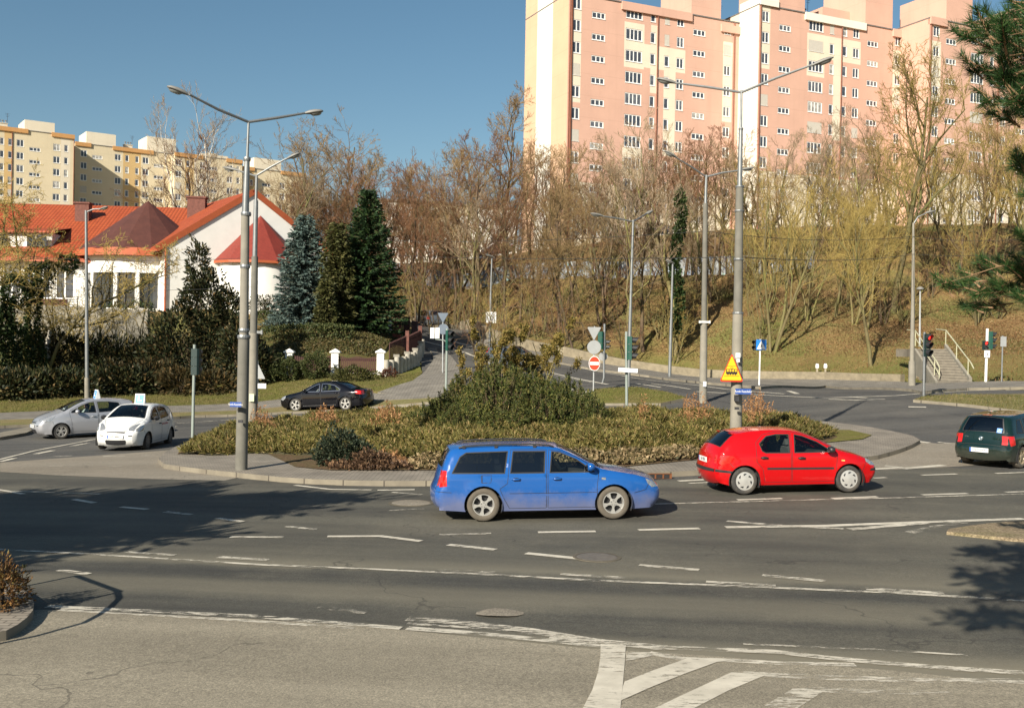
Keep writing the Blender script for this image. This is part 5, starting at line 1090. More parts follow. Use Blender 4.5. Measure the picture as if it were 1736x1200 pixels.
mb.tube([q @ Vector((.0,.16*k_,0)), q @ Vector((-.01*k_,.0,0)), q @ Vector((-.14*k_,-.30*k_,0))], .045*k_, 5); mb.tube([q @ Vector((.0,.02*k_,0)), q @ Vector((.12*k_,-.30*k_,0))], .045*k_, 5); mb.tube([q @ Vector((.0,.12*k_,0)), q @ Vector((.14*k_,-.02*k_,0))], .03*k_, 5); mb.tube([q @ Vector((.0,.12*k_,0)), q @ Vector((-.12*k_,-.0*k_,0))], .03*k_, 5); mb.lathe([(.06*k_,0),(0,.01)], 10, q @ Matrix.Translation((.01*k_,.23*k_,0))); mb.obj('walking_figure', ink, o)
signal_head(t, HM(1280.5, 585, b.y+.1, t, R(-40)), sig_dark, n=2, size=.27)
t = post('sign_post', 'thin post with two dark sign backs in the side street', 'road sign', (751,606), (751,531), 64, 2.2, galv_dull); s_ = 64/F_
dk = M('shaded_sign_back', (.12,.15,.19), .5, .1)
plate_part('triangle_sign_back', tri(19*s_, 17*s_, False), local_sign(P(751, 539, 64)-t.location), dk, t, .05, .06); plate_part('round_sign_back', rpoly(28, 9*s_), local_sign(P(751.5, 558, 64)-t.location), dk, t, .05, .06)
b = hit(1698, 651); t = post('sign_post', 'small grey sign seen from behind at the far right of the pavement', 'road sign', (1698,651), (1700,569), b.y, 2.6, galv); s_ = b.y/F_
plate_part('sign_back', rect(10*s_, 17*s_), local_sign(P(1700.5, 579, b.y)-t.location), sign_back, t, .04, .05)
b = at(440, 690, 47); t = post('sign_post', 'grey triangle sign back with a white plate half hidden by the left poles', 'road sign', (436,700), (437,612), 47, 2.6, galv_dull); s_ = 47/F_
plate_part('triangle_sign_back', tri(26*s_, 26*s_), local_sign(P(437.5, 629, 47)-t.location), sign_back, t, .04, .05); plate_part('white_plate', rect(26*s_, 8.5*s_), local_sign(P(438.5, 654, 47)-t.location), sign_white, t, .04, .05)
first = None
for i, (x, lab) in enumerate(((1385, 'left one of two small white marker posts in the grass of the slope'), (1399, 'right one of two small white marker posts in the grass of the slope'))):
    b = hit(x, 632); t = empty('marker_post', b, 0, lab, 'marker post', 'white marker posts in the grass'); h = 15*b.y/F_
    mb = MB(); mb.box((-.05,-.05,0),(.05,.05,h*.6)); mb.obj('post', M('weathered_post', (.35,.30,.22), .8), t)
    mb = MB(); mb.prism([(-.10,-.06),(.10,-.06),(.10,.06),(-.10,.06)], h*.55, h*.95); mb.prism([(-.07,-.04),(.07,-.04),(.07,.04),(-.07,.04)], h*.95, h*1.05); mb.obj('cap', sign_white, t)
# ---- overhead wires
def wire(a, b, sag, lab, r=.012):
    a, b = Vector(a), Vector(b); pts = [a.lerp(b, f)-Vector((0, 0, sag*4*f*(1-f))) for f in np.linspace(0, 1, 17)]
    mb = MB(); mb.tube(pts, r, 5); o = mb.obj('overhead_wire', wire_mat); tag(o, lab, 'wire', 'tram wires across the slope')
wl_ = 'thin tram wire across the slope, '
wire(P(620,406,80), P(1196,392,46), .3, wl_+'highest one left of the right lamp poles'); wire(P(1196,392,46), P(1547,401,58.4), .3, wl_+'highest one between the lamp poles and the tram pole')
wire(P(1547,401,58.4), P(1800,398,60), .3, wl_+'highest one right of the tram pole'); wire(P(660,432,80), P(1254,436,30.4), .15, wl_+'lower one at the left')
wire(P(1254,436,30.4), P(1547,431,58.4), .2, wl_+'lower one right of the tram sign pole'); wire(P(1547,431,58.4), P(1800,424,60), .2, wl_+'lower one right of the tram pole')
wire(P(-40,425,60), P(432,437,39), .3, 'thin black wire in front of the white villa, upper one', .008); wire(P(-40,478,60), P(431,486,39), .3, 'thin black wire in front of the white villa, lower one', .008)
# ---- railing at the island corner, left of the frame; its shadow falls on the road
hd_ = Vector((.57, .82)); dsp = Vector((math.sin(SUN_AZ), math.cos(SUN_AZ)))*1.1/math.tan(SUN_EL); r0 = hit(153, 980).xy-dsp; r1 = hit(234, 1007).xy-dsp; r1 = r1+Vector((-.36, 0)); r0 = r0+Vector((-.36, 0))
z0 = .03
t = empty('railing', (r0.x, r0.y, z0), 0, 'steel pavement railing at the lower left corner, seen by its shadow', 'railing')
dv = Vector((r1.x-r0.x, r1.y-r0.y, 0))
mb = MB(); mb.tube([(0,0,0),(0,0,1.1)], .03, 8); mb.tube([dv, dv+Vector((0,0,1.1))], .03, 8); mb.tube([(0,0,1.1), dv+Vector((0,0,1.1))], .03, 8); mb.obj('frame', galv, t)
for k in range(1, 13):
    mb = MB(); q = dv*k/13; mb.tube([q+Vector((0,0,.16)), q+Vector((0,0,1.08))], .009, 5, caps=False); mb.obj('baluster', galv, t)
mb = MB(); mb.tube([(0,0,.15), dv+Vector((0,0,.15))], .02, 8); mb.obj('lower_rail', galv, t)

_hp = [(228,1005,1.1),(234,1018,1.0),(215,1040,.85),(180,1060,.65),(100,1083,.35),(20,1100,.05)]
pts = [Vector((*(hit(x, y).xy-dsp*(h/1.1)+Vector((-.36, 0))), z0+h))-Vector((r0.x, r0.y, z0)) for x, y, h in _hp]
mb = MB(); mb.tube(pts, .03, 8); mb.obj('curved_end', galv, t)
# ============================================================ buildings
def plaster(name, col, joints=True, var=.06):
    m, N, L, B = newmat(name); v = coords(N)
    c = ramp(N, L, noise(N, L, .25, 5, v), [(.3, tuple(x*(1-var) for x in col)), (.7, tuple(min(1, x*(1+var)) for x in col))])
    st = N.new('ShaderNodeMapping'); st.inputs['Scale'].default_value = (1.2, 1.2, .06); L.new(v, st.inputs[0])
    c = mixc(N, L, ramp(N, L, noise(N, L, 1, 4, st.outputs[0]), [(.5, (0,)*3), (.8, (.18,)*3)]), c, tuple(x*.55 for x in col))
    if joints:
        s = N.new('ShaderNodeSeparateXYZ'); L.new(v, s.inputs[0]); j = mathn(N, L, 'LESS_THAN', mathn(N, L, 'FRACT', mathn(N, L, 'DIVIDE', s.outputs[2], 2.7)), .012)
        c = mixc(N, L, mathn(N, L, 'MULTIPLY', j, .35), c, tuple(x*.5 for x in col))
    L.new(c, B.inputs['Base Color']); B.inputs['Roughness'].default_value = .9; B.inputs['Specular IOR Level'].default_value = .2
    bumpn(N, L, B, noise(N, L, 30, 2, v), .15, .01); return m
pink = plaster('pink_plaster', (.60, .375, .29)); cream = plaster('cream_plaster', (.70, .63, .50)); white_pl = plaster('pale_wall', (.74, .71, .63))
yellow = plaster('pale_yellow_plaster', (.66, .57, .40)); ochre = plaster('ochre_plaster', (.60, .42, .20)); orange_trim = plaster('orange_trim', (.55, .30, .12), False)
roof_grey = M('roof_felt', (.16, .15, .14), .9); pvc = M('white_pvc', (.84, .84, .82), .4, .03); rust_pipe = M('brown_downpipe', (.22, .07, .035), .6, .1)
def winglass(name, a, b, curtain):
    m, N, L, B = newmat(name); oi = N.new('ShaderNodeObjectInfo'); v = coords(N, 'Object'); 
    c = ramp(N, L, oi.outputs['Random'], [(.0, a), (.55, b), (.75, curtain), (.9, a)]); N[c.node.name].color_ramp.interpolation = 'CONSTANT'
    c = mixc(N, L, ramp(N, L, noise(N, L, 1.5, 2, v), [(.4, (0,)*3), (.6, (.5,)*3)]), c, (.03, .035, .045))
    L.new(c, B.inputs['Base Color']); B.inputs['Roughness'].default_value = .06; B.inputs['Specular IOR Level'].default_value = .7; return m
pane_m = winglass('window_glass', (.07, .08, .10), (.14, .15, .17), (.48, .46, .42)); shutter = M('roller_shutter', (.52, .49, .43), .6, .06, 3)
_wc = {}
def win_mesh(kind, w, h):
    k = (kind, round(w, 2), round(h, 2))
    if k in _wc: return _wc[k]
    f = MB(); t = .11; y0, y1 = .04, .10
    f.box((-w/2,y0,-h/2),(-w/2+t,y1,h/2)); f.box((w/2-t,y0,-h/2),(w/2,y1,h/2)); f.box((-w/2+t,y0,-h/2),(w/2-t,y1,-h/2+t)); f.box((-w/2+t,y0,h/2-t),(w/2-t,y1,h/2))
    mull = {'single': [.5], 'small': [], 'slot': [.36, .68], 'wide': [.28, .5, .74], 'big': [.5]}[kind]
    for m_ in mull: x = -w/2+w*m_; f.box((x-.06,y0+.005,-h/2+t),(x+.06,y1-.005,h/2-t))
    f.box((-w/2-.04,-.06,-h/2-.05),(w/2+.04,y0,-h/2-.01))
    fo = f.obj('window', pvc); p = MB()
    ed = [-w/2+t]+[-w/2+w*m_ for m_ in mull]+[w/2-t]
    for a, b in zip(ed[:-1], ed[1:]): p.add([(a,y1-.02,-h/2+t),(b,y1-.02,-h/2+t),(b,y1-.02,h/2-t),(a,y1-.02,h/2-t)], [(0,1,2,3)])
    po = p.obj('pane', pane_m); s = MB(); s.box((-w/2+.02,.0,-h/2+.02),(w/2-.02,.035,h/2-.01)); so_ = s.obj('shutter', shutter)
    _wc[k] = (fo.data, po.data, so_.data)
    for o in (fo, po, so_): bpy.data.objects.remove(o)
    return _wc[k]
def put(name, me, parent, Mx):
    o = bpy.data.objects.new(name, me); COL.objects.link(o); o.parent = parent; o.matrix_local = Mx; return o
class Fac:
    """vertical plane through A (plan) with direction angle th; local x along the wall, y into the building, z up"""
    def __init__(s, A, th, root): s.A = Vector((A[0], A[1], 0)); s.th = th; s.root = root; s.M = Matrix.Translation(s.A-Vector(root.location)) @ Matrix.Rotation(th, 4, 'Z')
    def uz(s, px, py):
        v = ray(px, py); n = (-math.sin(s.th), math.cos(s.th)); den = v[0]*n[0]+v[1]*n[1]; t = (s.A.x*n[0]+s.A.y*n[1])/den
        x, y, z = v[0]*t, v[1]*t, v[2]*t+HC; return (x-s.A.x)*math.cos(s.th)+(y-s.A.y)*math.sin(s.th), z
    def u(s, px, py=200): return s.uz(px, py)[0]
    def wall(s, name, u0, u1, z0, z1, mats, holes=(), patches=(), t=.12, parent=None):
        X_ = sorted({u0, u1, *[h[0] for h in holes], *[h[1] for h in holes], *[p[0] for p in patches], *[p[1] for p in patches]}); Z_ = sorted({z0, z1, *[h[2] for h in holes], *[h[3] for h in holes], *[p[2] for p in patches], *[p[3] for p in patches]})
        X_ = [x for x in X_ if u0-1e-6 <= x <= u1+1e-6]; Z_ = [z for z in Z_ if z0-1e-6 <= z <= z1+1e-6]; mb = MB()
        for a, b in zip(X_[:-1], X_[1:]):
            if b-a < 1e-4: continue
            for c, d in zip(Z_[:-1], Z_[1:]):
                if d-c < 1e-4: continue
                cx, cz = (a+b)/2, (c+d)/2
                if any(h[0] < cx < h[1] and h[2] < cz < h[3] for h in holes): continue
                mi = 0
                for p in patches:
                    if p[0] < cx < p[1] and p[2] < cz < p[3]: mi = p[4]
                mb.add([s.M @ Vector(q) for q in ((a,0,c),(b,0,c),(b,0,d),(a,0,d))], [(0,1,2,3)], mi)
        for h in holes:
            a, b, c, d = h
            mb.add([s.M @ Vector(q) for q in ((a,0,c),(b,0,c),(b,0,d),(a,0,d),(a,t,c),(b,t,c),(b,t,d),(a,t,d))], [(0,4,5,1),(1,5,6,2),(2,6,7,3),(3,7,4,0)], 0)
        return mb.obj(name, mats, parent or s.root)
    def window(s, kind, uc, zc, w, h, parent=None):
        fm, pm, sm = win_mesh(kind, w, h); o = put('window', fm, parent or s.root, s.M @ Matrix.Translation((uc, 0.0, zc))); put('pane', pm, o, Matrix.Identity(4))
        if kind != 'slot' and random.random() < .09: put('shutter', sm, o, Matrix.Identity(4))
        return (uc-w/2, uc+w/2, zc-h/2, zc+h/2)
    def box(s, name, a, b, mat, parent=None): return MB().box(a, b, 0, s.M).obj(name, mat, parent or s.root)
def block(name, label, A, th, px0, px1, cols, zt0, storey, nrow, zbase, zroof, depth, mats, pats, pipes, towers, parapets, skip=lambda c, r: False, group=None, left_wall=None, u_ext=0):
    A = Vector((A[0], A[1], 0)); root = empty(name, (A.x, A.y, g(A.x, A.y)), 0, label, 'apartment block', group or 'sections of the pink block')
    f = Fac(A, th, root); u0 = f.u(px0); u1 = f.u(px1)+u_ext; holes = []
    for ci, (pc, kind, w, h, dz) in enumerate(cols):
        uc = f.u(pc)
        for r in range(nrow):
            if skip(ci, r): continue
            zc = zt0-storey*r+dz
            if zc-h/2 < zbase: continue
            holes.append(f.window(kind, uc, zc, w, h))
    patches = [(f.u(a) if a else u0, f.u(b) if b else u1, zt0-storey*r1, zt0-storey*r0, m) for (a, b, r0, r1, m) in pats]
    patches = [(max(a, u0+.01), min(b, u1-.01), max(c, zbase+.01), min(d, zroof-.01), m) for a, b, c, d, m in patches]
    f.wall('facade', u0, u1, zbase, zroof, mats, holes, patches)
    mb = MB(); mb.box((u0+.01, .14, zbase), (u1-.01, depth, zroof-.02), 0, f.M)
    # ends closed flush to the facade plane
    mb.add([f.M @ Vector(q) for q in ((u0,0,zbase),(u0,depth,zbase),(u0,depth,zroof),(u0,0,zroof))], [(0,3,2,1)]); mb.add([f.M @ Vector(q) for q in ((u1,0,zbase),(u1,depth,zbase),(u1,depth,zroof),(u1,0,zroof))], [(0,1,2,3)])
    mb.obj('end_wall', mats[left_wall or 0], root)
    f.box('roof', (u0-.05, -.1, zroof), (u1+.05, depth+.1, zroof+.15), roof_grey)
    for (a, b, zz0, zz1, mt) in parapets: f.box('parapet', (f.u(a) if a else u0-.1, -.28, zz0), (f.u(b) if b else u1+.1, .3, zz1), mt)
    for (a, b, zz, mt) in towers: f.box('stair_tower', (f.u(a), .0+.004, zroof-.01), (f.u(b), depth*.6, zz), mt)
    for p_ in pipes:
        u_ = f.u(p_); mb = MB(); mb.tube([f.M @ Vector((u_, -.12, zbase)), f.M @ Vector((u_, -.12, zroof-.1))], .075, 8); mb.obj('downpipe', rust_pipe, root)
    return root, f, u0, u1
def roof_stack(f, u, y, z, mat, label_kind='chimney'):
    c = MB(); c.box((u-.9,y,z),(u+.9,y+1.2,z+1.3),0,f.M); c.box((u-1,y-.1,z+1.3),(u+1,y+1.3,z+1.42),0,f.M); o = c.obj('chimney', mat, f.root)
    m_ = MB(); m_.tube([f.M @ Vector((u+.9, y+.3, z)), f.M @ Vector((u+.9, y+.3, z+3.6))], .035, 5); [m_.tube([f.M @ Vector((u+.9-w_, y+.3, z+q_)), f.M @ Vector((u+.9+w_, y+.3, z+q_))], .02, 4) for w_, q_ in ((.5,3.5),(.4,3.2),(.3,2.9))]; m_.obj('aerial', steel_dark, o)
    for k in (-.6, 0, .6):
        m_ = MB(); m_.lathe([(.12,0),(.12,.5),(.26,.55),(.26,.62),(.0,.75)], 10, f.M @ Matrix.Translation((u+k, y+.6, z+1.42))); m_.obj('vent', M('vent_metal', (.2,.2,.2), .5, .1, metal=.4) if 'vent_metal' not in bpy.data.materials else bpy.data.materials['vent_metal'], o)
# ---- pink blocks
TH = R(25); SX = 2.7
ZT = P(975, 6.7, 129.6).z
PM = [pink, cream, white_pl]
# patches: (px0, px1, row from, row to, material index)
pats1 = [(966,983,-.5,4.5,1),(1056,1090,.45,1.55,1),(1056,1090,1.45,2.55,1),(1056,1090,6.3,7.7,1),(1101,1113,.4,3.6,1),(1089,1160,1.35,2.45,1),(1124,1144,2.4,6.5,1),(1224,1240,.6,4.5,1),(966,1240,8.1,11.5,1),(1056,1090,8,9,0)]
cols1 = [(975,'single',1.15,1.45,0),(1012,'slot',1.9,.8,-1.05),(1072.5,'wide',2.45,1.45,0),(1104.5,'small',.75,1.4,0),(1128.5,'small',.75,1.4,0),(1151,'single',1.1,1.35,0),(1183,'slot',1.9,.8,-1.05),(1231,'single',1.1,1.35,0)]
A1 = (P(960, 300, 129).x, P(960, 300, 129).y)
zr1 = P(1110, 14, 134).z
r1, f1, ua, ub = block('apartment_block', 'leftmost section of the pink block, with the white striped end wall', A1, TH, 961, 1252, cols1, ZT, SX, 11, 15, zr1, 12.2, PM, pats1,
    [963,1112,1242], [(961,1050,zr1+6,pink),(1169,1219,zr1+6,pink)], [(1050,1169,zr1-.9,zr1+.15,pink),(1219,1251,zr1-1.5,zr1-.5,pink)])
# end wall with the white stripe
root = r1; mbm = f1.M; 
for (y0, y1, mt) in ((0.0, 4.2, plaster('end_wall_peach', (.63,.42,.28))), (4.2, 8.6, white_pl), (8.6, 12.2, bpy.data.materials['end_wall_peach'])):
    MB().add([f1.M @ Vector(q) for q in ((-.03+ua,y0,15),(-.03+ua,y1,15),(-.03+ua,y1,zr1+6),(-.03+ua,y0,zr1+6))], [(0,3,2,1)]).obj('end_wall_stripe' if mt is white_pl else 'end_wall_panel', mt, r1)
f1.box('corner_pillar', (ua-.03, -.10, 15), (ua+.6, 0, zr1+5.9), pink)
mb = MB(); mb.box((ua+.35,-.2,15),(ua+.47,-.1,zr1+5),0,f1.M); mb.obj('downpipe', rust_pipe, r1)
for uu in (f1.u(1232),): roof_stack(f1, uu, 3, zr1-.3, pink)
# section 2 stands forward
def fwd(f, px, w):
    u = f.u(px, 200); p = f.A+Vector((math.cos(f.th), math.sin(f.th), 0))*u; q = p+Vector((math.sin(f.th), -math.cos(f.th), 0))*w; return (q.x, q.y)
A2 = fwd(f1, 1251, 4.1)
cols2 = [(1295,'single',1.15,1.45,0),(1328,'slot',1.9,.8,-1.05),(1381,'wide',2.45,1.45,0),(1408,'small',.75,1.4,0),(1430,'small',.75,1.4,0),(1449,'single',1.1,1.35,0),(1477,'slot',1.9,.8,-1.05),(1520,'single',1.1,1.35,0)]
fz = Fac(A2, TH, r1); ZT2 = fz.uz(1295, 28)[1]; zr2 = fz.uz(1400, 30)[1]
pats2 = [(1287,1303,-.5,2.5,1),(1366,1457,.4,1.55,1),(1366,1396,1.45,2.5,1),(1411,1425,1.5,5.5,1),(1512,1528,.5,3.5,1),(1284,1535,7.4,11.5,1)]
r2, f2, ua2, ub2 = block('apartment_block', 'middle section of the pink block, with a pale side wall facing left', A2, TH, 1284, 1536, cols2, ZT2, SX, 11, 15, zr2, 14, PM, pats2, [1286,1424,1531],
    [(1316,1361,zr2+6,pink),(1464,1510,zr2+6,pink)], [(1361,1464,zr2-.85,zr2+.15,white_pl),(1510,1535,zr2-.9,zr2+.15,pink),(1284,1315,zr2+.0,zr2+1.0,white_pl)], left_wall=1)
MB().add([f2.M @ Vector(q) for q in ((ua2-.03,0,15),(ua2-.03,4.1,15),(ua2-.03,4.1,zr2+1.2),(ua2-.03,0,zr2+1.2))], [(0,3,2,1)]).obj('end_wall_panel', white_pl, r2)
roof_stack(f2, f2.u(1385), 3, zr2, pink); roof_stack(f2, f2.u(1522), 3, zr2, cream)
mb = MB(); mb.box((f2.u(1417),3,zr2+.1),(f2.u(1464),9,zr2+2.6),0,f2.M); mb.obj('roof_housing', pink, r2)
A3 = fwd(f2, 1535, 5.2)
cols3 = [(1585,'single',1.15,1.45,0),(1610,'slot',1.9,.8,-1.05),(1655,'wide',2.45,1.45,0),(1680,'small',.75,1.4,0),(1700,'single',1.1,1.35,0),(1730,'slot',1.9,.8,-1.05),(1765,'wide',2.45,1.45,0)]
fz = Fac(A3, TH, r1); ZT3 = fz.uz(1585, 53)[1]; zr3 = fz.uz(1585, 33)[1]
r3, f3, ua3, ub3 = block('apartment_block', 'rightmost section of the pink block, behind the pine branches', A3, TH, 1573, 1800, cols3, ZT3, SX, 10, 14, zr3, 14, PM, [(1577,1593,.5,3.5,1),(1573,1800,7,11,1)], [1575,1690],
    [(1601,1645,zr3+4.5,pink),(1720,1760,zr3+4,pink)], [(1573,1601,zr3-.8,zr3+.2,pink),(1645,1720,zr3-.8,zr3+.2,cream)])
roof_stack(f3, f3.u(1665), 3, zr3, cream)
# ---- yellow blocks far behind on the left
YM = [yellow, ochre, cream]; TY = R(35)
AY = (P(60, 300, 226).x, P(60, 300, 226).y)
fy = Fac(AY, TY, r1); gy = 'yellow apartment blocks behind the villa'
zy = fy.uz(35, 243)[1]; zry = fy.uz(80, 226)[1]
colsY = [(-20,'single',1.4,1.5,0),(4,'small',.8,1.5,0),(18,'small',.8,1.5,0),(35,'single',1.4,1.5,0),(60,'slot',2.2,.8,-1.0),(97,'single',1.4,1.5,0),(113,'small',.8,1.5,0)]
ry, fy, y0, y1 = block('apartment_block', 'leftmost pale yellow block, in full sun with an ochre stripe', AY, TY, -60, 127, colsY, zy, 2.7, 7, zy-19, zry, 12, YM, [(8,22,-1,8,1),(104,120,-1,8,2)], [21,126],
    [(42,93,fy.uz(67,206)[1],cream)], [(-60,48,zry-.6,zry+.3,orange_trim),(88,127,zry-.6,zry+.3,orange_trim)], group=gy)
roof_stack(fy, fy.u(8), 2, zry, cream)
def yblock(label, front_px, ref_py_row, px0, px1, cols, pats, back, ref_f, towers, paras, roofpx):
    u = ref_f.u(px0, 250); p = ref_f.A+Vector((math.cos(TY), math.sin(TY), 0))*u; A_ = (p.x-math.sin(TY)*back, p.y+math.cos(TY)*back)
    f_ = Fac(A_, TY, r1); z_ = f_.uz(*ref_py_row)[1]; zr = f_.uz(*roofpx)[1]
    r_, f_, a_, b_ = block('apartment_block', label, A_, TY, px0, px1, cols, z_, 2.7, 6, z_-17, zr, 12, YM, pats, [], [(a, b, f_.uz((a+b)/2, c)[1], cream) for a, b, c in towers], [(a, b, zr-.6, zr+.3, orange_trim) for a, b in paras], group=gy)
    for s_ in (f_.u((px0+px1)/2+10),): roof_stack(f_, s_, 2, zr, cream)
    return f_
fB = yblock('second yellow block from the left, its left half in shade', 0, (200,267), 128, 297, [(143,'single',1.4,1.5,0),(166,'slot',2.2,.8,-.5),(201,'single',1.4,1.5,0),(216.5,'small',.8,1.5,0),(233.5,'small',.8,1.5,0),(248,'single',1.4,1.5,0),(270,'slot',2.2,.8,-.9)],
    [(210,240,-1,7,1)], 7, fy, [(147,197,226),(250,299,234)], [(128,155),(192,261)], (225,254))
fC = yblock('third yellow block, partly behind the tall birch', 0, (305,276), 297, 412, [(304,'single',1.4,1.5,0),(320,'small',.8,1.5,0),(345,'single',1.4,1.5,0),(362,'slot',2.2,.8,-.5),(391,'single',1.4,1.5,0),(405,'small',.8,1.5,0)],
    [(315,330,-1,7,1)], -3, fB, [(343,387,263)], [(297,345),(385,412)], (320,263))
fD = yblock('rightmost and smallest yellow block, above the villa gable', 0, (430,310), 412, 520, [(428,'small',.8,1.5,0),(453,'slot',2.2,.8,-.2),(480,'single',1.4,1.5,0),(500,'small',.8,1.5,0)],
    [(420,432,-1,7,1)], 3, fC, [(432,478,270)], [(412,433),(478,520)], (480,292))
# pale low blocks behind the bare wood
rP = empty('apartment_block', P(790, 470, 165), 0, 'pale block hidden behind the bare trees left of the pink block', 'apartment block')
fP = Fac((P(640,400,160).x, P(640,400,160).y), R(20), rP); a, b = fP.u(640), fP.u(880); zt = fP.uz(800, 350)[1]; hs_ = []
for px_ in range(660, 880, 26):
    for r_ in range(4): hs_.append(fP.window('single', fP.u(px_), zt-2.2-r_*2.8, 1.3, 1.4))
fP.wall('facade', a, b, 12, zt, [white_pl, yellow], hs_, [(fP.u(740)+.01, fP.u(800), 12.01, zt-.01, 1)]); fP.box('body', (a,.14,12),(b,11,zt-.03), white_pl); fP.box('roof', (a-.2,-.3,zt),(b+.2,11,zt+.3), roof_grey)

# ---- villa with red roofs
def tile_mat(name, c1, c2, flat=False):
    m, N, L, B = newmat(name); v = coords(N, 'UV' if False else 'Object')
    c = ramp(N, L, noise(N, L, 1.2, 5, v), [(.3, c1), (.7, c2)])
    if not flat:
        s = N.new('ShaderNodeSeparateXYZ'); L.new(v, s.inputs[0])
        w1 = mathn(N, L, 'SINE', mathn(N, L, 'MULTIPLY', s.outputs[0], 2*math.pi/.30)); w2 = mathn(N, L, 'FRACT', mathn(N, L, 'MULTIPLY', s.outputs[2], 1/.24))
        h = mathn(N, L, 'ADD', mathn(N, L, 'MULTIPLY', w1, .5), mathn(N, L, 'MULTIPLY', w2, -.8)); 
        g_ = mathn(N, L, 'LESS_THAN', w2, .14); g2 = mathn(N, L, 'LESS_THAN', w1, -.72); gg = mathn(N, L, 'MAXIMUM', g_, g2)
        c = mixc(N, L, mathn(N, L, 'MULTIPLY', gg, .55), c, tuple(x*.35 for x in c1)); bumpn(N, L, B, h, .6, .04)
    else:
        br = N.new('ShaderNodeTexBrick'); br.inputs['Scale'].default_value = 3.2; L.new(v, br.inputs['Vector']); br.inputs['Color1'].default_value = (1,1,1,1); br.inputs['Color2'].default_value = (.8,.8,.8,1); br.inputs['Mortar'].default_value = (.6,.6,.6,1); br.inputs['Mortar Size'].default_value = .03
        c = mixc(N, L, 1.0, c, br.outputs['Color'], 'MULTIPLY')
    L.new(c, B.inputs['Base Color']); B.inputs['Roughness'].default_value = .65; return m
tiles = tile_mat('orange_roof_tiles', (.30,.052,.014), (.39,.080,.022)); shingle = tile_mat('brown_shingle', (.085,.028,.02), (.115,.038,.026), True); apse_red = tile_mat('red_metal_roof', (.22,.03,.018), (.27,.04,.025), True)
trim_red = M('orange_gutter', (.36,.085,.03), .5, .1, 3); dark_glass = M('dark_window_glass', (.03,.035,.04), .08, .5, 1.5, spec=.8)
va = P(430, 530, 85); V0 = empty('villa', va, 0, 'white villa with orange tiled roofs and a brown cone roof', 'house'); iv = -va
TG = R(35); apex = P(430, 322, 85); gd = Vector((math.cos(TG), math.sin(TG), 0)); bd_ = Vector((-math.sin(TG), math.cos(TG), 0))
GM = Matrix.Translation(Vector((apex.x, apex.y, 0))+iv) @ Matrix.Rotation(TG, 4, 'Z')    # local x along gable, y back, z = world height
hwid = 6.9; ze = P(300, 415, 81.1).z; za = P(430, 328, 85).z; zb_ = 4.2; LEN = 17
mb = MB(); mb.add([GM @ Vector(q) for q in ((-hwid,0,zb_),(hwid,0,zb_),(hwid,0,ze),(0,0,za),(-hwid,0,ze))], [(0,1,2,3,4)])
mb.add([GM @ Vector(q) for q in ((-hwid,0,zb_),(-hwid,0,ze),(-hwid,LEN,ze),(-hwid,LEN,zb_))], [(0,1,2,3)]); mb.add([GM @ Vector(q) for q in ((hwid,0,zb_),(hwid,LEN,zb_),(hwid,LEN,ze),(hwid,0,ze))], [(0,1,2,3)]); mb.obj('wall', plaster_white, V0)
ov = .8; sl_ = (za-ze)/hwid; mb = MB(); th_ = .28
for sg in (-1, 1):
    e = (sg*(hwid+ov), ze-ov*sl_); y0_, y1_ = -.06, LEN
    c = [(0,y0_,za+.02),(e[0],y0_,e[1]+.02),(e[0],y1_,e[1]+.02),(0,y1_,za+.02)]; d_ = [(x,y,z+th_) for x, y, z in c]
    mb.add([GM @ Vector(q) for q in c+d_], [(0,1,2,3),(4,5,6,7),(0,4,5,1),(1,5,6,2),(2,6,7,3)])
rf = mesh_obj('roof', mb.V, mb.F, tiles, V0); 
# local coordinates for tiles: give the roof object its own axes
def own_axes(o, Mx):
    o.data.transform(Mx.inverted()); o.matrix_local = Mx; return o
own_axes(rf, Matrix.Translation(GM.translation) @ Matrix.Rotation(TG+R(90), 4, 'Z'))
mb = MB()
for sg in (-1, 1): mb.box((0,-.13,-.12),(math.hypot(hwid+ov, (hwid+ov)*sl_),-.055,.34),0,GM @ Matrix.Translation((0,0,za)) @ Matrix.Rotation(math.atan(sl_) if sg > 0 else math.pi-math.atan(sl_), 4, 'Y') @ (Matrix.Identity(4) if sg > 0 else Matrix.Rotation(math.pi, 4, 'X') @ Matrix.Translation((0,.185,0))))
mb.obj('bargeboard', trim_red, V0)
mb = MB(); mb.tube([GM @ Vector((-hwid-.1,-.1,ze-.3)), GM @ Vector((-hwid-.1,-.1,zb_))], .07, 8); mb.obj('downpipe', trim_red, V0)
mb = MB(); q0 = GM @ Vector((-hwid-ov-.05,-.7,ze-ov*sl_)); mb.tube([q0, GM @ Vector((-hwid-ov-.05,LEN*.5,ze-ov*sl_))], .09, 8); mb.obj('gutter', trim_red, V0)
# apse
ar = 3.35; apz = P(427, 437, 81).z; apt = P(427, 362, 84).z; ac = GM @ Vector((.6, -.2, 0)); n = 20; mb = MB(); mb2 = MB(); mb3 = MB()
prof = [(ar*math.cos(R(a)), -ar*math.sin(R(a))) for a in np.linspace(0, 180, 13)]
vsb = [GM @ Vector((.6+x, y-.02, zb_)) for x, y in prof]; vst = [GM @ Vector((.6+x, y-.02, apz)) for x, y in prof]; n = len(prof)
mb.add(vsb+vst, [(i, i+1, n+i+1, n+i)[::-1] for i in range(n-1)]); mb.obj('apse_wall', plaster_white, V0, smooth=True)
pr2 = [((ar+.45)*math.cos(R(a)), -(ar+.45)*math.sin(R(a))) for a in np.linspace(0, 180, 7)]
tip = GM @ Vector((.6, -.06, apt)); rim_ = [GM @ Vector((.6+x, y-.04, apz-.1)) for x, y in pr2]; rim2 = [GM @ Vector((.6+x, y-.04, apz-.3)) for x, y in pr2]; n = len(pr2)
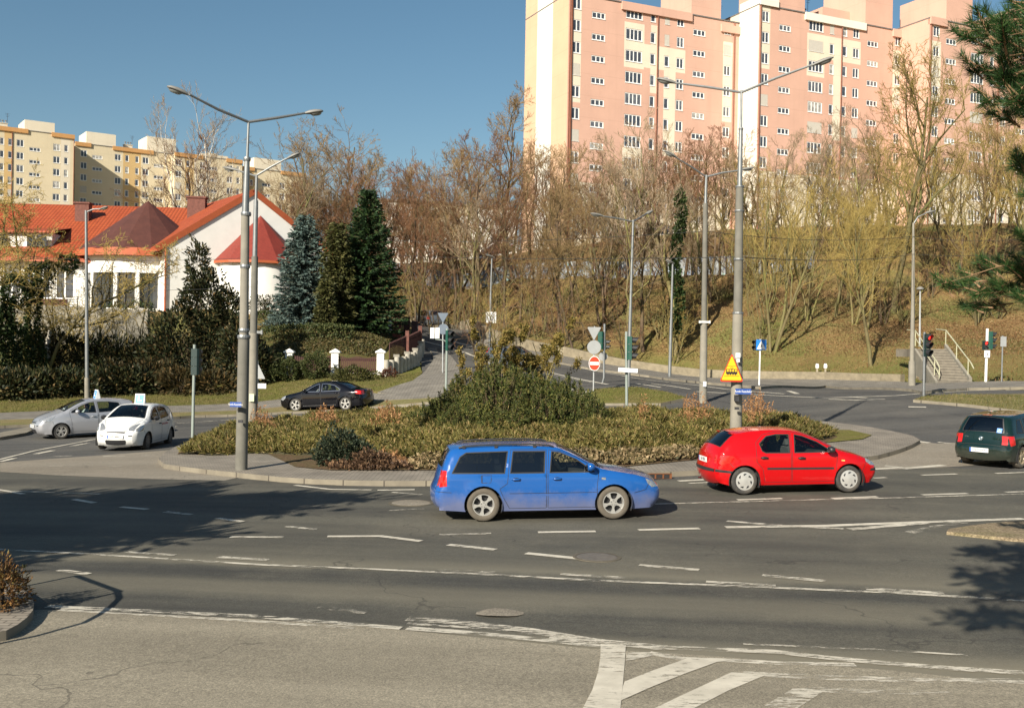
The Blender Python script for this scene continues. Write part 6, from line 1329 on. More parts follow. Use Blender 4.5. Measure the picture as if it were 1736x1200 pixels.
mb2.add([tip]+rim_, [(0, i+1, i+2)[::-1] for i in range(n-1)]); mb2.obj('apse_roof', apse_red, V0); mb3.add(rim_+rim2, [(i, i+1, n+i+1, n+i) for i in range(n-1)]); mb3.obj('gutter', trim_red, V0)
# brown cone wing with the round glazed wall
cc = P(250, 430, 87); czw = P(250, 434, 82).z; ctip = P(254, 341, 87).z; rc_ = 5.6
LM = Matrix.Translation(Vector((cc.x, cc.y, 0))+iv)
def arc_wall(r, z0, z1, a0, a1, n=16): 
    A_ = [LM @ Vector((r*math.cos(R(a)), r*math.sin(R(a)), z0)) for a in np.linspace(a0, a1, n)]; B2 = [LM @ Vector((r*math.cos(R(a)), r*math.sin(R(a)), z1)) for a in np.linspace(a0, a1, n)]; return A_+B2, [(i, i+1, n+i+1, n+i) for i in range(n-1)]
zw0 = P(220, 522, 82).z; zw1 = P(220, 462, 82).z
v_, f_ = arc_wall(rc_-.5, zw1, czw+.1, 180, 360); MB().add(v_, f_).obj('wall', plaster_white, V0, smooth=True)
v_, f_ = arc_wall(rc_-.5, 3.5, zw0, 180, 360); MB().add(v_, f_).obj('plinth', plaster_white, V0, smooth=True)
v_, f_ = arc_wall(rc_-.75, zw0, zw1, 180, 360, 12); MB().add(v_, f_).obj('glazing', dark_glass, V0)
for a in (196, 226, 236, 262, 281, 301, 330, 350):
    mb = MB(); wv = .32; mb.box((rc_-.8,-wv/2,zw0),(rc_-.47,wv/2,zw1+.02),0,LM @ Matrix.Rotation(R(a),4,'Z')); mb.obj('pillar', plaster_white, V0)
for a in (205, 215, 245, 254, 270, 290):
    mb = MB(); mb.box((rc_-.76,-.03,zw0),(rc_-.68,.03,zw1),0,LM @ Matrix.Rotation(R(a),4,'Z')); mb.obj('mullion', steel_dark, V0)
nn_ = 16; mb = MB(); rimc = [LM @ Vector((rc_*1.0*math.cos(2*math.pi*k/nn_), rc_*math.sin(2*math.pi*k/nn_), czw+.55)) for k in range(nn_)]
mb.add([LM @ Vector((0,0,ctip))]+rimc, [(0, k+1, (k+1) % nn_+1) for k in range(nn_)]); mb.obj('cone_roof', shingle, V0)
rg1 = [LM @ Vector(((rc_+.25)*math.cos(2*math.pi*k/32), (rc_+.25)*math.sin(2*math.pi*k/32), czw)) for k in range(32)]; rg2 = [LM @ Vector(((rc_-.1)*math.cos(2*math.pi*k/32), (rc_-.1)*math.sin(2*math.pi*k/32), czw+.62)) for k in range(32)]
mb = MB(); mb.add(rg1+rg2, [(k, (k+1) % 32, 32+(k+1) % 32, 32+k) for k in range(32)]+[tuple(range(32))[::-1]]); mb.obj('eaves_band', trim_red, V0)
for px_ in (186, 201):
    q = P(px_, 409, 83.6)+iv; mb = MB(); Mr = Matrix.Translation(q) @ Matrix.Rotation(R(-12), 4, 'Z') @ Matrix.Rotation(R(-48), 4, 'X'); mb.box((-.32,-.05,-.55),(.32,.05,.55),0,Mr); o = mb.obj('skylight', steel_dark, V0); MB().box((-.24,-.07,-.45),(.24,-.05,.45),0,Mr).obj('pane', dark_glass, o)
# long main wing
FM = Fac((P(-80,440,83).x, P(-80,440,83).y), R(4), V0); u0 = 0; u1 = FM.u(335, 440); zE = P(60, 437, 83).z; zR = P(60, 349, 92).z
ws_ = []; zwin = P(0, 478, 83).z
for px_, w in ((56,1.6),(72,1.3),(20,1.5),(-20,1.5),(110,1.5),(153,1.0)):
    h = 2.5; u = FM.u(px_, 478); f_, p_, s_ = win_mesh('big', w, h); ob = put('window', f_, V0, FM.M @ Matrix.Translation((u, 0, zwin))); put('pane', bpy.data.meshes.new('x') if False else p_, ob, Matrix.Identity(4)); ws_.append((u-w/2, u+w/2, zwin-h/2, zwin+h/2))
FM.wall('wall', u0, u1, 3.8, zE+.05, [plaster_white], ws_)
mb = MB(); dpt = 9.5
c = [(u0-1,-.7,zE-.25),(u1,-.7,zE-.25),(u1,dpt,zR),(u0-1,dpt,zR)]; mb.add([FM.M @ Vector(q) for q in c+[(x,y,z+.25) for x, y, z in c]], [(0,3,2,1),(4,5,6,7),(0,1,5,4),(1,2,6,5)])
mb.add([FM.M @ Vector(q) for q in ((u0-1,dpt,zR+.25),(u1,dpt,zR+.25),(u1,dpt*2,zE),(u0-1,dpt*2,zE))], [(0,1,2,3)]); o = mb.obj('roof', tiles, V0); own_axes(o, Matrix.Translation(FM.M.translation) @ Matrix.Rotation(R(4), 4, 'Z'))
FM.box('gutter', (u0-1,-.82,zE-.3),(u1-3,-.68,zE-.08), trim_red)
# second ridge piece right of the cone
# dormer
k_ = (zR-zE+.25)/(dpt+.7); 
def on_roof(px_, py_):   # point on the front roof plane
    v = ray(px_, py_); Mi = FM.M.inverted(); o_ = Mi @ (Vector((0,0,HC))+iv); d_ = Mi.to_3x3() @ Vector(v); t_ = (zE+k_*(o_.y+.7)-o_.z)/(d_.z-k_*d_.y); return o_+d_*t_
p0 = on_roof(-60, 418); p1 = on_roof(88, 418); pt = on_roof(88, 393)
dz_ = (418-395)*84/F_
mb = MB(); mb.add([FM.M @ Vector(q) for q in ((p0.x,p0.y,p0.z-.1),(p1.x,p1.y,p1.z-.1),(p1.x,p1.y,p1.z+dz_),(p0.x,p0.y,p0.z+dz_),(p1.x,p1.y+dz_/k_,p1.z+dz_),(p0.x,p0.y+dz_/k_,p0.z+dz_))], [(0,1,2,3),(1,4,2),(0,3,5)]); dm = mb.obj('dormer', plaster_white, V0)
mb = MB(); e_ = .35; mb.add([FM.M @ Vector(q) for q in ((p0.x-e_,p0.y-e_,p0.z+dz_-.0),(p1.x+e_,p1.y-e_,p1.z+dz_-.0),(p1.x+e_,p1.y+dz_/k_+2.2,p1.z+dz_+.9),(p0.x-e_,p0.y+dz_/k_+2.2,p0.z+dz_+.9))]+[FM.M @ Vector(q) for q in ((p0.x-e_,p0.y-e_,p0.z+dz_+.18),(p1.x+e_,p1.y-e_,p1.z+dz_+.18))], [(0,1,2,3),(0,1,5,4),(4,5,2,3)]); mb.obj('dormer_roof', tiles, dm)
for xa, xb in ((-40,-22),(0,14),(48,62),(64,82)):
    a_ = on_roof(xa, 418).x; b_2 = on_roof(xb, 418).x; mb = MB(); mb.box((a_,p0.y-.06,p0.z+.12),(b_2,p0.y-.02,p0.z+dz_-.12),0,FM.M); mb.obj('dormer_window', dark_glass, dm)
for (px_, w_, yb) in ((141, 1.15, 372), (333, 1.5, 362)):
    q = on_roof(px_, yb) if px_ < 200 else FM.M.inverted() @ (P(334, 366, 91)+iv); mb = MB(); tz = P(px_, 350 if px_ < 200 else 340, q.y+83).z; tz = q.z+ (26 if px_ < 200 else 30)*88/F_
    mb.box((q.x-w_/2,q.y-.4,q.z-1.5),(q.x+w_/2,q.y+.5,tz),0,FM.M); mb.box((q.x-w_/2-.1,q.y-.5,tz),(q.x+w_/2+.1,q.y+.6,tz+.15),0,FM.M); mb.obj('chimney', brick_brown, V0)
# balcony railing and terrace wall
mb = MB(); zt_ = P(60, 522, 80).z
mb.box((FM.u(20,520),-2.6,3),(FM.u(150,520),-.05,zt_),0,FM.M); mb.obj('terrace', concrete_light, V0)
mb = MB(); ua_, ub_ = FM.u(20,520), FM.u(150,520)
for h in (.35,.55,.75,.95): mb.tube([FM.M @ Vector((ua_,-2.5,zt_+h)), FM.M @ Vector((ub_,-2.5,zt_+h))], .02, 5)
for k in range(9): x = ua_+(ub_-ua_)*k/8; mb.tube([FM.M @ Vector((x,-2.5,zt_)), FM.M @ Vector((x,-2.5,zt_+1))], .025, 5)
mb.obj('balcony_railing', steel_dark, V0)
mb = MB(); mb.box((FM.u(60,520),-2.3,zt_),(FM.u(130,520),-2.1,zt_+.75),0,FM.M); mb.obj('planter', brick_brown, V0)

# ---- retaining walls, fences, palisade, graffiti wall
def wall_run(name, label, pix, h, t, mat, cat='wall', kind_d=None, parts=None, base=-.4, top_px=None):
    """pix: (px,py,d) plan points; wall follows the ground"""
    pts = [P(*p) for p in pix]; q = resample([tuple(p.xy) for p in pts], 1.5, False); c0 = Vector((q[0][0], q[0][1], g(*q[0]))); mb = MB(); n = len(q)
    for i, (x, y) in enumerate(q):
        a = Vector(q[max(i-1, 0)]); b = Vector(q[min(i+1, n-1)]); tt = (b-a).normalized(); nr = Vector((-tt.y, tt.x))*t/2; z = g(x, y); hh = h[0]+(h[1]-h[0])*i/(n-1) if isinstance(h, tuple) else h
        for sg, zz in ((-1, z+base), (1, z+base), (1, z+hh), (-1, z+hh)): mb.V.append((x+nr.x*sg-c0.x, y+nr.y*sg-c0.y, zz-c0.z))
    for i in range(n-1):
        for k in range(4): mb.F.append((4*i+k, 4*i+(k+1) % 4, 4*i+4+(k+1) % 4, 4*i+4+k)); mb.m.append(0)
    mb.F += [(0,1,2,3), (4*n-1,4*n-2,4*n-3,4*n-4)]; mb.m += [0,0]
    o = mb.obj(name, mat, loc=c0); tag(o, label, cat); return o
stone = M('stone_wall', (.22,.185,.125), .9, .25, 2.5, bump=.8, bscale=9, dirt=((.14,.12,.08), .7))
wall_run('stone_wall', 'low pale stone retaining wall along the foot of the wooded slope', [(672,534,112),(740,554,104.5),(827,576,88.5),(921,599,80.5),(1010,616,77.6),(1100,629,75.6),(1230,644,72.6),(1400,647,67.6),(1530,651,62.6)], (1.3,.5), .4, stone)
graf_m, N, L, B = newmat('graffiti_wall'); v = coords(N)
c = ramp(N, L, noise(N, L, .8, 4, v), [(.35, (.17,.18,.19)), (.6, (.26,.27,.27))]); f = ramp(N, L, noise(N, L, .9, 6, v, .75), [(.52, (0,)*3), (.56, (1,)*3)])
c2 = ramp(N, L, noise(N, L, 1.6, 3, v), [(.35, (.45,.47,.48)), (.47, (.12,.20,.34)), (.56, (.38,.40,.42)), (.68, (.22,.45,.42))]); L.new(mixc(N, L, f, c, c2), B.inputs['Base Color']); B.inputs['Roughness'].default_value = .85
wall_run('concrete_wall', 'long grey concrete wall with graffiti across the slope behind the trees', [(640,466,128),(700,468,125),(860,474,115),(1050,469,108),(1300,458,102),(1380,455,101)], 1.6, .25, graf_m)
wall_run('retaining_wall', 'pale concrete garden wall below the villa terrace', [(-60,580,72),(100,580,72),(252,580,71)], 2.5, .3, concrete_light)
# white pillared fence
fr = empty('garden_fence', P(567,637,65), 0, 'garden fence of white pillars and dark red pickets', 'fence'); loc = fr.location.copy()
dkred = M('dark_red_wood', (.05,.012,.009), .7, .2, 4); zf = g(*P(567,637,65).xy)
pil = []
for px_ in (413, 490, 568, 645):
    p = P(px_, 637, 65); w = .44/2; top_ = P(px_, 598, 65).z-loc.z; z0 = g(p.x, p.y)-.3-loc.z; q = p-loc; mb = MB(); mb.box((q.x-w,q.y-w,z0),(q.x+w,q.y+w,top_))
    pl = mb.obj('pillar', plaster_white, fr); mb = MB(); e = w+.09
    mb.add([(q.x-e,q.y-e,top_),(q.x+e,q.y-e,top_),(q.x+e,q.y+e,top_),(q.x-e,q.y+e,top_),(q.x-e,q.y-e,top_+.08),(q.x+e,q.y-e,top_+.08),(q.x+e,q.y+e,top_+.08),(q.x-e,q.y+e,top_+.08),(q.x,q.y,top_+.27)], [(0,3,2,1),(0,1,5,4),(1,2,6,5),(2,3,7,6),(3,0,4,7),(4,5,8),(5,6,8),(6,7,8),(7,4,8)]); mb.obj('cap', plaster_white, pl); pil.append(q)
for a_, b_ in zip(pil[:-1], pil[1:]):
    mb = MB(); dd = (b_-a_); n = int(dd.length/.12); zz = min(g(*(a_+loc).xy), g(*(b_+loc).xy))-loc.z; tp = P(567, 603, 65).z-loc.z
    for k in range(2, n-1): x = a_+dd*k/n; mb.box((x.x-.045,x.y-.02,zz+.12),(x.x+.045,x.y+.02,tp-.06+.05*math.sin(k*.7)))
    for h in (zz+.3, tp-.3): mb.box((a_.x+.25,a_.y+.02,h),(b_.x-.25,b_.y+.05,h+.07))
    mb.obj('picket_panel', dkred, fr); mb = MB(); mb.box((a_.x+.23,a_.y-.12,zz-.3),(b_.x-.23,b_.y+.12,zz+.12)); mb.obj('plinth', plaster_white, fr)
# palisade of concrete cylinders stepping up the street corner
pr = empty('concrete_palisade', P(690,637,63), 0, 'stepped row of round concrete columns at the street corner', 'retaining wall'); loc = pr.location.copy()
pal_m = M('palisade_concrete', (.40,.37,.31), .85, .25, 3, bump=.3, dirt=((.2,.17,.12), .6))
xs_ = [655,664,672.5,679,685,690.5,695.5,700,704,707.5,710.5,713,714.5,715.5]; tops = [610,610,605,605,604,600,600,597,594,592,586,582,578,575]; bots = [632,639,643,643,642,640,639,638,637,636,634,632,630,628]
for k, (x, tp, bt) in enumerate(zip(xs_, tops, bots)):
    d = 64+k*.42+max(0, k-9)*.8; p = P(x, bt, d); q = p-loc; zt2 = P(x, tp, d).z-loc.z; zb2 = g(p.x, p.y)-.4-loc.z; mb = MB(); mb.tube([(q.x,q.y,zb2),(q.x,q.y,zt2)], .17, 12); autosmooth(mb.obj('column', pal_m, pr), 40)
    if k % 3 == 2: mb = MB(); mb.box((q.x-.22,q.y-.1,zt2-.02),(q.x+.15,q.y+.3,zt2+.16)); mb.obj('cap_stone', concrete_light, pr)
# inner slatted fence on top of the bank and dark red board screen + bin shelter
fr2 = empty('slatted_fence', P(700,600,66), 0, 'dark red slatted fence climbing behind the concrete columns', 'fence'); loc = fr2.location.copy()
for (xa, ya, da, xb, yb, db) in ((660,612,66,690,598,67.5),(690,600,67.5,712,588,71)):
    a_ = P(xa, ya, da)-loc; b_ = P(xb, yb, db)-loc; mb = MB(); n = int((b_-a_).length/.13)
    for k in range(n+1): x = a_.lerp(b_, k/n); mb.box((x.x-.03,x.y-.02,x.z-.4),(x.x+.03,x.y+.02,x.z+1.15))
    for h in (.05, .85): mb.tube([a_+Vector((0,.03,h)), b_+Vector((0,.03,h))], .03, 5)
    mb.obj('picket_panel', dkred, fr2)
for px_, py_, d_ in ((690,600,67.5),(712,590,71)):
    q = P(px_, py_, d_)-loc; mb = MB(); mb.box((q.x-.12,q.y-.12,-3),(q.x+.12,q.y+.12,q.z+1.5)); mb.obj('post', brick_brown, fr2)
gt = empty('gate', P(680,560,82), 0, 'dark red board gate panels on the bank behind the fence', 'gate'); loc = gt.location.copy()
for (xa, ya, xb, yb, d_, m_) in ((646,542,665,562,84,dkred),(666,534,680,556,82,M('red_boards',(.22,.055,.03),.7,.15,4)),(684,537,695,562,80,dkred),(697,544,708,585,79,M('near_black_boards',(.04,.015,.015),.7,.2))):
    a_ = P(xa, yb, d_)-loc; b_ = P(xb, ya, d_)-loc; mb = MB(); mb.box((a_.x,a_.y,a_.z-2),(b_.x,a_.y+.1,b_.z)); [mb.box((a_.x-.01,a_.y-.03,a_.z+(b_.z-a_.z)*f),(b_.x+.01,a_.y,a_.z+(b_.z-a_.z)*f+.08)) for f in (.1,.9)]; mb.obj('board_panel', m_, gt)
q = P(661, 552, 83)-loc; mb = MB(); mb.box((q.x-.12,q.y,q.z-1),(q.x+.12,q.y+.3,q.z+.45)); mb.prism([(q.x-.18,q.y-.05),(q.x+.18,q.y-.05),(q.x+.18,q.y+.35),(q.x-.18,q.y+.35)], q.z+.45, q.z+.52); mb.obj('white_post', plaster_white, gt)
# ---- stone stairs on the right
b0 = hit(1590, 651); b1 = hit(1643, 651); st = empty('stairs', b0, 0, 'wide concrete stairs with pale handrails climbing the slope', 'stairs'); loc = b0
dirx = (b1-b0).normalized(); wd_ = (b1-b0).length; bk = Vector((.12, 1, 0)).normalized(); mb = MB(); nst = 12; rise = .155; run = .40
ud = Vector((dirx.x, dirx.y, 0)).normalized()
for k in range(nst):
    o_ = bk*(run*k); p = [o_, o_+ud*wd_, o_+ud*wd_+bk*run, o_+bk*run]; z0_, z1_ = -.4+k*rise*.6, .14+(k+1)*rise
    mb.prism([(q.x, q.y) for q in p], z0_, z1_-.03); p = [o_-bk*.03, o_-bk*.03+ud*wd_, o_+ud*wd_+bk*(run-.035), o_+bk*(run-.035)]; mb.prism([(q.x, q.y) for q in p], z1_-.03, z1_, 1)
mb.obj('steps', [M('riser_concrete', (.17,.15,.12), .95, .2, 3), M('step_concrete', (.34,.30,.235), .9, .18, 3, bump=.3, dirt=((.22,.19,.14), .5))], st)  # risers coloured darker to draw step lines where the sun casts no shadow
topz = .14+nst*rise; o_ = bk*(run*nst); mb = MB(); mb.prism([((o_).x,(o_).y),((o_+ud*wd_).x,(o_+ud*wd_).y),((o_+ud*wd_+bk*2.5).x,(o_+ud*wd_+bk*2.5).y),((o_+bk*2.5-ud*1).x,(o_+bk*2.5-ud*1).y)], topz-.5, topz-.01); mb.obj('landing', paving, st)
for sg, x_ in ((0, -.22), (1, wd_+.0)):
    mb = MB(); a_ = ud*x_; w2 = ud*.22; vs = []
    for k, f in enumerate(np.linspace(0, 1, 6)):
        o_ = bk*(run*nst*f); z = .14+rise*nst*f; vs += [a_+o_+Vector((0,0,z-1.6)), a_+w2+o_+Vector((0,0,z-1.6)), a_+w2+o_+Vector((0,0,z+(.30 if sg else .04))), a_+o_+Vector((0,0,z+(.30 if sg else .04)))]
    mb.add(vs, [(4*i+k, 4*i+(k+1) % 4, 4*i+4+(k+1) % 4, 4*i+4+k) for i in range(5) for k in range(4)]+[(0,1,2,3)]); mb.obj('side_wall', concrete_light, st)
    rp_ = M('rail_paint', (.42,.41,.28), .5) if 'rail_paint' not in bpy.data.materials else bpy.data.materials['rail_paint']
    mb = MB(); c_ = a_+w2*.5; pts = [c_+bk*(-.5)+Vector((0,0,.95)), c_+Vector((0,0,1.25)), c_+bk*(run*nst)+Vector((0,0,rise*nst+1.25)), c_+bk*(run*nst+2)+Vector((0,0,rise*nst+1.35))]; mb.tube(pts, .035, 8)
    if sg == 0: pts2 = [p-Vector((0,0,.45)) for p in pts]; mb.tube(pts2[:-1], .03, 8); mb.tube([pts[0], pts[0]+Vector((0,0,-.6))], .03, 6)
    for f in (.1, .55, 1): o_ = c_+bk*(run*nst*f)+Vector((0,0,rise*nst*f)); mb.tube([o_+Vector((0,0,.3)), o_+Vector((0,0,1.22))], .03, 6)
    mb.obj('handrail', rp_, st)
# ============================================================ vegetation
def segmesh(segs, k=4):
    """segs: array n x 8 (p0 p1 r0 r1) -> verts, quads"""
    s = np.asarray(segs, float); p0, p1, r0, r1 = s[:, :3], s[:, 3:6], s[:, 6], s[:, 7]; t = p1-p0; L_ = np.linalg.norm(t, axis=1)+1e-9; t = t/L_[:, None]
    up = np.where(np.abs(t[:, 2:3]) < .9, np.array([[0, 0, 1.]]), np.array([[1., 0, 0]])); a = np.cross(up, t); a /= np.linalg.norm(a, axis=1)[:, None]; b = np.cross(t, a)
    V = []
    for p, r in ((p0, r0), (p1, r1)):
        for i in range(k):
            an = 2*math.pi*i/k; V.append(p+(a*math.cos(an)+b*math.sin(an))*r[:, None])
    V = np.stack(V, 1).reshape(-1, 3); n = len(s); base = np.arange(n)[:, None]*2*k
    F = np.concatenate([base+np.array([[i, (i+1) % k, k+(i+1) % k, k+i]]) for i in range(k)], 1).reshape(-1, 4)
    return V, F
def kites(Pp, D, L_, Wd, twist=None):
    """leaf-like diamonds: base Pp, direction D, length, width"""
    Pp = np.asarray(Pp); D = np.asarray(D); D = D/(np.linalg.norm(D, axis=1)[:, None]+1e-9); n = len(Pp)
    rnd = rng.normal(size=(n, 3)) if twist is None else twist; s = np.cross(D, rnd); s /= np.linalg.norm(s, axis=1)[:, None]+1e-9
    L_ = np.broadcast_to(L_, (n,))[:, None]; Wd = np.broadcast_to(Wd, (n,))[:, None]
    V = np.stack([Pp, Pp+D*L_*.45+s*Wd*.5, Pp+D*L_, Pp+D*L_*.45-s*Wd*.5], 1).reshape(-1, 3); return V, np.arange(4*n).reshape(n, 4)
def needles(Pp, D, L_, Wd):
    Pp = np.asarray(Pp); D = D/(np.linalg.norm(D, axis=1)[:, None]+1e-9); n = len(Pp); s = np.cross(D, rng.normal(size=(n, 3))); s /= np.linalg.norm(s, axis=1)[:, None]
    L_ = np.broadcast_to(L_, (n,))[:, None]; V = np.stack([Pp-s*Wd/2, Pp+s*Wd/2, Pp+D*L_], 1).reshape(-1, 3); return V, np.arange(3*n).reshape(n, 3)
def cat(*vf):
    V = []; F = []; b = 0
    for v, f in vf: V.append(v); F.append(f+b); b += len(v)
    return np.concatenate(V), np.concatenate(F)
def bark(name, a, b, moss=None):
    m, N, L, B = newmat(name); v = coords(N, 'Object', (3, 3, .8)); c = ramp(N, L, noise(N, L, 3, 5, v), [(.3, a), (.7, b)])
    if moss: c = mixc(N, L, ramp(N, L, noise(N, L, .6, 4, coords(N)), [(.45, (0,)*3), (.62, (.7,)*3)]), c, moss)
    oi = N.new('ShaderNodeObjectInfo'); c = mixc(N, L, 1.0, c, ramp(N, L, oi.outputs['Random'], [(0, (.7,)*3), (1, (1.25, 1.2, 1.15))]), 'MULTIPLY')
    L.new(c, B.inputs['Base Color']); B.inputs['Roughness'].default_value = .9; B.inputs['Specular IOR Level'].default_value = .15; return m
bark_br = bark('bark_brown', (.08, .055, .038), (.15, .11, .075), (.11, .11, .045)); bark_ol = bark('bark_olive', (.12, .10, .05), (.20, .17, .09), (.16, .17, .05)); bark_birch = bark('birch_bark', (.55, .52, .46), (.72, .69, .62))
twig_red = bark('twigs_red_brown', (.16, .085, .048), (.25, .14, .08)); twig_brown = bark('twigs_brown', (.22, .15, .072), (.35, .25, .125)); twig_ol = bark('twigs_olive', (.26, .20, .065), (.39, .30, .105)); twig_grey = bark('twigs_grey', (.26, .20, .13), (.36, .28, .19))
def grow(h, seed, spread=.5, multi=1, crown_lo=.25, dens=1.0, wob=.22, upw=.35, twig_r=.013, lean=(0, 0)):
    rd = random.Random(seed); T = []; C = []
    def branch(p, d, L_, r, lvl):
        n = (7, 6, 5, 4, 3)[lvl]; pts = [(Vector(p), r)]; dd = Vector(d).normalized(); step = L_/n; dirs = [dd.copy()]
        for i in range(n):
            w = wob*(.45 if lvl == 0 else 1); dd = (dd+Vector((rd.gauss(0, w), rd.gauss(0, w), rd.gauss(0, w)+upw*(.25 if lvl else .12)))).normalized(); q = pts[-1][0]+dd*step
            rr = r*(1-.82*(i+1)/n) if lvl else r*(1-.75*(i+1)/n); rr = max(rr, twig_r*.6); (T if lvl < 2 else C).append((*pts[-1][0], *q, pts[-1][1], rr)); pts.append((q, rr)); dirs.append(dd.copy())
        if lvl >= 4: return
        nc = int((rd.uniform(9, 12), rd.uniform(6, 8), rd.uniform(6.5, 8), rd.uniform(5, 6.5))[lvl]*dens); lo = crown_lo if lvl == 0 else .15
        for j in range(nc):
            f = lo+(1-lo)*((j+rd.random())/nc); f = min(f, .995); i = min(int(f*n), n-1); ff = f*n-i; q = pts[i][0].lerp(pts[i+1][0], ff); dl = dirs[i+1]
            ax = dl.orthogonal().normalized(); ax.rotate(Matrix.Rotation(rd.uniform(0, 2*math.pi), 3, dl)); a = rd.uniform(.6, 1.15)*spread*1.5; nd = (dl*math.cos(a)+ax*math.sin(a))
            ll = L_*(.55 if lvl == 0 else .50)*(1.15-.6*f)*rd.uniform(.7, 1.2); branch(q, nd, ll, max(pts[i][1]*rd.uniform(.45, .65), twig_r), lvl+1)
    for m_ in range(multi):
        a = 2*math.pi*m_/max(multi, 1)+rd.random(); ln = (0 if multi == 1 else .22); r0 = h*.015*(1 if multi == 1 else .75)
        branch((math.cos(a)*.2*(multi > 1), math.sin(a)*.2*(multi > 1), -.5), (math.cos(a)*ln+lean[0], math.sin(a)*ln+lean[1], 1), h*rd.uniform(.85, 1), r0, 0)
    return T, C
def tree_proto(name, T, C, bm, tm, k=5):
    V, F = segmesh(T, k); t = mesh_obj('trunk', V, F, bm, smooth=True); V, F = segmesh(C, 3); c = mesh_obj('crown', V, F, tm, smooth=True)
    tm_, cm_ = t.data, c.data; bpy.data.objects.remove(t); bpy.data.objects.remove(c); return tm_, cm_
protos = {}
for i, (kind, h, kw, bm, tm) in enumerate([
    ('red', 13, dict(spread=.42, multi=1, crown_lo=.3, dens=1.0), bark_br, twig_red), ('red', 13, dict(spread=.5, multi=2, crown_lo=.3, dens=.75), bark_br, twig_red), ('red', 12, dict(spread=.38, multi=1, crown_lo=.4, dens=1.05, wob=.28), bark_br, twig_brown),
    ('brown', 13, dict(spread=.45, multi=2, crown_lo=.3, dens=.75), bark_br, twig_brown), ('brown', 14, dict(spread=.4, multi=1, crown_lo=.3, dens=1.0), bark_ol, twig_grey), ('brown', 13, dict(spread=.55, multi=1, crown_lo=.25, dens=1.0, wob=.3), bark_br, twig_brown),
    ('olive', 13, dict(spread=.42, multi=2, crown_lo=.2, dens=.8), bark_ol, twig_ol), ('olive', 13, dict(spread=.5, multi=1, crown_lo=.2, dens=1.1), bark_ol, twig_ol), ('olive', 13, dict(spread=.36, multi=3, crown_lo=.2, dens=.65, upw=.5), bark_ol, twig_ol),
    ('shrub', 5, dict(spread=.5, multi=4, crown_lo=.1, dens=.55, twig_r=.008), bark_br, twig_red), ('shrub', 5, dict(spread=.55, multi=4, crown_lo=.1, dens=.55, twig_r=.008), bark_ol, twig_ol)]):
    T, C = grow(h, 100+i, **kw); protos.setdefault(kind, []).append((*tree_proto(kind, T, C, bm, tm), h))
def put_tree(name, kind, loc, h, label, group, rz=None, i=None):
    tm_, cm_, h0 = protos[kind][i if i is not None else random.randrange(len(protos[kind]))]; root = empty(name, loc, random.uniform(0, 6.28) if rz is None else rz, label, 'bush' if kind == 'shrub' else 'tree', group); s = h/h0; root.scale = (s*random.uniform(.9, 1.12), s*random.uniform(.9, 1.12), s)
    for n_, m_ in (('trunk', tm_), ('crown', cm_)): o = bpy.data.objects.new(n_, m_); COL.objects.link(o); o.parent = root
    return root
GT = 'bare trees on the wooded slope'
def wood(n, x0, x1, d0, d1, kinds, ytop0, ytop1, label, name='bare_tree', excl=None):
    k = 0
    for a in range(n*6):
        if k >= n: break
        px = x0+(x1-x0)*((k+random.uniform(.1, .9))/n); d = random.uniform(d0, d1); p = at(px, 500, d)
        by = 600-(p.z-HC)*F_/d
        if excl and excl(px, d): continue
        f = (px-x0)/(x1-x0); yt = ytop0+(ytop1-ytop0)*f+random.uniform(-25, 45); h = max(5, (by-yt)*d/F_*(.90 if px < 880 else .82))
        put_tree(name, random.choice(kinds), p, h, label, GT); k += 1
wood(24, 500, 700, 108, 135, ['red','red','brown'], 290, 275, 'bare reddish tree in the wood left of the pink block')
wood(18, 690, 900, 104, 132, ['red','red','brown'], 285, 235, 'bare reddish tree in the wood left of the pink block')
wood(7, 690, 900, 92, 112, ['brown','red'], 330, 330, 'bare reddish tree in the wood left of the pink block')
wood(24, 900, 1240, 98, 120, ['brown','red','brown'], 255, 215, 'bare brown tree on the slope before the left part of the pink block')
wood(9, 890, 1240, 84, 98, ['brown','red'], 330, 300, 'bare brown tree on the slope before the left part of the pink block')
wood(20, 1240, 1500, 92, 116, ['olive','brown','brown'], 220, 200, 'bare olive tree on the slope before the middle of the pink block')
wood(18, 1480, 1780, 86, 112, ['olive','olive','brown'], 190, 150, 'bare olive tree on the slope before the right part of the pink block')
wood(8, 1260, 1530, 76, 92, ['olive'], 330, 290, 'bare olive tree on the slope before the middle of the pink block')
wood(70, 640, 1750, 80, 112, ['shrub'], 470, 450, 'low bare bush between the trees of the slope', 'bare_bush')
for (px, d, kind, yt, lab, i) in ((1478,70,'olive',330,'spreading yellowish bare tree low on the slope, left of the tram pole',1),(1512,84,'olive',95,'very tall bare tree rising highest before the right part of the pink block',1),(1145,84,'brown',250,'tall tree with ivy climbing its trunk before the pink block',1),
    (975,82,'brown',400,'dark leaning bare tree low on the slope above the no entry sign',2),(1020,90,'brown',300,'forked bare tree just left of the slim double lamp post',0),(1310,79,'olive',300,'bare tree at the foot of the slope right of the crossing sign',2),
    (806,99,'red',260,'pale trunked bare tree rising over the square white sign',0),(850,120,'red',205,'tall dark bare tree standing against the sky at the left edge of the pink block',2),(1655,80,'olive',300,'bare tree with a reddish trunk behind the right traffic light',0),(1070,84,'brown',330,'bare tree between the slim lamp posts on the slope',1)):
    p = at(px, 560, d); h = (600-(p.z-HC)*F_/d-yt)*d/F_*.97; put_tree('bare_tree', kind, p, h, lab, None, i=i)
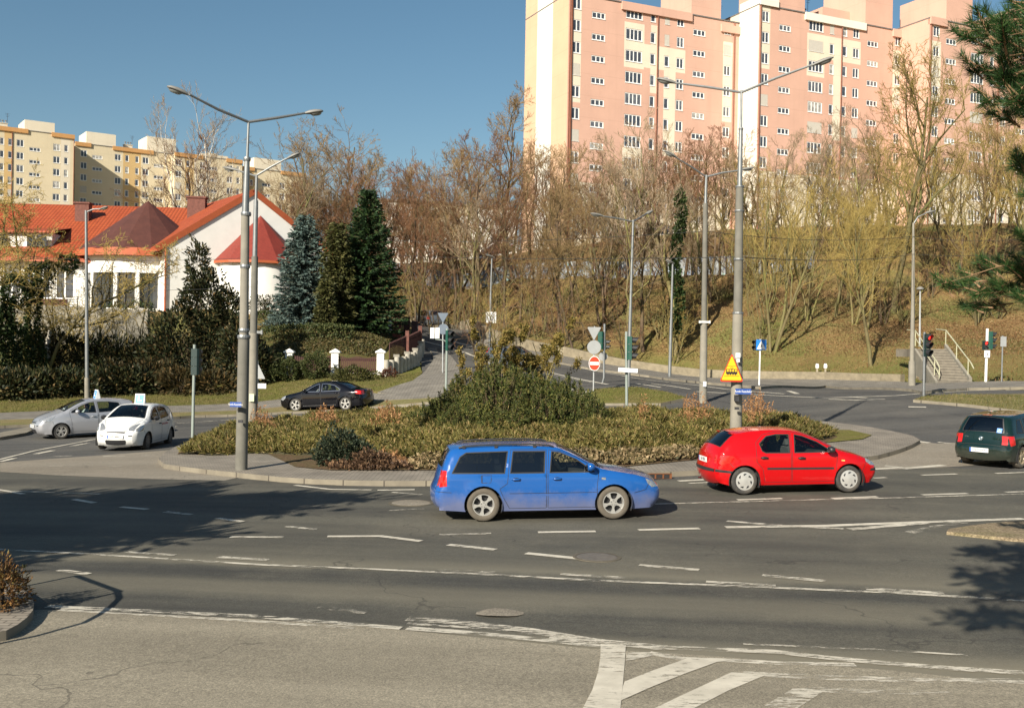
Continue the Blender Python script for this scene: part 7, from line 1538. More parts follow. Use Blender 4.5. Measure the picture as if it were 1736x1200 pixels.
# trees behind and around the villa
p = at(330, 400, 118); T, C = grow(16, 55, spread=.3, multi=3, crown_lo=.35, dens=.8, upw=.55); bt = tree_proto('birch', T, C, bark_birch, twig_grey); protos['birch'] = [(*bt, 16)]
put_tree('birch_tree', 'birch', p, (600-(p.z-HC)*F_/118-238)*118/F_, 'tall birch with white trunks behind the villa roof', None, i=0)
p = at(362, 400, 122); put_tree('birch_tree', 'birch', p, (600-(p.z-HC)*F_/122-285)*122/F_*.9, 'shorter birch just right of the tall one behind the villa', None, i=0)
p = at(318, 400, 114); put_tree('bare_tree', 'red', p, (600-(p.z-HC)*F_/114-262)*114/F_*.95, 'dark brown tree mixed with the birches behind the villa', None, i=0)
for px, d, yt, lab in ((205,110,325,'small bare tree behind the villa roof left of the brown cone'),(470,105,300,'bare tree just right of the villa gable'),(535,118,250,'pale bare tree standing against the sky right of the villa'),(560,110,275,'bare tree behind the two spruces')):
    p = at(px, 450, d); put_tree('bare_tree', 'brown', p, max(6, (600-(p.z-HC)*F_/d-yt)*d/F_), lab, None)
# ---- conifers
spruce_m = leafmat('spruce_needles', [(0, (.012,.028,.012)), (.5, (.022,.048,.016)), (1, (.05,.085,.025))], .1); blue_m = leafmat('blue_spruce_needles', [(0, (.05,.08,.075)), (.5, (.09,.13,.115)), (1, (.15,.20,.17))], .1)
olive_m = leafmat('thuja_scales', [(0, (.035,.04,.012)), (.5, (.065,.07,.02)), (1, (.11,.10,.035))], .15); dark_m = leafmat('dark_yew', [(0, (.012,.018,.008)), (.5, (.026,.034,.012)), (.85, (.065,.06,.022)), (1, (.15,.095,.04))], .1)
ivy_m = leafmat('ivy_leaves', [(0, (.012,.025,.008)), (.6, (.03,.055,.014)), (1, (.07,.09,.03))], .15)
def spruce(h, Rr, seed, droop=.25, dens=1.0, sl=.36, sw=.13, pw=.85, gap=.0):
    r_ = np.random.default_rng(seed); T = [(0,0,-.5,0,0,h*.98,.035*h**.8*.5,.02)]; Pp = []; D = []; z = .04*h
    while z < h*.985:
        f = z/h; bl = Rr*(1-f)**pw*r_.uniform(.85, 1.1)+.12; nb = int(7+4*(1-f)); a0 = r_.uniform(0, 6.28)
        for b in range(nb):
            if r_.random() < gap: continue
            a = a0+2*math.pi*b/nb+r_.normal(0, .15); L_ = bl*r_.uniform(.72, 1.12); u = np.array([math.cos(a), math.sin(a), 0]); n = max(2, int(L_/.16*dens)); t = np.linspace(.12, 1, n); slope = .35*f-droop
            pts = np.array([0, 0, z])+u*(t*L_)[:, None]+np.array([0, 0, 1])*(slope*L_*t+.16*L_*t*t)[:, None]; T.append((0,0,z,*pts[-1],.03,.006)); s = np.array([-u[1], u[0], 0])
            for sd in (-1, 1, 0, 0):
                k = pts+r_.normal(0, .03, pts.shape); Pp.append(k); D.append(u*.75+s*sd*.8+np.array([0, 0, -.25 if sd else r_.uniform(-.5, .3)])+r_.normal(0, .22, k.shape))
        z += (.16+.10*(1-f))*max(.6, h/10)
    Pp = np.concatenate(Pp); D = np.concatenate(D); Ln = sl*r_.uniform(.6, 1.2, len(Pp)); return T, kites(Pp, D, Ln, sw*r_.uniform(.7, 1.3, len(Pp)))
def conifer(name, px, py, d, ytop, wpx, mat, lab, seed, **kw):
    p = at(px, py, d); h = (600-(p.z-HC)*F_/d+(px-868)*.0175-10-ytop)*d/F_; T, (V, F) = spruce(h, wpx*d/F_/2, seed, **kw); root = empty(name, p, 0, lab, 'tree'); a, b = segmesh(T, 5); mesh_obj('trunk', a, b, bark_br, root); mesh_obj('crown', V, F, mat, root); return root
conifer('spruce_tree', 621, 548, 77, 318, 152, spruce_m, 'tall dark green spruce right of the villa', 1, pw=.75, gap=.06, dens=1.25)
conifer('blue_spruce_tree', 514, 545, 76, 362, 118, blue_m, 'grey blue spruce beside the villa wall', 2, pw=.7, droop=.3, gap=.12, dens=1.2)
conifer('thuja_tree', 569, 545, 75, 378, 66, olive_m, 'slim olive conifer between the two spruces', 3, pw=.6, droop=-.2)
conifer('spruce_tree', 598, 540, 84, 400, 60, spruce_m, 'small dark conifer behind the tall spruce', 4, pw=.7)
conifer('thuja_tree', 552, 550, 73, 478, 30, olive_m, 'short olive conifer in front of the blue spruce', 5, pw=.6, droop=-.2)
def blob(n, c, rad, seed, sl, sw, up=.4, fill=.55, lump=.25, flat=0):
    """leafy mass: kites spread through an uneven ellipsoid"""
    r_ = np.random.default_rng(seed); u = r_.normal(size=(n, 3)); u /= np.linalg.norm(u, axis=1)[:, None]
    lob = 1+lump*np.sin(u[:, 0]*4+seed)*np.cos(u[:, 1]*5+seed*2)+lump*.6*np.sin(u[:, 2]*7+u[:, 0]*6+seed); rr = (fill+(1-fill)*r_.random(n)**.6)*lob
    p = u*rr[:, None]*np.array(rad)+np.array(c); D = u+np.array([0, 0, up])+r_.normal(0, .45, (n, 3)); return kites(p, D, sl*r_.uniform(.6, 1.3, n), sw*r_.uniform(.7, 1.3, n))
def shrub(name, px, py, d, parts, mat, lab, cat_='bush', stem=True, group=None, loc=None):
    """parts: (dx, dy, z, rx, ry, rz, n) in metres"""
    p = loc or at(px, py, d); root = empty(name, p, 0, lab, cat_, group); vf = [blob(n, (dx, dy, z), (rx, ry, rz), 11*i+int(abs(px)), *sz) for i, (dx, dy, z, rx, ry, rz, n, sz) in enumerate(parts)]
    V, F = cat(*vf); V = V[:]; mesh_obj('foliage', V, F, mat, root)
    if stem:
        S_ = []
        for (dx, dy, z, rx, ry, rz, n, sz) in parts:
            for k in range(5): S_.append((dx*.3+random.gauss(0,.05), dy*.3, -.1, dx+random.uniform(-.4,.4)*rx, dy+random.uniform(-.4,.4)*ry, z+rz*.3, .035*max(rz, .5), .012))
        a, b = segmesh(S_, 5); mesh_obj('stem', a, b, bark_br, root)
    return root
L1 = (.30, .11); L2 = (.16, .08); L3 = (.10, .055)
# big dark evergreens right of the left lamp post
shrub('yew_tree', 335, 650, 63.5, [(-1.0,0,2.4,1.9,1.6,2.6,3800,L1),(1.2,.2,2.2,1.7,1.5,2.4,3600,L1),(.3,0,5.0,1.3,1.2,1.9,2400,L1),(-.1,0,7.0,.7,.7,1.7,1000,L1),(1.7,0,4.3,1.0,1,1.5,1500,L1),(2.6,.3,1.9,1.0,1.2,1.9,1800,L1),(-2.4,.3,1.6,1.2,1.2,1.5,1600,L1)], dark_m, 'large ragged dark evergreen between the villa and the left lamp poles', 'tree')
shrub('yew_tree', 405, 640, 62.5, [(0,0,2.0,1.2,1.2,2.2,2600,L1),(.8,.3,1.2,1.1,1.1,1.5,1600,L1)], dark_m, 'dark evergreen right behind the tall left pole', 'tree')
shrub('evergreen_bush', 250, 655, 61, [(0,0,.8,1.6,1,1.0,1500,L1),(-1.6,0,.7,1.4,1,.9,1200,L1)], leafmat('brown_green_shrub', [(0,(.03,.03,.012)),(.5,(.06,.05,.02)),(1,(.13,.08,.03))]), 'low brownish evergreen at the left foot of the bank')
shrub('evergreen_bush', 305, 648, 60, [(0,0,.7,1.5,.9,.9,1500,L1),(1.8,.2,.6,1.3,.9,.8,1100,L1)], bpy.data.materials['brown_green_shrub'], 'low brownish shrub below the ragged dark evergreen')
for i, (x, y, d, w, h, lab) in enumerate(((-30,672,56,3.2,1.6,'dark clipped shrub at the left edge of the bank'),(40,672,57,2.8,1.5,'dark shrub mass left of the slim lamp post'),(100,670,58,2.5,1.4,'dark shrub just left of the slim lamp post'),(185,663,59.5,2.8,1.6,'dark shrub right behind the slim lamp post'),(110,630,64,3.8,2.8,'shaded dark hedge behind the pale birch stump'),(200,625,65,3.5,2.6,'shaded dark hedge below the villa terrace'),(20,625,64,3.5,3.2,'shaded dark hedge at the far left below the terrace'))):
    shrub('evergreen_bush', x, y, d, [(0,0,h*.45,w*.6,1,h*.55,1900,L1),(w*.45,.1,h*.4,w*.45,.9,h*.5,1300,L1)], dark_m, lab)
p = hit(80, 642); o = empty('birch_stump', p, 0, 'pale birch trunk cut off among the dark shrubs on the left', 'tree trunk'); mb = MB(); mb.tube([(0,0,-.3),(.03,0,1),(-.02,0,2.1),(.15,0,3.0)], [.22,.19,.17,.10], 10); autosmooth(mb.obj('trunk', bark_birch, o), 40)
# ivy covered bare trees at the left edge
T, C = grow(11, 77, spread=.6, multi=2, crown_lo=.3, dens=.95, wob=.3, upw=.15); protos['ivyt'] = [(*tree_proto('ivyt', T, C, bark_ol, twig_ol), 11)]
def ivy_on(root, h, seed, n=2200, r=.45, spots=()):
    r_ = np.random.default_rng(seed); z = r_.random(n)*h; a = r_.random(n)*6.28; rr = r*(.5+.8*r_.random(n))*(1.1-.6*z/h); V, F = kites(np.column_stack([rr*np.cos(a)+.25*np.sin(z*1.3), rr*np.sin(a), z]), np.column_stack([np.cos(a), np.sin(a), r_.normal(0,.5,n)-.2]), .16, .12)
    vf = [(V, F)]+[blob(m_, c_, q_, seed+i, .2, .13) for i, (c_, q_, m_) in enumerate(spots)]; V, F = cat(*vf); o = mesh_obj('ivy', V, F, ivy_m, root); o.scale = (1/root.scale[0], 1/root.scale[1], 1/root.scale[2]); return o
for px, d, yt, lab, sp in ((12,60,385,'ivy covered bare tree at the far left edge',[((.4,0,5.5),(.9,.7,1.1),900),((-.8,0,3.8),(.9,.7,1.0),800),((.9,.3,2.4),(1.0,.8,1.2),800)]),(58,62,350,'bare yellowish tree with ivy clumps before the villa',[((.8,0,6.4),(.5,.5,.8),500),((-.5,0,6.0),(.4,.4,1.0),500),((2.9,0,7.0),(.6,.5,.5),350)]),(-50,58,330,'bare tree just outside the left edge with branches reaching in',[])):
    p = at(px, 640, d); h = (600-(p.z-HC)*F_/d-15-yt)*d/F_; r_ = put_tree('bare_tree', 'ivyt', p, h*1.1, lab, None, rz=px*.1, i=0); ivy_on(r_, h*.55, int(abs(px))+3, spots=sp)
for px, d, yt, lab in ((150,66,470,'thin bare shrub before the villa terrace'),(225,68,490,'thin bare shrub below the round glazed wall'),(110,67,455,'thin bare shrub left of the slim lamp post')):
    p = at(px, 600, d); put_tree('bare_bush', 'shrub', p, (600-(p.z-HC)*F_/d-12-yt)*d/F_, lab, None, i=1)
# ivy on the tall trunk in the middle
p = at(1147, 540, 83.4); rt = empty('ivy', p, 0, 'dark ivy column climbing the tall trunk before the pink block', 'ivy'); V, F = cat(*[blob(330, (.25*math.sin(k), 0, 2.5+k*1.1), (.36, .34, .8), k+5, .26, .18) for k in range(10)]); mesh_obj('foliage', V, F, ivy_m, rt)
# villa garden shrubs
shrub('garden_bush', 200, 525, 79, [(0,-1,.3,1.2,.8,.7,700,L2),(2.2,-1.5,.3,1.3,.8,.8,800,L2)], ivy_m, 'green bush below the round glazed wall of the villa')
shrub('rockery_bush', 225, 548, 76, [(0,0,.2,2.0,.8,.5,700,L2),(-2.8,0,.1,1.6,.8,.4,500,L2)], leafmat('dry_bush', [(0,(.12,.08,.04)),(1,(.25,.19,.10))]), 'dry brown plants on the rockery below the villa')
for i, (px, h, lab) in enumerate(((438,1.5,'round dark bush against the villa apse, left'),(463,1.6,'round dark bush against the villa apse, right'))): shrub('garden_bush', px, 528, 79, [(0,0,h*.5,.85,.8,h*.55,900,L2)], dark_m, lab)
shrub('juniper_bush', 478, 540, 74, [(0,0,.35,1.5,.9,.45,900,L2)], blue_m, 'flat blue green juniper at the foot of the blue spruce')
# clipped hedge on the bank
def hedge(lab, a, b, d, h, t, mat, name='hedge'):
    pa, pb = at(a[0], a[1], d[0]), at(b[0], b[1], d[1]); n = int((pb-pa).length*330); r_ = np.random.default_rng(int(a[0])); f = r_.random(n); q = np.outer(1-f, pa)+np.outer(f, pb); w = (r_.random(n)-.5)*t; zz = h*(1-(r_.random(n)**3)); dirn = (pb-pa).normalized(); nr = np.array([-dirn.y, dirn.x, 0])
    q = q+nr*w[:, None]; q[:, 2] = G(q[:, 0], q[:, 1])+zz; V, F = kites(q-np.array(pa), r_.normal(0, .6, (n, 3))+np.array([0, 0, .4]), .16, .10); root = empty(name, pa, 0, lab, 'hedge'); mesh_obj('foliage', V, F, mat, root); return root
hedge_m = leafmat('box_hedge', [(0,(.03,.045,.012)),(.5,(.05,.065,.02)),(1,(.10,.10,.035))], .1)
hedge('long clipped hedge along the top of the lawn bank behind the fence', (440,556), (600,556), (71,71), 1.0, .8, hedge_m)
hedge('small clipped hedge on the upper terrace by the villa', (436,540), (478,538), (77,77), .7, .8, hedge_m)
bank_m = leafmat('bank_cover', [(0,(.04,.045,.015)),(.5,(.08,.07,.025)),(.8,(.13,.085,.035)),(1,(.07,.09,.02))], .1)
ball_m = hedge_m
for i, (px, w, lab) in enumerate(((458,.85,'largest and leftmost of three round clipped bushes before the fence'),(491,.72,'middle one of three round clipped bushes before the fence'),(534,.85,'rightmost of three round clipped bushes, between two white pillars'))):
    shrub('round_bush', px, 640, 63.2, [(0,0,w*.95,w,w,w*.98,3600,(.12,.07))], ball_m, lab, group='round clipped bushes before the fence'); 
shrub('juniper_bush', 598, 645, 61, [(0,0,.3,1.25,.8,.5,2200,L2)], olive_m, 'flat olive juniper on the lawn before the fence')
shrub('small_shrub', 660, 640, 63, [(0,0,.2,.5,.4,.35,400,L2)], leafmat('red_brown_shrub', [(0,(.06,.02,.015)),(1,(.14,.06,.03))]), 'small red brown shrub at the foot of the last white pillar')

# ---- island planting
def scatter(poly, n, seed=1):
    r_ = np.random.default_rng(seed); a = np.array(poly); lo, hi = a.min(0), a.max(0); out = np.zeros((0, 2))
    while len(out) < n: q = lo+(hi-lo)*r_.random((n*2, 2)); out = np.concatenate([out, q[inpoly(q, poly)]])
    return out[:n]
def edge_dist(q, poly):
    a = np.array(resample(poly, .25)); d = np.full(len(q), 1e9)
    for p in a: d = np.minimum(d, ((q-p)**2).sum(1))
    return np.sqrt(d)
jun_m = leafmat('juniper_needles', [(0, (.07,.07,.02)), (.35, (.13,.12,.032)), (.7, (.20,.17,.05)), (.9, (.27,.20,.08)), (1, (.34,.22,.10))], .22)
def ground_cover(name, poly, dens, hmax, mat, lab, seed, sl, sw, k=5, edge=1.0, lean=.8):
    area_ = abs(sum(poly[i][0]*poly[(i+1) % len(poly)][1]-poly[(i+1) % len(poly)][0]*poly[i][1] for i in range(len(poly))))/2; n = int(area_*dens); q = scatter(poly, n, seed); ed = np.clip(edge_dist(q, poly)/edge, 0, 1)**.5
    lump = .62+.22*np.sin(q[:, 0]*1.7+seed)*np.cos(q[:, 1]*1.9)+.16*np.sin(q[:, 0]*4.1+q[:, 1]*3.3); r_ = np.random.default_rng(seed+1); top = hmax*ed*lump; z = G(q[:, 0], q[:, 1])+.13+top*(.25+.75*r_.random(n)**.5)
    a = r_.random(n)*6.28; Pp = []; D = []
    base = np.column_stack([q, z]); d0 = np.column_stack([np.cos(a)*lean, np.sin(a)*lean, r_.uniform(.25, 1.0, n)])
    for j in range(k): f = j/k; Pp.append(base+d0*(sl*.5*f)); D.append(d0+r_.normal(0, .45, (n, 3)))
    Pp = np.concatenate(Pp); V, F = kites(Pp, np.concatenate(D), sl*r_.uniform(.6, 1.2, len(Pp)), sw*r_.uniform(.7, 1.3, len(Pp))); o = mesh_obj(name, V, F, mat); tag(o, lab, 'ground cover', kind='stuff'); return o
jp = PX((306,777),(360,780),(430,776),(540,782),(660,786),(760,790),(900,786),(1000,784),(1130,776),(1240,772),(1400,752),(1415,742),(1350,728),(1200,722),(1000,716),(700,716),(560,722),(440,738),(350,752))
ground_cover('spreading_juniper', jp, 330, .66, jun_m, 'olive green spreading juniper filling the island bed', 3, .19, .034)
mound = sheet('juniper_mound', [tuple(p) for p in jp], M('juniper_shade', (.05,.045,.02), .9, .4, 3, bump=1, bscale=14), .14, .5, kind=None, top=lambda v: .36*np.clip(edge_dist(v, jp)/1.2, 0, 1)**.6*(.62+.22*np.sin(v[:, 0]*1.7+3)*np.cos(v[:, 1]*1.9)+.16*np.sin(v[:, 0]*4.1+v[:, 1]*3.3)))  # dark fill sheet, shade inside the shrub is painted into its colour
tag(mound, 'dark fill sheet under the spreading juniper, its inner shade painted in', 'ground cover', kind='stuff')
dryp = PX((700,806),(860,804),(1060,798),(1200,786),(1250,776),(1140,776),(1000,784),(880,788),(760,792),(690,796))
ground_cover('dry_ivy', dryp, 260, .38, leafmat('dry_ivy_leaves', [(0, (.05,.05,.02)), (.4, (.17,.13,.06)), (.8, (.30,.22,.12)), (1, (.38,.28,.16))], .2), 'pale dry ivy along the front edge of the island bed', 9, .11, .07, 3, .5)
ground_cover('dry_ivy', PX((560,806),(700,808),(690,796),(620,794),(540,796)), 200, .30, leafmat('brown_bed_leaves', [(0, (.05,.03,.02)), (.6, (.12,.07,.04)), (1, (.22,.13,.07))], .2), 'brown dry leaves beside the dark bush on the island', 12, .11, .07, 3, .5)
spir_m = leafmat('dry_spirea', [(0, (.25,.12,.05)), (.5, (.38,.20,.09)), (1, (.48,.28,.13))], .3)
def spires(px0, px1, py, d0, d1, n, h0, h1, lab, seed):
    r_ = np.random.default_rng(seed); S_ = []; KP = []; KD = []
    for i in range(n):
        px = px0+(px1-px0)*r_.random(); d = r_.uniform(d0, d1); p = at(px, py, d); cl = .6+.4*math.sin(px*.06); h = r_.uniform(h0, h1)*cl; q = np.array([p.x+r_.normal(0,.08), p.y, p.z+h]); S_.append((p.x, p.y, p.z+.1, *q, .006, .003)); t = r_.random(10)[:, None]*.55+.45
        KP.append(np.array(p)+(q-np.array(p))*t); KD.append(r_.normal(0, .6, (10, 3))+np.array([0, 0, .8]))
    V, F = kites(np.concatenate(KP), np.concatenate(KD), .12, .035); a, b = segmesh(S_, 3); V, F = cat((V, F), (a, b)); o = mesh_obj('dry_spirea', V, F, spir_m); tag(o, lab, 'dry plants', kind='stuff')
spires(430, 720, 720, 35, 38, 420, .8, 1.35, 'reddish dry flower stems along the back of the island hedge, left', 31)
spires(1085, 1350, 720, 33, 38, 420, .9, 1.45, 'reddish dry flower stems along the back of the island hedge, right', 32)
spires(640, 700, 796, 28, 29, 60, .3, .5, 'straw tufts in front of the hedge middle', 33)
# mountain pines
mugo_m = leafmat('mountain_pine_needles', [(0, (.025,.04,.010)), (.45, (.06,.08,.02)), (.8, (.13,.135,.035)), (1, (.24,.20,.06))], .12)
def mugo(h, r, seed, ns=430, nn=40):
    r_ = np.random.default_rng(seed); S_ = []; Pp = []; D = []
    for i in range(ns):
        a = r_.random()*6.28; f = r_.random()**.55; x, y = r*f*math.cos(a), r*f*math.sin(a); zt = h*(1-.5*f*f)*(.42+.62*r_.random()**.8)*(1+.12*math.sin(a*3+seed)); l = r_.uniform(.18, .34); tip = np.array([x+.15*f*math.cos(a), y+.15*f*math.sin(a), zt]); d = np.array([.35*f*math.cos(a), .35*f*math.sin(a), 1])+r_.normal(0, .12, 3); b = tip-d*l
        S_.append((x*.4, y*.4, zt*.15, *b, .02, .008)); S_.append((*b, *tip, .008, .004)); t = r_.random(nn)[:, None]; Pp.append(b+(tip-b)*t); aa = r_.normal(0, 1, (nn, 3)); Dn = aa*.55+d*.75; D.append(Dn)
    Pp = np.concatenate(Pp); D = np.concatenate(D); V, F = kites(Pp, D, .12*r_.uniform(.7, 1.2, len(Pp)), .026); return S_, (V, F)
mg = []
for s_ in range(3): S_, (V, F) = mugo(1.9, 1.25, 40+s_); a, b = segmesh(S_, 4); t = mesh_obj('stem', a, b, bark_br); c = mesh_obj('foliage', V, F, mugo_m); mg.append((t.data, c.data)); bpy.data.objects.remove(t); bpy.data.objects.remove(c)
for i, (px, d, ytop, sc_w, lab) in enumerate(((757,35.5,668,.95,'leftmost mountain pine of the island group'),(800,36.5,640,1.0,'mountain pine second from the left in the island group'),(845,35,625,1.0,'tall mountain pine left of the middle of the island group'),(890,36,632,1.05,'mountain pine in the middle of the island group'),
    (925,34.5,650,.95,'mountain pine right of the middle, half before its neighbours'),(962,36,648,.95,'mountain pine with the tallest shoots near the right end of the group'),(990,34.5,668,.75,'rightmost and smallest mountain pine of the group'),(780,34,690,.8,'low mountain pine at the front left of the group'),(868,33.5,690,.9,'low mountain pine at the front centre of the group'),(905,38,640,1.0,'mountain pine at the back of the group'))):
    p = at(px, 720, d); h = (600+(px-868)*.0175-10-(p.z-HC)*F_/d-ytop)*d/F_; root = empty('mountain_pine', p, i*1.3, lab, 'shrub', 'mountain pines on the island'); root.scale = (sc_w, sc_w, h/1.9)
    for n_, m_ in zip(('stem', 'foliage'), mg[i % 3]): o = bpy.data.objects.new(n_, m_); COL.objects.link(o); o.parent = root
# yellowish thin tree in the middle of the island
yel_m = leafmat('yellow_green_leaves', [(0, (.11,.10,.025)), (.5, (.21,.165,.04)), (1, (.32,.22,.07))], .3)
for i, (px, d, yt, w, n, lab) in enumerate(((893,37.5,532,.95,5200,'tallest sparse yellowish bush behind the mountain pines'),(843,38,578,.9,3200,'sparse yellowish bush left of the tallest one'),(812,38.5,605,.8,1800,'low sparse yellowish bush at the left of the three'))):
    p = at(px, 700, d); h = (600-10-(p.z-HC)*F_/d-yt)*d/F_; T, C = grow(h, 300+i, spread=.36, multi=4, crown_lo=.2, dens=.42, upw=.5, twig_r=.004); root = empty('sparse_bush', p, 0, lab, 'bush'); a, b = segmesh(T, 4); mesh_obj('trunk', a, b, bark_ol, root)
    a, b = segmesh(C, 3); CC = np.array(C); r_ = np.random.default_rng(i+70); idx = r_.integers(0, len(CC), n*2); Pp = CC[idx, 3:6]+r_.normal(0, .05, (len(idx), 3)); V, F = kites(Pp, r_.normal(0, 1, (len(idx), 3))+np.array([0, 0, .6]), .09, .05); V, F = cat((a, b), (V, F)); mesh_obj('foliage', V, F, yel_m, root)
p = hit(575, 800); shrub('dark_bush', 575, 800, 27.8, [(0,0,.45,.55,.5,.55,2600,(.09,.045)),(.45,.0,.3,.5,.45,.36,1500,(.09,.045)),(-.35,.1,.3,.4,.4,.35,1200,(.09,.045))], leafmat('dark_box_leaves', [(0,(.012,.02,.012)),(.6,(.03,.045,.025)),(1,(.08,.09,.05))], .1), 'round dark bush at the front left of the island bed', loc=p+Vector((0,.3,.12)))
shrub('brown_bush', 625, 802, 27.8, [(0,0,.2,.6,.4,.3,1500,(.07,.04))], bpy.data.materials['brown_bed_leaves'], 'low brown bush right of the dark bush on the island', loc=hit(628,806)+Vector((0,.35,.12)))
# bush at the lower left corner
shrub('dry_bush', 5, 1040, 13.4, [(-.08,0,.22,.34,.38,.32,3000,(.05,.02)),(-.2,.2,.42,.22,.25,.25,700,(.05,.016))], leafmat('rusty_leaves', [(0,(.06,.035,.015)),(.5,(.16,.08,.03)),(.8,(.28,.15,.05)),(1,(.10,.11,.03))], .25), 'rusty dry bush at the lower left corner of the photo', loc=hit(4,1055)+Vector((-.12,.25,.08)))
# ---- grass on the banks and verges
gb = leafmat('grass_blades', [(0, (.07,.08,.02)), (.5, (.12,.12,.032)), (.85, (.19,.15,.06)), (1, (.25,.19,.09))], .25)
def grass(polys, dens, h, w, lab, seed, mat=gb, dz=.08):
    Vs = []
    for i, pl in enumerate(polys):
        ar_ = abs(sum(pl[j][0]*pl[(j+1) % len(pl)][1]-pl[(j+1) % len(pl)][0]*pl[j][1] for j in range(len(pl))))/2; n = int(ar_*dens); q = scatter(pl, n, seed+i); r_ = np.random.default_rng(seed+i); z = G(q[:, 0], q[:, 1])+dz; D = r_.normal(0, .4, (n, 3))+np.array([0, 0, 1]); Vs.append(needles(np.column_stack([q, z]), D, h*r_.uniform(.4, 1.2, n), w))
    V, F = cat(*Vs); o = mesh_obj('grass', V, F, mat); tag(o, lab, 'grass', kind='stuff')
grass([PX((0,704),(160,698),(270,692),(480,680),(600,668),(650,664),(700,647),(716,633),(650,640),(480,640),(240,645),(100,660),(0,670))], 130, .12, .02, 'short green grass on the bank below the garden fence', 1)
grass([PX((1003,684),(1003,664),(1080,660),(1130,668),(1165,678),(1120,684)), PX((1548,682),(1640,690),(1736,702),(1800,708),(1800,676),(1640,673),(1570,675))], 160, .10, .02, 'short grass on the traffic islands of the far road', 5, dz=.12)
lit_m = leafmat('leaf_litter', [(0, (.10,.05,.02)), (.4, (.17,.09,.04)), (.7, (.24,.15,.06)), (.85, (.10,.11,.03)), (1, (.30,.22,.11))], .15)
hill_polys = [PX((700,540),(760,548),(921,592),(1100,622),(1400,642),(1560,648),(1736,648),(1736,560),(1500,520),(1200,500),(900,500),(740,490))]
litter_poly = PX((700,540),(760,545),(921,575),(1100,592),(1400,600),(1560,610),(1736,600),(1736,480),(1500,480),(1200,480),(900,490),(740,480))
grass(hill_polys, 16, .16, .05, 'dry grass and fallen leaves covering the wooded slope', 8, lit_m, 0)
pl = litter_poly; q = scatter(pl, 26000, 77); z = G(q[:, 0], q[:, 1])+.06; V, F = kites(np.column_stack([q, z]), rng.normal(0, 1, (26000, 3))*np.array([1, 1, .35]), .13, .08); o = mesh_obj('leaf_litter', V, F, lit_m); tag(o, 'brown leaf litter scattered on the wooded slope', 'fallen leaves', kind='stuff')
q = scatter(PX((460,608),(640,608),(678,575),(600,545),(470,548)), 16000, 78); z = G(q[:, 0], q[:, 1])+.12; V, F = kites(np.column_stack([q, z]), rng.normal(0, 1, (16000, 3))*np.array([1, 1, .5])+np.array([0,0,.3]), .16, .10); o = mesh_obj('ivy_cover', V, F, bank_m); tag(o, 'ivy and fallen leaves on the lawn bank behind the fence', 'ground cover', kind='stuff')
# ---- foreground pine reaching in from the right
pine_m = leafmat('long_pine_needles', [(0, (.012,.035,.012)), (.5, (.03,.075,.02)), (1, (.07,.12,.035))], .15, .45); pb = bark('pine_bark', (.20,.12,.07), (.34,.22,.13))
def pine(lab, trunk_xy, h, tufts, nn=150, nl=.15, seed=5):
    r_ = np.random.default_rng(seed); base = Vector((trunk_xy[0], trunk_xy[1], g(*trunk_xy))); root = empty('pine_tree', base, 0, lab, 'tree'); S_ = [(0,0,-.3,.1,0,h*.5,.20,.15),(.1,0,h*.5,0,0,h,.15,.05)]; Vs = []; 
    for (x, y, z, dx, dy, dz, cone) in tufts:
        t = np.array([x, y, z])-np.array(base); d = np.array([dx, dy, dz], float); d /= np.linalg.norm(d); st = t-d*.35
        S_.append((*st, *t, .012, .006)); Pp = st+(t-st)*(r_.random(nn)[:, None]**.6); a = r_.normal(0, 1, (nn, 3)); a -= (a @ d)[:, None]*d; a /= np.linalg.norm(a, axis=1)[:, None]; D = d*r_.uniform(.5, 1.3, nn)[:, None]+a*.75; Vs.append(needles(Pp, D, nl*r_.uniform(.7, 1.15, nn), .0075))
    return root, S_, Vs, base
def bough(root_pt, tip, base, S_, tf, n=9, side=.55, r=.03, rnd=None, droop=0):
    a = np.array(root_pt); b = np.array(tip); L_ = np.linalg.norm(b-a); prev = a; r_ = rnd; d = (b-a)/L_
    for i in range(1, 13):
        f = i/12; p = a+(b-a)*f+np.array([0, 0, .12*L_*math.sin(f*3.14)])+r_.normal(0, .02, 3); S_.append((*(prev-np.array(base)), *(p-np.array(base)), r*(1.1-f), r*(1.0-f)+.004)); 
        if f > .25:
            for k in range(2):
                s = r_.normal(0, 1, 3); s -= s @ d*d; s /= np.linalg.norm(s); q = p+(d*.5+s*side)*r_.uniform(.15, .5)*(1.3-f*.6); S_.append((*(p-np.array(base)), *(q-np.array(base)), .010, .006)); tf.append((*q, *(d*.6+s*.5+np.array([0,0,.35])), 0))
        prev = p
    tf.append((*b, *(d+np.array([0,0,.3])), 0))
r_ = np.random.default_rng(9); tf = []; SB = []; bx, by = 8.3, 10.6; bz = g(bx, by); base = Vector((bx, by, bz))
tips = [(1622,62,10.2),(1640,110,10.6),(1655,45,9.8),(1668,165,10.4),(1690,20,10),(1700,95,10.8),(1712,140,10.1),(1725,60,9.7),(1700,190,10.6),(1728,185,10),(1745,110,11),(1690,130,9.6),(1760,170,10.3),(1750,30,10.5),(1715,265,10.8),(1735,300,10.2),(1760,340,10.2),(1675,78,11.2),(1720,10,11.2),(1660,130,11.3),(1680,60,9.3),(1740,215,9.8),(1708,170,9.5),(1735,140,9.4)]
for (px, py, d) in tips: p = P(px+16, py, d); bough((bx-.1, by, min(p.z-.5, 9)), tuple(p), base, SB, tf, rnd=r_)
for (px, py, d) in ((1610,480,13.2),(1640,470,13.6),(1668,490,13.1),(1655,515,13.4),(1700,480,12.8),(1728,450,12.6),(1733,400,12.4),(1745,500,12.5)): p = P(px, py, d); bough((bx+.6, by+1.8, p.z-.05), tuple(p), base, SB, tf, rnd=r_, side=.4)
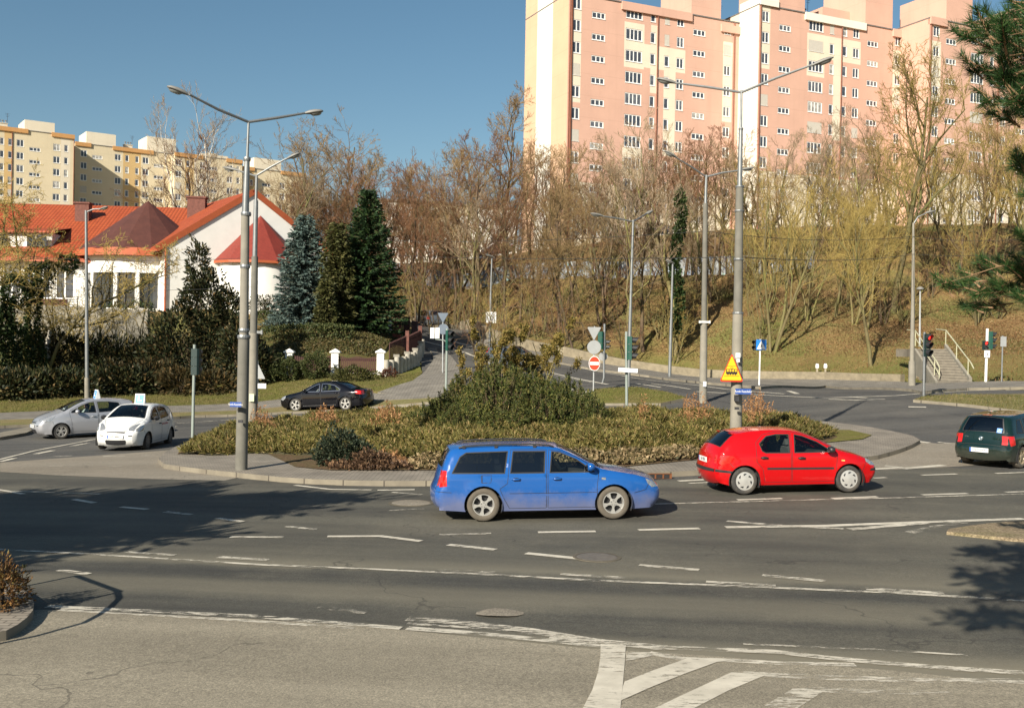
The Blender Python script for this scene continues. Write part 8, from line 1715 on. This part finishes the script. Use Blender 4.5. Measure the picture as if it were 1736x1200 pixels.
root, S_, Vs, base = pine('long needled pine reaching in from the right edge of the photo', (bx, by), 11, [t for t in tf], seed=6, nn=150)
V, F = segmesh(S_+SB, 6); mesh_obj('trunk', V, F, pb, root); V, F = cat(*Vs); mesh_obj('crown', V, F, pine_m, root)
# ---- trees outside the frame that throw the shadows on the road
def crown_tree(name, lab, x, y, h, blobs, trunk_r=.25, mat=None, sl=.42):
    z = g(x, y); root = empty(name, (x, y, z), 0, lab, 'tree'); S_ = [(0,0,-.3,0,0,h*.6,trunk_r,trunk_r*.6)]
    for (cx, cy, cz, rx, ry, rz, n) in blobs: S_.append((0,0,h*.35,cx,cy,cz,.09,.04))
    a, b = segmesh(S_, 7); mesh_obj('trunk', a, b, bark_br, root); V, F = cat(*[blob(n, (cx, cy, cz), (rx, ry, rz), 7*i+3, sl, sl*.4, fill=.2, lump=.35) for i, (cx, cy, cz, rx, ry, rz, n) in enumerate(blobs)]); mesh_obj('crown', V, F, mat or spruce_m, root)
crown_tree('conifer_tree', 'large conifer outside the left edge shading the road', -15.5, 11, 9, [(0,0,6,2.6,2.4,2.4,9000),(-2.5,0,5.5,2.8,2.4,2.6,9000),(1.2,-1.5,4.6,2.6,2,1.8,7000),(-3,-2.5,4.0,3,2.5,2,8000),(2.0,.2,6.4,2.2,1.5,1.3,5500),(2.6,.4,6.4,2.2,1.1,.7,1500),(4.3,.8,7.3,1.6,.5,.28,420),(3.8,.3,6.6,1.7,.6,.3,420),(3.2,-1.0,5.6,2.0,.7,.4,700),(-5.5,-1,5.6,2.6,2.2,2.6,3000),(-1,0,3.6,2.4,2,1.6,2200),(-9,-1.5,5.4,3,2.4,2.8,3000),(0,-1.5,4.4,2.4,1.6,1.6,1800),(3.4,-.1,7.7,1.2,.4,.25,260)])
crown_tree('conifer_tree', 'conifer beside the camera whose boughs shade the right edge of the road', 7.2, 3.4, 9, [(-5.2,3.4,6.8,.9,.4,.2,420),(-7.2,-.6,6.7,.8,.25,.15,260),(-5.9,1.1,6.8,1.0,.9,.4,1100),(-4.6,1.7,6.9,1.1,1.2,.6,1400),(-5.2,-.2,6.8,1.2,.7,.4,900)], .2, sl=.25)
